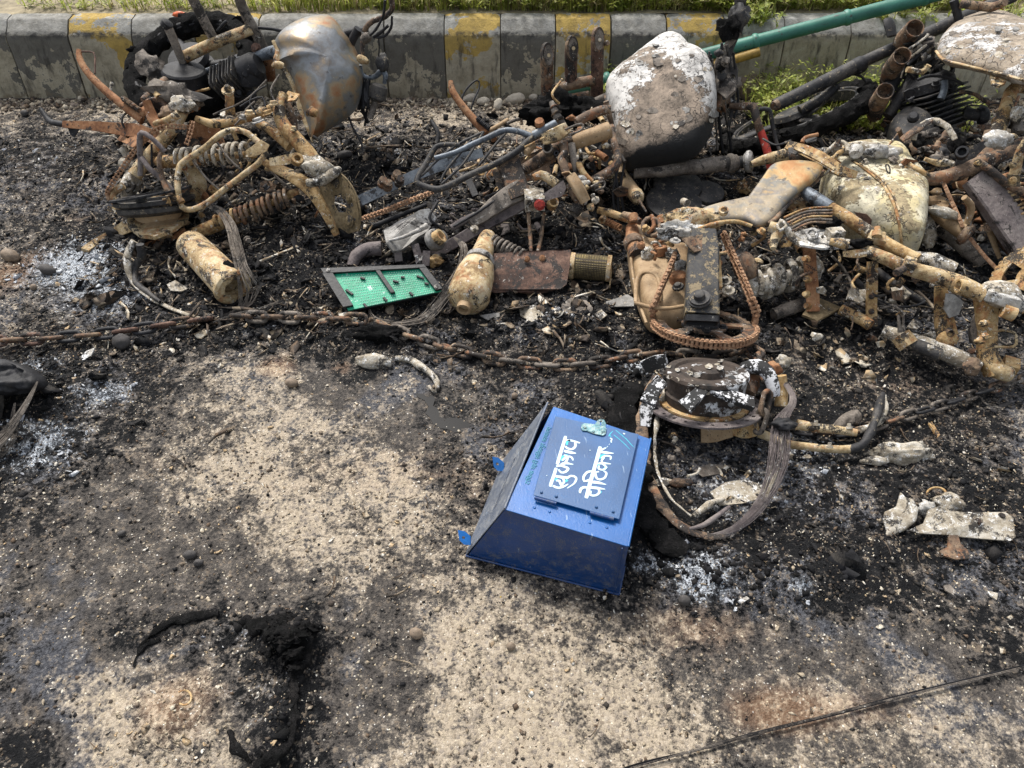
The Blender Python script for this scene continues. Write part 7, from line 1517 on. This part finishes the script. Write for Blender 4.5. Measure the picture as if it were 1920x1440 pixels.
for (x, y, a_, b_, l_) in ((882, 184, 30, 16, 'flat pale stone at the kerb base left of the rusty stand hook'), (906, 190, 26, 16, 'pale stone at the kerb base right of the stand hook'), (934, 196, 16, 24, 'upright pale stone in the row at the kerb base'), (966, 186, 40, 22, 'largest pale stone in the row at the kerb base'), (1000, 182, 18, 12, 'small pale stone at the right end of the row at the kerb base')):
    stone(x, y, a_, b_, l_, 'palestone', 'stones along the kerb base')
for (x, y, a_, b_, l_) in ((1474, 118, 60, 50, 'tan rock in the weeds under the green pole'), (1480, 168, 56, 48, 'smooth tan rock in the weeds above the fork leg'), (1408, 160, 54, 60, 'tan rock at the foot of the weeds right of the steering mast'), (1440, 205, 60, 34, 'low rock under the weeds behind the cast wheel')):
    P = W(x, y, .05); o = lump(None, 'rock', P, (a_, b_, .12), 'palestone' if 'smooth' in l_ else 'stone', amp=.15, sub=3); L1(o, l_, 'rock', 'rocks in the weeds')
# flakes, plates and castings lying about
def flake(px, py, ol_, mat, label, cat='flake', th=.004, n=None, name='flake', up=.008, holes=()):
    o = plate(None, name, ol_, G(px, py, up), mat, n=n or Vector((.05, -.12, 1)).normalized(), th=th, warp=.008, holes=holes); return L1(o, label, cat)
flake(995, 592, [(974, 576), (1004, 572), (1010, 584), (1022, 594), (1006, 604), (1000, 616), (984, 612), (988, 600), (976, 592)], 'ash', 'ragged pale grey flake below the steel flap')
flake(1080, 572, [(1052, 572), (1070, 560), (1100, 562), (1112, 576), (1108, 590), (1080, 596), (1058, 592)], 'greybrown', 'crumpled grey flake right of the ragged pale one')
flake(1165, 566, [(1136, 564), (1160, 558), (1176, 552), (1190, 560), (1188, 576), (1160, 576), (1140, 574)], 'aludark', 'smooth grey melted puddle of metal left of the casing')
flake(1122, 590, [(1114, 588), (1128, 580), (1138, 592), (1126, 600)], 'ash', 'small pale flake near the casing foot')
flake(928, 588, [(900, 594), (930, 586), (955, 580), (940, 592), (915, 602)], 'aludark', 'bluish grey sliver of metal under the silencer mouth')
flake(165, 664, [(150, 672), (164, 660), (180, 656), (172, 668), (156, 676)], 'white', 'narrow white flake in the ash below the chain at the left')
flake(330, 538, [(314, 536), (330, 528), (352, 540), (340, 546), (320, 546)], 'ash', 'pale chip inside the curved rim strip at the left')
flake(1490, 852, [(1458, 846), (1500, 842), (1524, 852), (1520, 866), (1488, 864), (1464, 858)], 'ash', 'smooth pale metal slab under the cream footrest bar')
L1(lump(None, 'ash_rock', G(1690, 850, .012), (120, 44, .04), 'ash', amp=.35, sub=4), 'large pale lump of fused ash on the right', 'ash lump'); L1(lump(None, 'ash_rock', G(1640, 864, .008), (54, 18, .02), 'ash', amp=.3, sub=3), 'low pale tongue of ash left of the large lump', 'ash lump')
L1(puff(None, 'alloy_leaf', [(1688, 922), (1698, 932), (1712, 936), (1722, 956), (1718, 978), (1698, 994), (1676, 1004), (1658, 1008), (1662, 996), (1655, 976), (1658, 960), (1680, 950)], G(1690, 965, .025), 'ash', n=Vector((-.2, -.35, .9)).normalized(), front=.008, back=.008, p=4, amp=.003, sm=False), 'leaf-shaped pinkish grey casting left of the cream plate', 'casting')
bp = thing('bracket_plate', 'cream scorched rectangular bracket plate with bolts at the lower right', 'plate', (1800, 1000, 0))
pn2 = Vector((.02, -.3, .95)).normalized(); plate(bp, 'plate', [(1740, 956), (1760, 950), (1800, 960), (1880, 962), (1894, 972), (1899, 1010), (1890, 1016), (1830, 1010), (1780, 1004), (1720, 1002), (1700, 996), (1730, 982)], G(1800, 985, .028), 'ash', n=pn2, th=.006, warp=.006)
for q in ((1878, 968), (1833, 978)): bolt(bp, onplane(q[0], q[1], G(1800, 985, .032), pn2), 10, .006, pn2, 'brown')
plate(bp, 'foot', [(1778, 1000), (1794, 1000), (1800, 1020), (1816, 1036), (1816, 1048), (1790, 1050), (1764, 1042), (1760, 1034), (1776, 1026)], G(1788, 1028, .012), 'brown', n=Vector((0, -.2, .9)).normalized(), th=.006); lump(bp, 'ash_heap', G(1780, 944, .03), (70, 40, .05), 'ash', amp=.5); lump(bp, 'ash_heap', G(1738, 952, .03), (30, 30, .03), 'white', amp=.5)
L1(tube(None, 'ring', [G(1756+18*math.cos(a_), 928+12*math.sin(a_)-2, .02) for a_ in np.linspace(2.9, 6.5, 9)], 'ochre', 4, rough=.1), 'thin ochre ring arching over the cream bracket plate', 'ring')
for i, (x, y, l_) in enumerate(((1270, 352, 'upper round charred rubber disc behind the guard plate'), (1326, 366, 'small round charred rubber disc right of the upper one'), (1262, 384, 'lower round charred rubber disc under the upper one'))):
    P = W(x, y, .06-.02*(i > 0)); o = lathe(None, 'rubber_disc', P, P+Vector((0, -.004, .022)), [(0, (84, 56, 96)[i]), (.3, (92, 62, 104)[i]), (.8, (90, 60, 102)[i]), (1, (78, 50, 90)[i]), (1.02, 12)], 'blackflat', 34, rough=.03); L1(o, l_, 'rubber disc', 'rubber discs in the char')
sp2 = L1(lump(None, 'ochre_wad', W(1400, 350, .06), (44, 26, .05), 'ochre', amp=.6, sub=3), 'ochre and pale crumpled wad left of the guard plate', 'wad')
L1(tube(None, 'tyre_strip', [G(252, 452, .10), G(240, 476, .07), G(239, 502, .04), G(250, 530, .02), G(278, 556, .015), G(316, 576, .012), G(352, 590, .012), G(388, 599, .01)], 'ash', [18, 18, 12, 9, 9, 9, 7, 4], rough=.25, hh=.6, up=Vector((0, 0, 1))), 'curved pale rim strip sweeping to the chain at the left', 'rim')
L1(tube(None, 'tyre_strip', [G(262, 458, .10), G(266, 480, .06), G(254, 500, .03), G(254, 528, .02), G(280, 550, .02), G(300, 566, .015)], 'blackflat', [14, 16, 14, 12, 9, 6], rough=.25), 'black inner tyre strip beside the pale curved rim strip', 'tyre strip')
lh = thing('burnt_wreckage', 'dark wreckage with a fan of bare cables at the left edge below the chain', 'wreckage', (30, 800, 0))
puff(lh, 'crushed_shell', [(-60, 690), (-10, 672), (40, 684), (70, 700), (88, 722), (60, 736), (20, 742), (-40, 760), (-70, 730)], W(10, 715, .09), 'black', front=.06, back=.05, amp=.05, ns=16); plate(lh, 'side_strip', [(-30, 730), (6, 712), (10, 762), (-2, 790), (-30, 800)], W(-10, 760, .06), 'blackflat', th=.02, warp=.01)
wires(lh, 'cable_fan', [W(70, 716, .12), W(52, 752, .10), W(28, 790, .07), W(2, 826, .04), W(-30, 860, .02)], 'greybrown', 34, [3, 14, 24, 40, 50], 1.5, 12); wires(lh, 'cable_fan', [W(28, 756, .09), (W(24, 790, .06)), W(30, 812, .03), W(14, 842, .02), W(-10, 860, .01)], 'greybrown', 14, [4, 14, 16, 20, 20], 1.4, 14)
wr = wires(None, 'wire_strand', [G(1100, 1466, .008), G(1200, 1432, .008), G(1300, 1408, .008), G(1420, 1374, .008), G(1560, 1340, .009), G(1680, 1308, .01), G(1800, 1278, .01), G(1960, 1240, .01)], 'black', 9, [7, 10, 8, 11, 9, 12, 10, 14], 2.2, 4); L1(wr, 'twisted black wire strand crossing the bottom right corner of the road', 'wire')
wr2 = wires(None, 'wire_strand', [G(1180, 1440, .012), G(1420, 1374, .012), G(1680, 1308, .014), G(1960, 1240, .014)], 'greybrown', 2, [5, 7, 6, 8], 1.8, 6); L1(wr2, 'pale strands running along the black wire at the bottom right', 'wire')
wb_ = wires(None, 'cable_bundle', [W(852, 446, .09), W(868, 460, .10), W(868, 490, .10), W(850, 530, .09), W(820, 572, .06), W(790, 602, .02), W(740, 612, .012), W(715, 606, .01)], 'greybrown', 24, [4, 12, 18, 26, 30, 30, 24, 14], 1.1, 21); L1(wb_, 'thin bare cable bundle draped from the bush over the display panel end', 'cable')
wb2 = wires(None, 'cable_bundle', [W(692, 580, .02), W(700, 596, .012), W(730, 604, .008)], 'greybrown', 8, [4, 16, 30], 1.1, 22); L1(wb2, 'short spray of cables under the front edge of the display panel', 'cable')
L1(tube(None, 'rust_ring', [G(345+14*math.cos(a_), 1308+14*math.sin(a_), .012) for a_ in np.linspace(-2.4, 2.2, 9)], 'ochre', 4, rough=.05), 'small rusty ring in the cream ash patch at the lower left', 'ring')
flake(1393, 1127, [(1382, 1128), (1398, 1120), (1404, 1124), (1388, 1134)], 'white', 'small white plastic chip below the burnt wheel', 'chip', th=.006)
flake(1756, 808, [(1740, 794), (1746, 792), (1760, 818), (1756, 822)], 'ochre', 'straw coloured stick standing in the char on the right', 'stick', th=.006, up=.02)
flake(1776, 1108, [(1766, 1100), (1778, 1098), (1790, 1112), (1784, 1118), (1770, 1110)], 'greybrown', 'grey leaf-like flake at the lower right', 'flake'); flake(1860, 1114, [(1850, 1106), (1872, 1112), (1870, 1124), (1858, 1116)], 'ash', 'pale flake near the right edge at the lower right', 'flake'); flake(1240, 905, [(1226, 900), (1244, 896), (1262, 902), (1250, 912), (1232, 912)], 'ash', 'pale chip inside the burnt rim', 'flake')
flake(1390, 920, [(1330, 925), (1360, 905), (1400, 898), (1436, 910), (1428, 934), (1390, 946), (1350, 948)], 'ash', 'broad ash-grey sheet melted on the ground inside the burnt rim', 'flake'); flake(1340, 880, [(1300, 884), (1330, 870), (1372, 872), (1350, 888), (1316, 896)], 'greybrown', 'long pale shard inside the burnt rim', 'flake'); L1(lump(None, 'charred_wood', G(1278, 905, .012), (46, 18, .02), 'brown', amp=.25), 'dark brown wood chip inside the burnt rim', 'wood chip')
L1(lump(None, 'char_mound', G(700, 628, .0), (110, 34, .05), 'char', amp=.45, sub=4), 'black mound of char in front of the display panel', 'char mound')
oc = L1(lump(None, 'orange_scrap', W(337, 27, .335), (26, 12, .02), flat('orange_plastic', (.55, .10, .02), .5), amp=.3), 'bright orange scrap lying on top of the kerb', 'scrap')
gb = thing('grey_panel', 'pale blue grey sheet panel standing behind the verge at the top right corner', 'panel', YV(1905, 0, 3.75)); plate(gb, 'sheet', [(1900, -60), (2010, -60), (2010, 40), (1876, 40)], YV(1920, 0, 3.75), flat('grey_sheet', (.30, .35, .36), .5, var=.1), n=Vector((-.2, -1, .2)), th=.02)
for i, (x, y, l_) in enumerate(((1815, 14, 'left red scrap of cloth in the weeds at the top right'), (1862, 6, 'larger red scrap of cloth in the weeds at the top right'), (1874, 20, 'small red scrap of cloth nearest the grey panel'))): L1(lump(None, 'red_cloth', YV(x, y, 3.62), ((26, 44, 16)[i], (16, 26, 10)[i], .04), flat('red_cloth_%s' % 'abc'[i], (.38, .02, .02), .8), amp=.5), l_, 'cloth', 'red cloth scraps')
cc1 = thing('char_crust', 'thick black crust of burnt residue curving along the lower left', 'char', (545, 1300, 0))
for L_, w_ in ((((430, 1168), (480, 1172), (530, 1186), (564, 1212), (572, 1250)), [10, 26, 36, 32, 18]), (((560, 1240), (548, 1290), (552, 1340), (540, 1392), (508, 1420), (470, 1452)), [22, 18, 18, 20, 28, 22]), (((262, 1210), (300, 1180), (350, 1160), (410, 1150)), [6, 16, 18, 8]), (((250, 1250), (262, 1220), (300, 1196)), [4, 12, 10]), (((470, 1430), (440, 1400), (430, 1370)), [10, 20, 8])):
    tube(cc1, 'crust', [G(x, y, .004) for x, y in L_], 'char', w_, rough=1.3, rs=44, hh=.6, up=UP, step=.008)
for i in range(16): lump(cc1, 'crust_lump', G(540+random.gauss(0, 22), 1200+random.gauss(0, 26), .01), (random.uniform(16, 44), random.uniform(12, 28), .03), 'char', amp=.8, ns=40)
# ================================================================== scattered stuff
def template(kind):
    r = np.random.default_rng(3)
    if kind == 'crumb':
        v = np.array([[1, 0, 0], [0, 1, 0], [-1, 0, 0], [0, -1, 0], [0, 0, 1], [0, 0, -1.]]); f = np.array([[0, 1, 4], [1, 2, 4], [2, 3, 4], [3, 0, 4], [1, 0, 5], [2, 1, 5], [3, 2, 5], [0, 3, 5]]); return v, f
    if kind == 'flake':   # bent two-sided chip
        v = np.array([[-1, -.6, .1], [-.1, -.8, -.15], [1, -.5, .25], [.8, .5, .3], [0, .75, -.1], [-.9, .6, .15]]); v = np.concatenate([v, v*[.93, .93, 1]-[0, 0, .12]])
        f = [[0, 1, 4], [0, 4, 5], [1, 2, 3], [1, 3, 4], [6, 10, 7], [6, 11, 10], [7, 9, 8], [7, 10, 9]]
        for i in range(6): j = (i+1) % 6; f += [[i, j+6, j], [i, i+6, j+6]]
        return v, np.array(f)
    if kind == 'twig':
        xs_ = np.linspace(-1, 1, 4); v = []
        for x in xs_:
            for a in (0, 2.1, 4.2): v.append([x, .09*math.cos(a)+.25*x*x, .09*math.sin(a)+.12*x*x])
        f = []
        for i in range(3):
            for j in range(3): a, b = i*3+j, i*3+(j+1) % 3; f += [[a, b, b+3], [a, b+3, a+3]]
        return np.array(v), np.array(f+[[0, 2, 1], [9, 10, 11]])
def scatter(name, kind, n, keep, size, mat, flatness=.5, tilt=.5, jit=.35, lift=.3, region=(-2.75, 2.75, .38, 3.37), sink=0):
    V, Fc = template(kind); n0 = n*6
    x = rng.uniform(region[0], region[1], n0); y = rng.uniform(region[2], region[3], n0)
    inside = np.abs(x) < (y*.62+.75)
    k = keep(x, y)*inside; sel = rng.random(n0) < k; x, y = x[sel][:n], y[sel][:n]; m = len(x)
    s = size[0]*np.exp(rng.normal(0, size[1], m)); s = np.clip(s, size[0]*.4, size[0]*3.2)
    z = height(x, y)+s*flatness*lift-sink*s
    a = rng.uniform(0, 6.283, m); b = rng.normal(0, tilt, m); c = rng.normal(0, tilt, m)
    ca, sa_, cb, sb_, cc, sc2 = np.cos(a), np.sin(a), np.cos(b), np.sin(b), np.cos(c), np.sin(c)
    P = V[None]*(1+rng.normal(0, jit, (m, len(V), 3)))*[1, 1, flatness]*s[:, None, None]*np.stack([np.ones(m), rng.uniform(.6, 1, m), np.ones(m)], 1)[:, None, :]
    X_, Y_, Z_ = P[..., 0], P[..., 1], P[..., 2]
    Y_, Z_ = Y_*cb[:, None]-Z_*sb_[:, None], Y_*sb_[:, None]+Z_*cb[:, None]
    X_, Z_ = X_*cc[:, None]+Z_*sc2[:, None], -X_*sc2[:, None]+Z_*cc[:, None]
    X_, Y_ = X_*ca[:, None]-Y_*sa_[:, None], X_*sa_[:, None]+Y_*ca[:, None]
    co_ = np.stack([X_+x[:, None], Y_+y[:, None], Z_+z[:, None]], 2).reshape(-1, 3)
    fs = (Fc[None]+np.arange(m)[:, None, None]*len(V)).reshape(-1, 3)
    o = npmesh(name, co_, fs, mat, 'stuff', smooth=False); print(name, m); return o
def mg(name, cols, rough=.85, sc=120):
    t = NT(name); p = t.pos(False); v = t.n('ShaderNodeTexVoronoi'); v.inputs['Scale'].default_value = sc*.4; t.l(p, v.inputs['Vector'])
    s = t.n('ShaderNodeSeparateColor'); t.l(v.outputs['Color'], s.inputs[0]); n = t.noise(p, 260, 3, .6)
    k = len(cols); c = t.ramp(s.outputs[0], [(i/k, x) for i, x in enumerate(cols)], 'CONSTANT'); c = t.mix(t.math('MULTIPLY', t.step(n, .45, .6), .4), c, tuple(x*.5 for x in cols[0]))
    return t.done(c, rough, 0, t.bump(n, .0008), spec=.25)
M['g_black'] = mg('charcoal_crumbs', [(.007, .007, .008), (.014, .014, .015), (.022, .02, .019), (.010, .010, .012), (.04, .036, .032)])
M['g_char'] = mg('crusted_char', [(.004, .004, .004), (.008, .008, .008), (.013, .012, .012), (.006, .006, .007)], .95)
M['g_brown'] = mg('scorched_grit', [(.10, .075, .055), (.17, .135, .10), (.06, .048, .04), (.26, .21, .15), (.04, .035, .03), (.13, .09, .06)])
M['g_tan'] = mg('road_grit', [(.34, .28, .20), (.45, .38, .28), (.24, .19, .14), (.50, .44, .34), (.16, .13, .11)])
M['g_ash'] = mg('white_ash', [(.36, .38, .41), (.50, .52, .54), (.24, .25, .28), (.60, .61, .62), (.16, .17, .19)])
M['g_cream'] = mg('cream_debris', [(.50, .45, .36), (.34, .28, .20), (.60, .56, .49), (.26, .19, .12), (.42, .30, .17)])
M['g_yellow'] = mg('yellow_specks', [(.5, .33, .03), (.45, .35, .08)])
def sootk(x, y): return np.clip(1.25-clean_at(x, y)*1.9+soot_noise(x, y)*1.2, 0, 1)*(1-.85*film_at(x, y))
def cln(x, y): return np.clip(clean_at(x, y)*1.3-.1+soot_noise(x, y), 0, 1)
def wreckzone(x, y): 
    px, py = topx(x, y); return np.clip((700-py)/120, 0, 1)*np.clip((py-200)/60, 0, 1)*np.clip((px-120)/150, 0, 1)
def clump(x, y, sc=7, lo=.5, seed=3): return np.clip((fbm(x, y, sc, 3, seed)-lo)*6, 0, 1)
scatter('charcoal_crumbs', 'crumb', 44000, lambda x, y: sootk(x, y)*(.25+.75*clump(x, y, 9, .48, 4)), (.0030, .5), 'g_black', .6, .5)
scatter('charcoal_chunks', 'crumb', 3600, lambda x, y: sootk(x, y)**2*clump(x, y, 5, .48, 14)*(clean_at(x, y) < .3), (.0075, .4), 'g_black', .55, .5)
CRUST = [(430, 1170, 40, 14, .6), (500, 1180, 50, 22, 1), (550, 1212, 40, 36, 1.2), (552, 1290, 26, 60, 1.1), (545, 1360, 22, 50, 1), (500, 1410, 50, 26, 1.1), (330, 1165, 60, 9, .8), (280, 1200, 26, 12, .8), (1410, 1075, 130, 40, 1.1), (1260, 1050, 60, 30, 1.1), (1150, 740, 60, 44, 1.1), (1190, 960, 40, 70, 1.), (1290, 1020, 60, 22, 1), (690, 628, 70, 22, 1.2), (1620, 990, 90, 40, .6), (60, 760, 70, 40, .9), (210, 860, 60, 14, .7), (380, 640, 100, 16, .7), (600, 470, 120, 50, .6)]
scatter('crusted_char', 'crumb', 9000, lambda x, y: np.clip(blobs(x, y, CRUST)-.25, 0, 1), (.0085, .4), 'g_char', .6, .6, sink=.2)
scatter('scorched_grit', 'crumb', 22000, lambda x, y: np.clip(.35+.5*clump(x, y, 6, .47, 24), 0, 1)*np.clip(1.1-cln(x, y)*.7, 0, 1)*(1-.6*wreckzone(x, y))*(1-.6*film_at(x, y)), (.0026, .5), 'g_brown', .6, .5)
scatter('road_grit', 'crumb', 9000, lambda x, y: cln(x, y)*(.4+.6*clump(x, y, 8, .45, 34)), (.0022, .5), 'g_tan', .6, .4)
scatter('dark_grit', 'crumb', 2600, lambda x, y: cln(x, y)*clump(x, y, 11, .50, 38), (.0022, .5), 'g_black', .6, .4)
scatter('white_ash_flakes', 'flake', 16000, lambda x, y: np.clip(blobs(x, y, ASH)-.12, 0, 1)*(.15+.85*clump(x, y, 14, .46, 44)), (.0042, .5), 'g_ash', .45, .5, lift=.6)
scatter('pale_chips', 'flake', 3200, lambda x, y: .3+.6*clump(x, y, 4, .5, 54), (.0030, .5), 'g_cream', .5, .4, lift=.6)
scatter('cream_debris', 'flake', 3600, lambda x, y: .35*wreckzone(x, y)*clump(x, y, 5, .50, 64)+.9*np.clip(blobs(x, y, [ (1080, 610, 110, 60, .8), (1700, 650, 160, 60, .7), (1380, 910, 80, 70, .9), (1840, 860, 60, 60, .6), (520, 660, 60, 40, .6), (1600, 700, 100, 50, .6)])-.25, 0, 1), (.0085, .5), 'g_cream', .5, .6, lift=.6)
scatter('heap_chips', 'flake', 3600, lambda x, y: np.clip(blobs(x, y, [(330, 1340, 130, 80, 1.4), (300, 1400, 120, 50, 1)])-.2, 0, 1)*clump(x, y, 12, .45, 91), (.0034, .45), 'g_cream', .5, .6, lift=.6)
scatter('heap_fibres', 'twig', 420, lambda x, y: np.clip(blobs(x, y, [(350, 1330, 140, 90, 1.4)])-.2, 0, 1), (.013, .4), 'g_brown', .6, .25, .12, lift=.3)
scatter('charred_scraps', 'flake', 4500, lambda x, y: np.clip(wreckzone(x, y)*.8+.8*sootk(x, y)**3*clump(x, y, 4, .5, 70), 0, 1), (.011, .5), 'g_black', .5, .6, lift=.5)
scatter('scorched_scraps', 'flake', 1700, lambda x, y: wreckzone(x, y)*clump(x, y, 5, .45, 74), (.013, .5), 'g_brown', .5, .6, lift=.6)
scatter('burnt_twigs', 'twig', 1500, lambda x, y: np.clip(wreckzone(x, y)+.35*clump(x, y, 4, .55, 84), 0, 1), (.022, .4), 'g_brown', 1, .25, .12, lift=.3)
scatter('fine_wire_bits', 'twig', 500, lambda x, y: np.clip(wreckzone(x, y), 0, 1), (.026, .4), 'g_cream', .6, .25, .12, lift=.3)
scatter('yellow_specks', 'flake', 46, lambda x, y: np.clip(blobs(x, y, [(930, 1100, 60, 34, 1)])-.15, 0, 1), (.0042, .3), 'g_yellow', .6, .3)
scatter('kerb_gravel', 'crumb', 2600, lambda x, y: np.exp(-((y-3.33)/.05)**2), (.007, .6), 'g_tan', .6, .4, region=(-2.7, 2.7, 3.15, 3.385)); scatter('kerb_gravel', 'crumb', 1500, lambda x, y: np.exp(-((y-3.30)/.07)**2), (.007, .6), 'g_brown', .6, .4, region=(-2.7, 2.7, 3.1, 3.385))
# ================================================================== grass and weeds
def leafmat(name, a, b, c):
    t = NT(name); p = t.pos(False); v = t.n('ShaderNodeTexVoronoi'); v.inputs['Scale'].default_value = 30; t.l(p, v.inputs['Vector'])
    s = t.n('ShaderNodeSeparateColor'); t.l(v.outputs['Color'], s.inputs[0])
    cc_ = t.ramp(s.outputs[0], [(0, a), (.45, b), (.8, c)], 'CONSTANT'); tr_ = t.n('ShaderNodeBsdfTranslucent'); t.l(cc_, tr_.inputs['Color'])
    m = t.done(cc_, .55); ad = t.n('ShaderNodeMixShader'); ad.inputs[0].default_value = .5; t.l(t.b.outputs[0], ad.inputs[1]); t.l(tr_.outputs[0], ad.inputs[2]); t.l(ad.outputs[0], t.out.inputs['Surface']); return m
M['blade'] = leafmat('grass_blade', (.26, .31, .05), (.42, .45, .10), (.56, .54, .22)); M['leaf'] = leafmat('weed_leaf', (.22, .28, .04), (.42, .46, .09), (.60, .60, .26)); M['dry'] = leafmat('dry_stem', (.30, .25, .12), (.40, .34, .17), (.22, .16, .09))
def blades(name, spots, mat, h, wd, lean=.5):
    V, Fq = [], []
    for (x, y, z, k) in spots:
        a = random.uniform(0, 6.28); H = h*k*random.uniform(.5, 1.25); d = Vector((math.cos(a), math.sin(a), 0)); s = Vector((-d.y, d.x, 0)); l = random.uniform(.1, 1)*lean; w0 = wd*random.uniform(.7, 1.3); st_ = len(V)
        for i in range(4):
            f_ = i/3; c = Vector((x, y, z))+d*(l*H*f_*f_)+Vector((0, 0, H*f_*(1-.35*l*f_))); ww = w0*(1-f_)**.6*.5+.0002; V += [c-s*ww, c+s*ww]
        for i in range(3): a_ = st_+i*2; Fq.append((a_, a_+1, a_+3, a_+2))
    return npmesh(name, np.array([tuple(v) for v in V]), np.array(Fq), mat, 'stuff')
def weeds(name, spots, mat, stemmat, n_leaf=(7, 16), H=.14, leaf=.016):
    V, Fq, SV, SF = [], [], [], []
    for (x, y, z, k) in spots:
        a = random.uniform(0, 6.28); d = Vector((math.cos(a), math.sin(a), 0)); hh2 = H*k*random.uniform(.5, 1.3); nl = random.randint(*n_leaf); pts = []
        for i in range(6):
            f_ = i/5; pts.append(Vector((x, y, z))+d*(.55*hh2*f_*f_)+Vector((.01*math.sin(f_*7+x*50), .01*math.cos(f_*6+y*40), hh2*f_*(1-.25*f_))))
        st_ = len(SV)
        for q in pts: SV += [q+Vector((.0009, 0, 0)), q+Vector((-.0005, .0008, 0)), q+Vector((-.0005, -.0008, 0))]
        for i in range(5):
            for j in range(3): A_, B_ = st_+i*3+j, st_+i*3+(j+1) % 3; SF.append((A_, B_, B_+3, A_+3))
        for i in range(nl):
            f_ = random.uniform(.15, 1); q = pts[min(4, int(f_*5))].lerp(pts[min(5, int(f_*5)+1)], f_*5-int(f_*5)) if f_ < 1 else pts[-1]
            b = random.uniform(0, 6.28); dl = Vector((math.cos(b), math.sin(b), random.uniform(-.3, .9))).normalized(); sl_ = dl.cross(Vector((0, 0, 1))).normalized(); L_ = leaf*random.uniform(.6, 1.6); u_ = sl_.cross(dl); m_ = len(V)
            V += [q, q+dl*L_*.5+sl_*L_*.22+u_*L_*.06, q+dl*L_, q+dl*L_*.5-sl_*L_*.22+u_*L_*.06]; Fq.append((m_, m_+1, m_+2, m_+3))
    o = npmesh(name, np.array([tuple(v) for v in V]), np.array(Fq), mat, 'stuff'); o2 = npmesh(name+'_stems', np.array([tuple(v) for v in SV]), np.array(SF), stemmat, 'stuff'); return o
def vx(px): return YV(px, 30, 3.65).x
sp = []
for i in range(6500):
    px = random.triangular(20, 1980, 1200); x = vx(px); y = 3.59+abs(random.gauss(0, .16)); dens = .18 if px < 120 else .45 if px < 540 else 1
    if random.random() > dens*(.3+.7*vn(np.array([x*6]), np.array([y*6]), 5)[0]*1.6): continue
    sp.append((x, y, .31, .75 if px < 540 else 1))
blades('verge_grass', sp, 'blade', .15, .006, .9); blades('dry_grass', random.sample(sp, len(sp)//2), 'dry', .14, .004, 1.2)
sw = []
for i in range(1700):
    px = random.triangular(560, 1960, 1300); x = vx(px); y = 3.58+abs(random.gauss(0, .13)); sw.append((x, y, .31, .8))
for i in range(110):
    px = random.uniform(60, 560); sw.append((vx(px), 3.6+abs(random.gauss(0, .05)), .31, .6))
weeds('verge_weeds', sw, 'leaf', 'dry', H=.15, leaf=.018)
so2 = []
for i in range(560):   # weeds that spill over the kerb and down among the rocks
    px = random.triangular(1370, 1780, 1500); x = W(px, 180, 0).x*random.uniform(.97, 1.03); y = random.uniform(2.98, 3.36); z = max(0, .0+random.uniform(0, .05)); so2.append((x, y, z, random.uniform(.6, 1.3)))
for i in range(60):
    px = random.uniform(1360, 1450) if i % 2 else random.uniform(1640, 1900); so2.append((W(px, 100, .2).x, 3.45+random.uniform(-.02, .08), .3, .7))
for i in range(40): so2.append((W(random.uniform(1130, 1150), 170, 0).x, random.uniform(3.3, 3.36), .0, 1.2))
weeds('rock_weeds', so2, 'leaf', 'dry', (9, 20), .15, .020); blades('rock_grass', [s for s in so2 for _ in range(3)], 'blade', .12, .005, .9)
print('stuff ok')
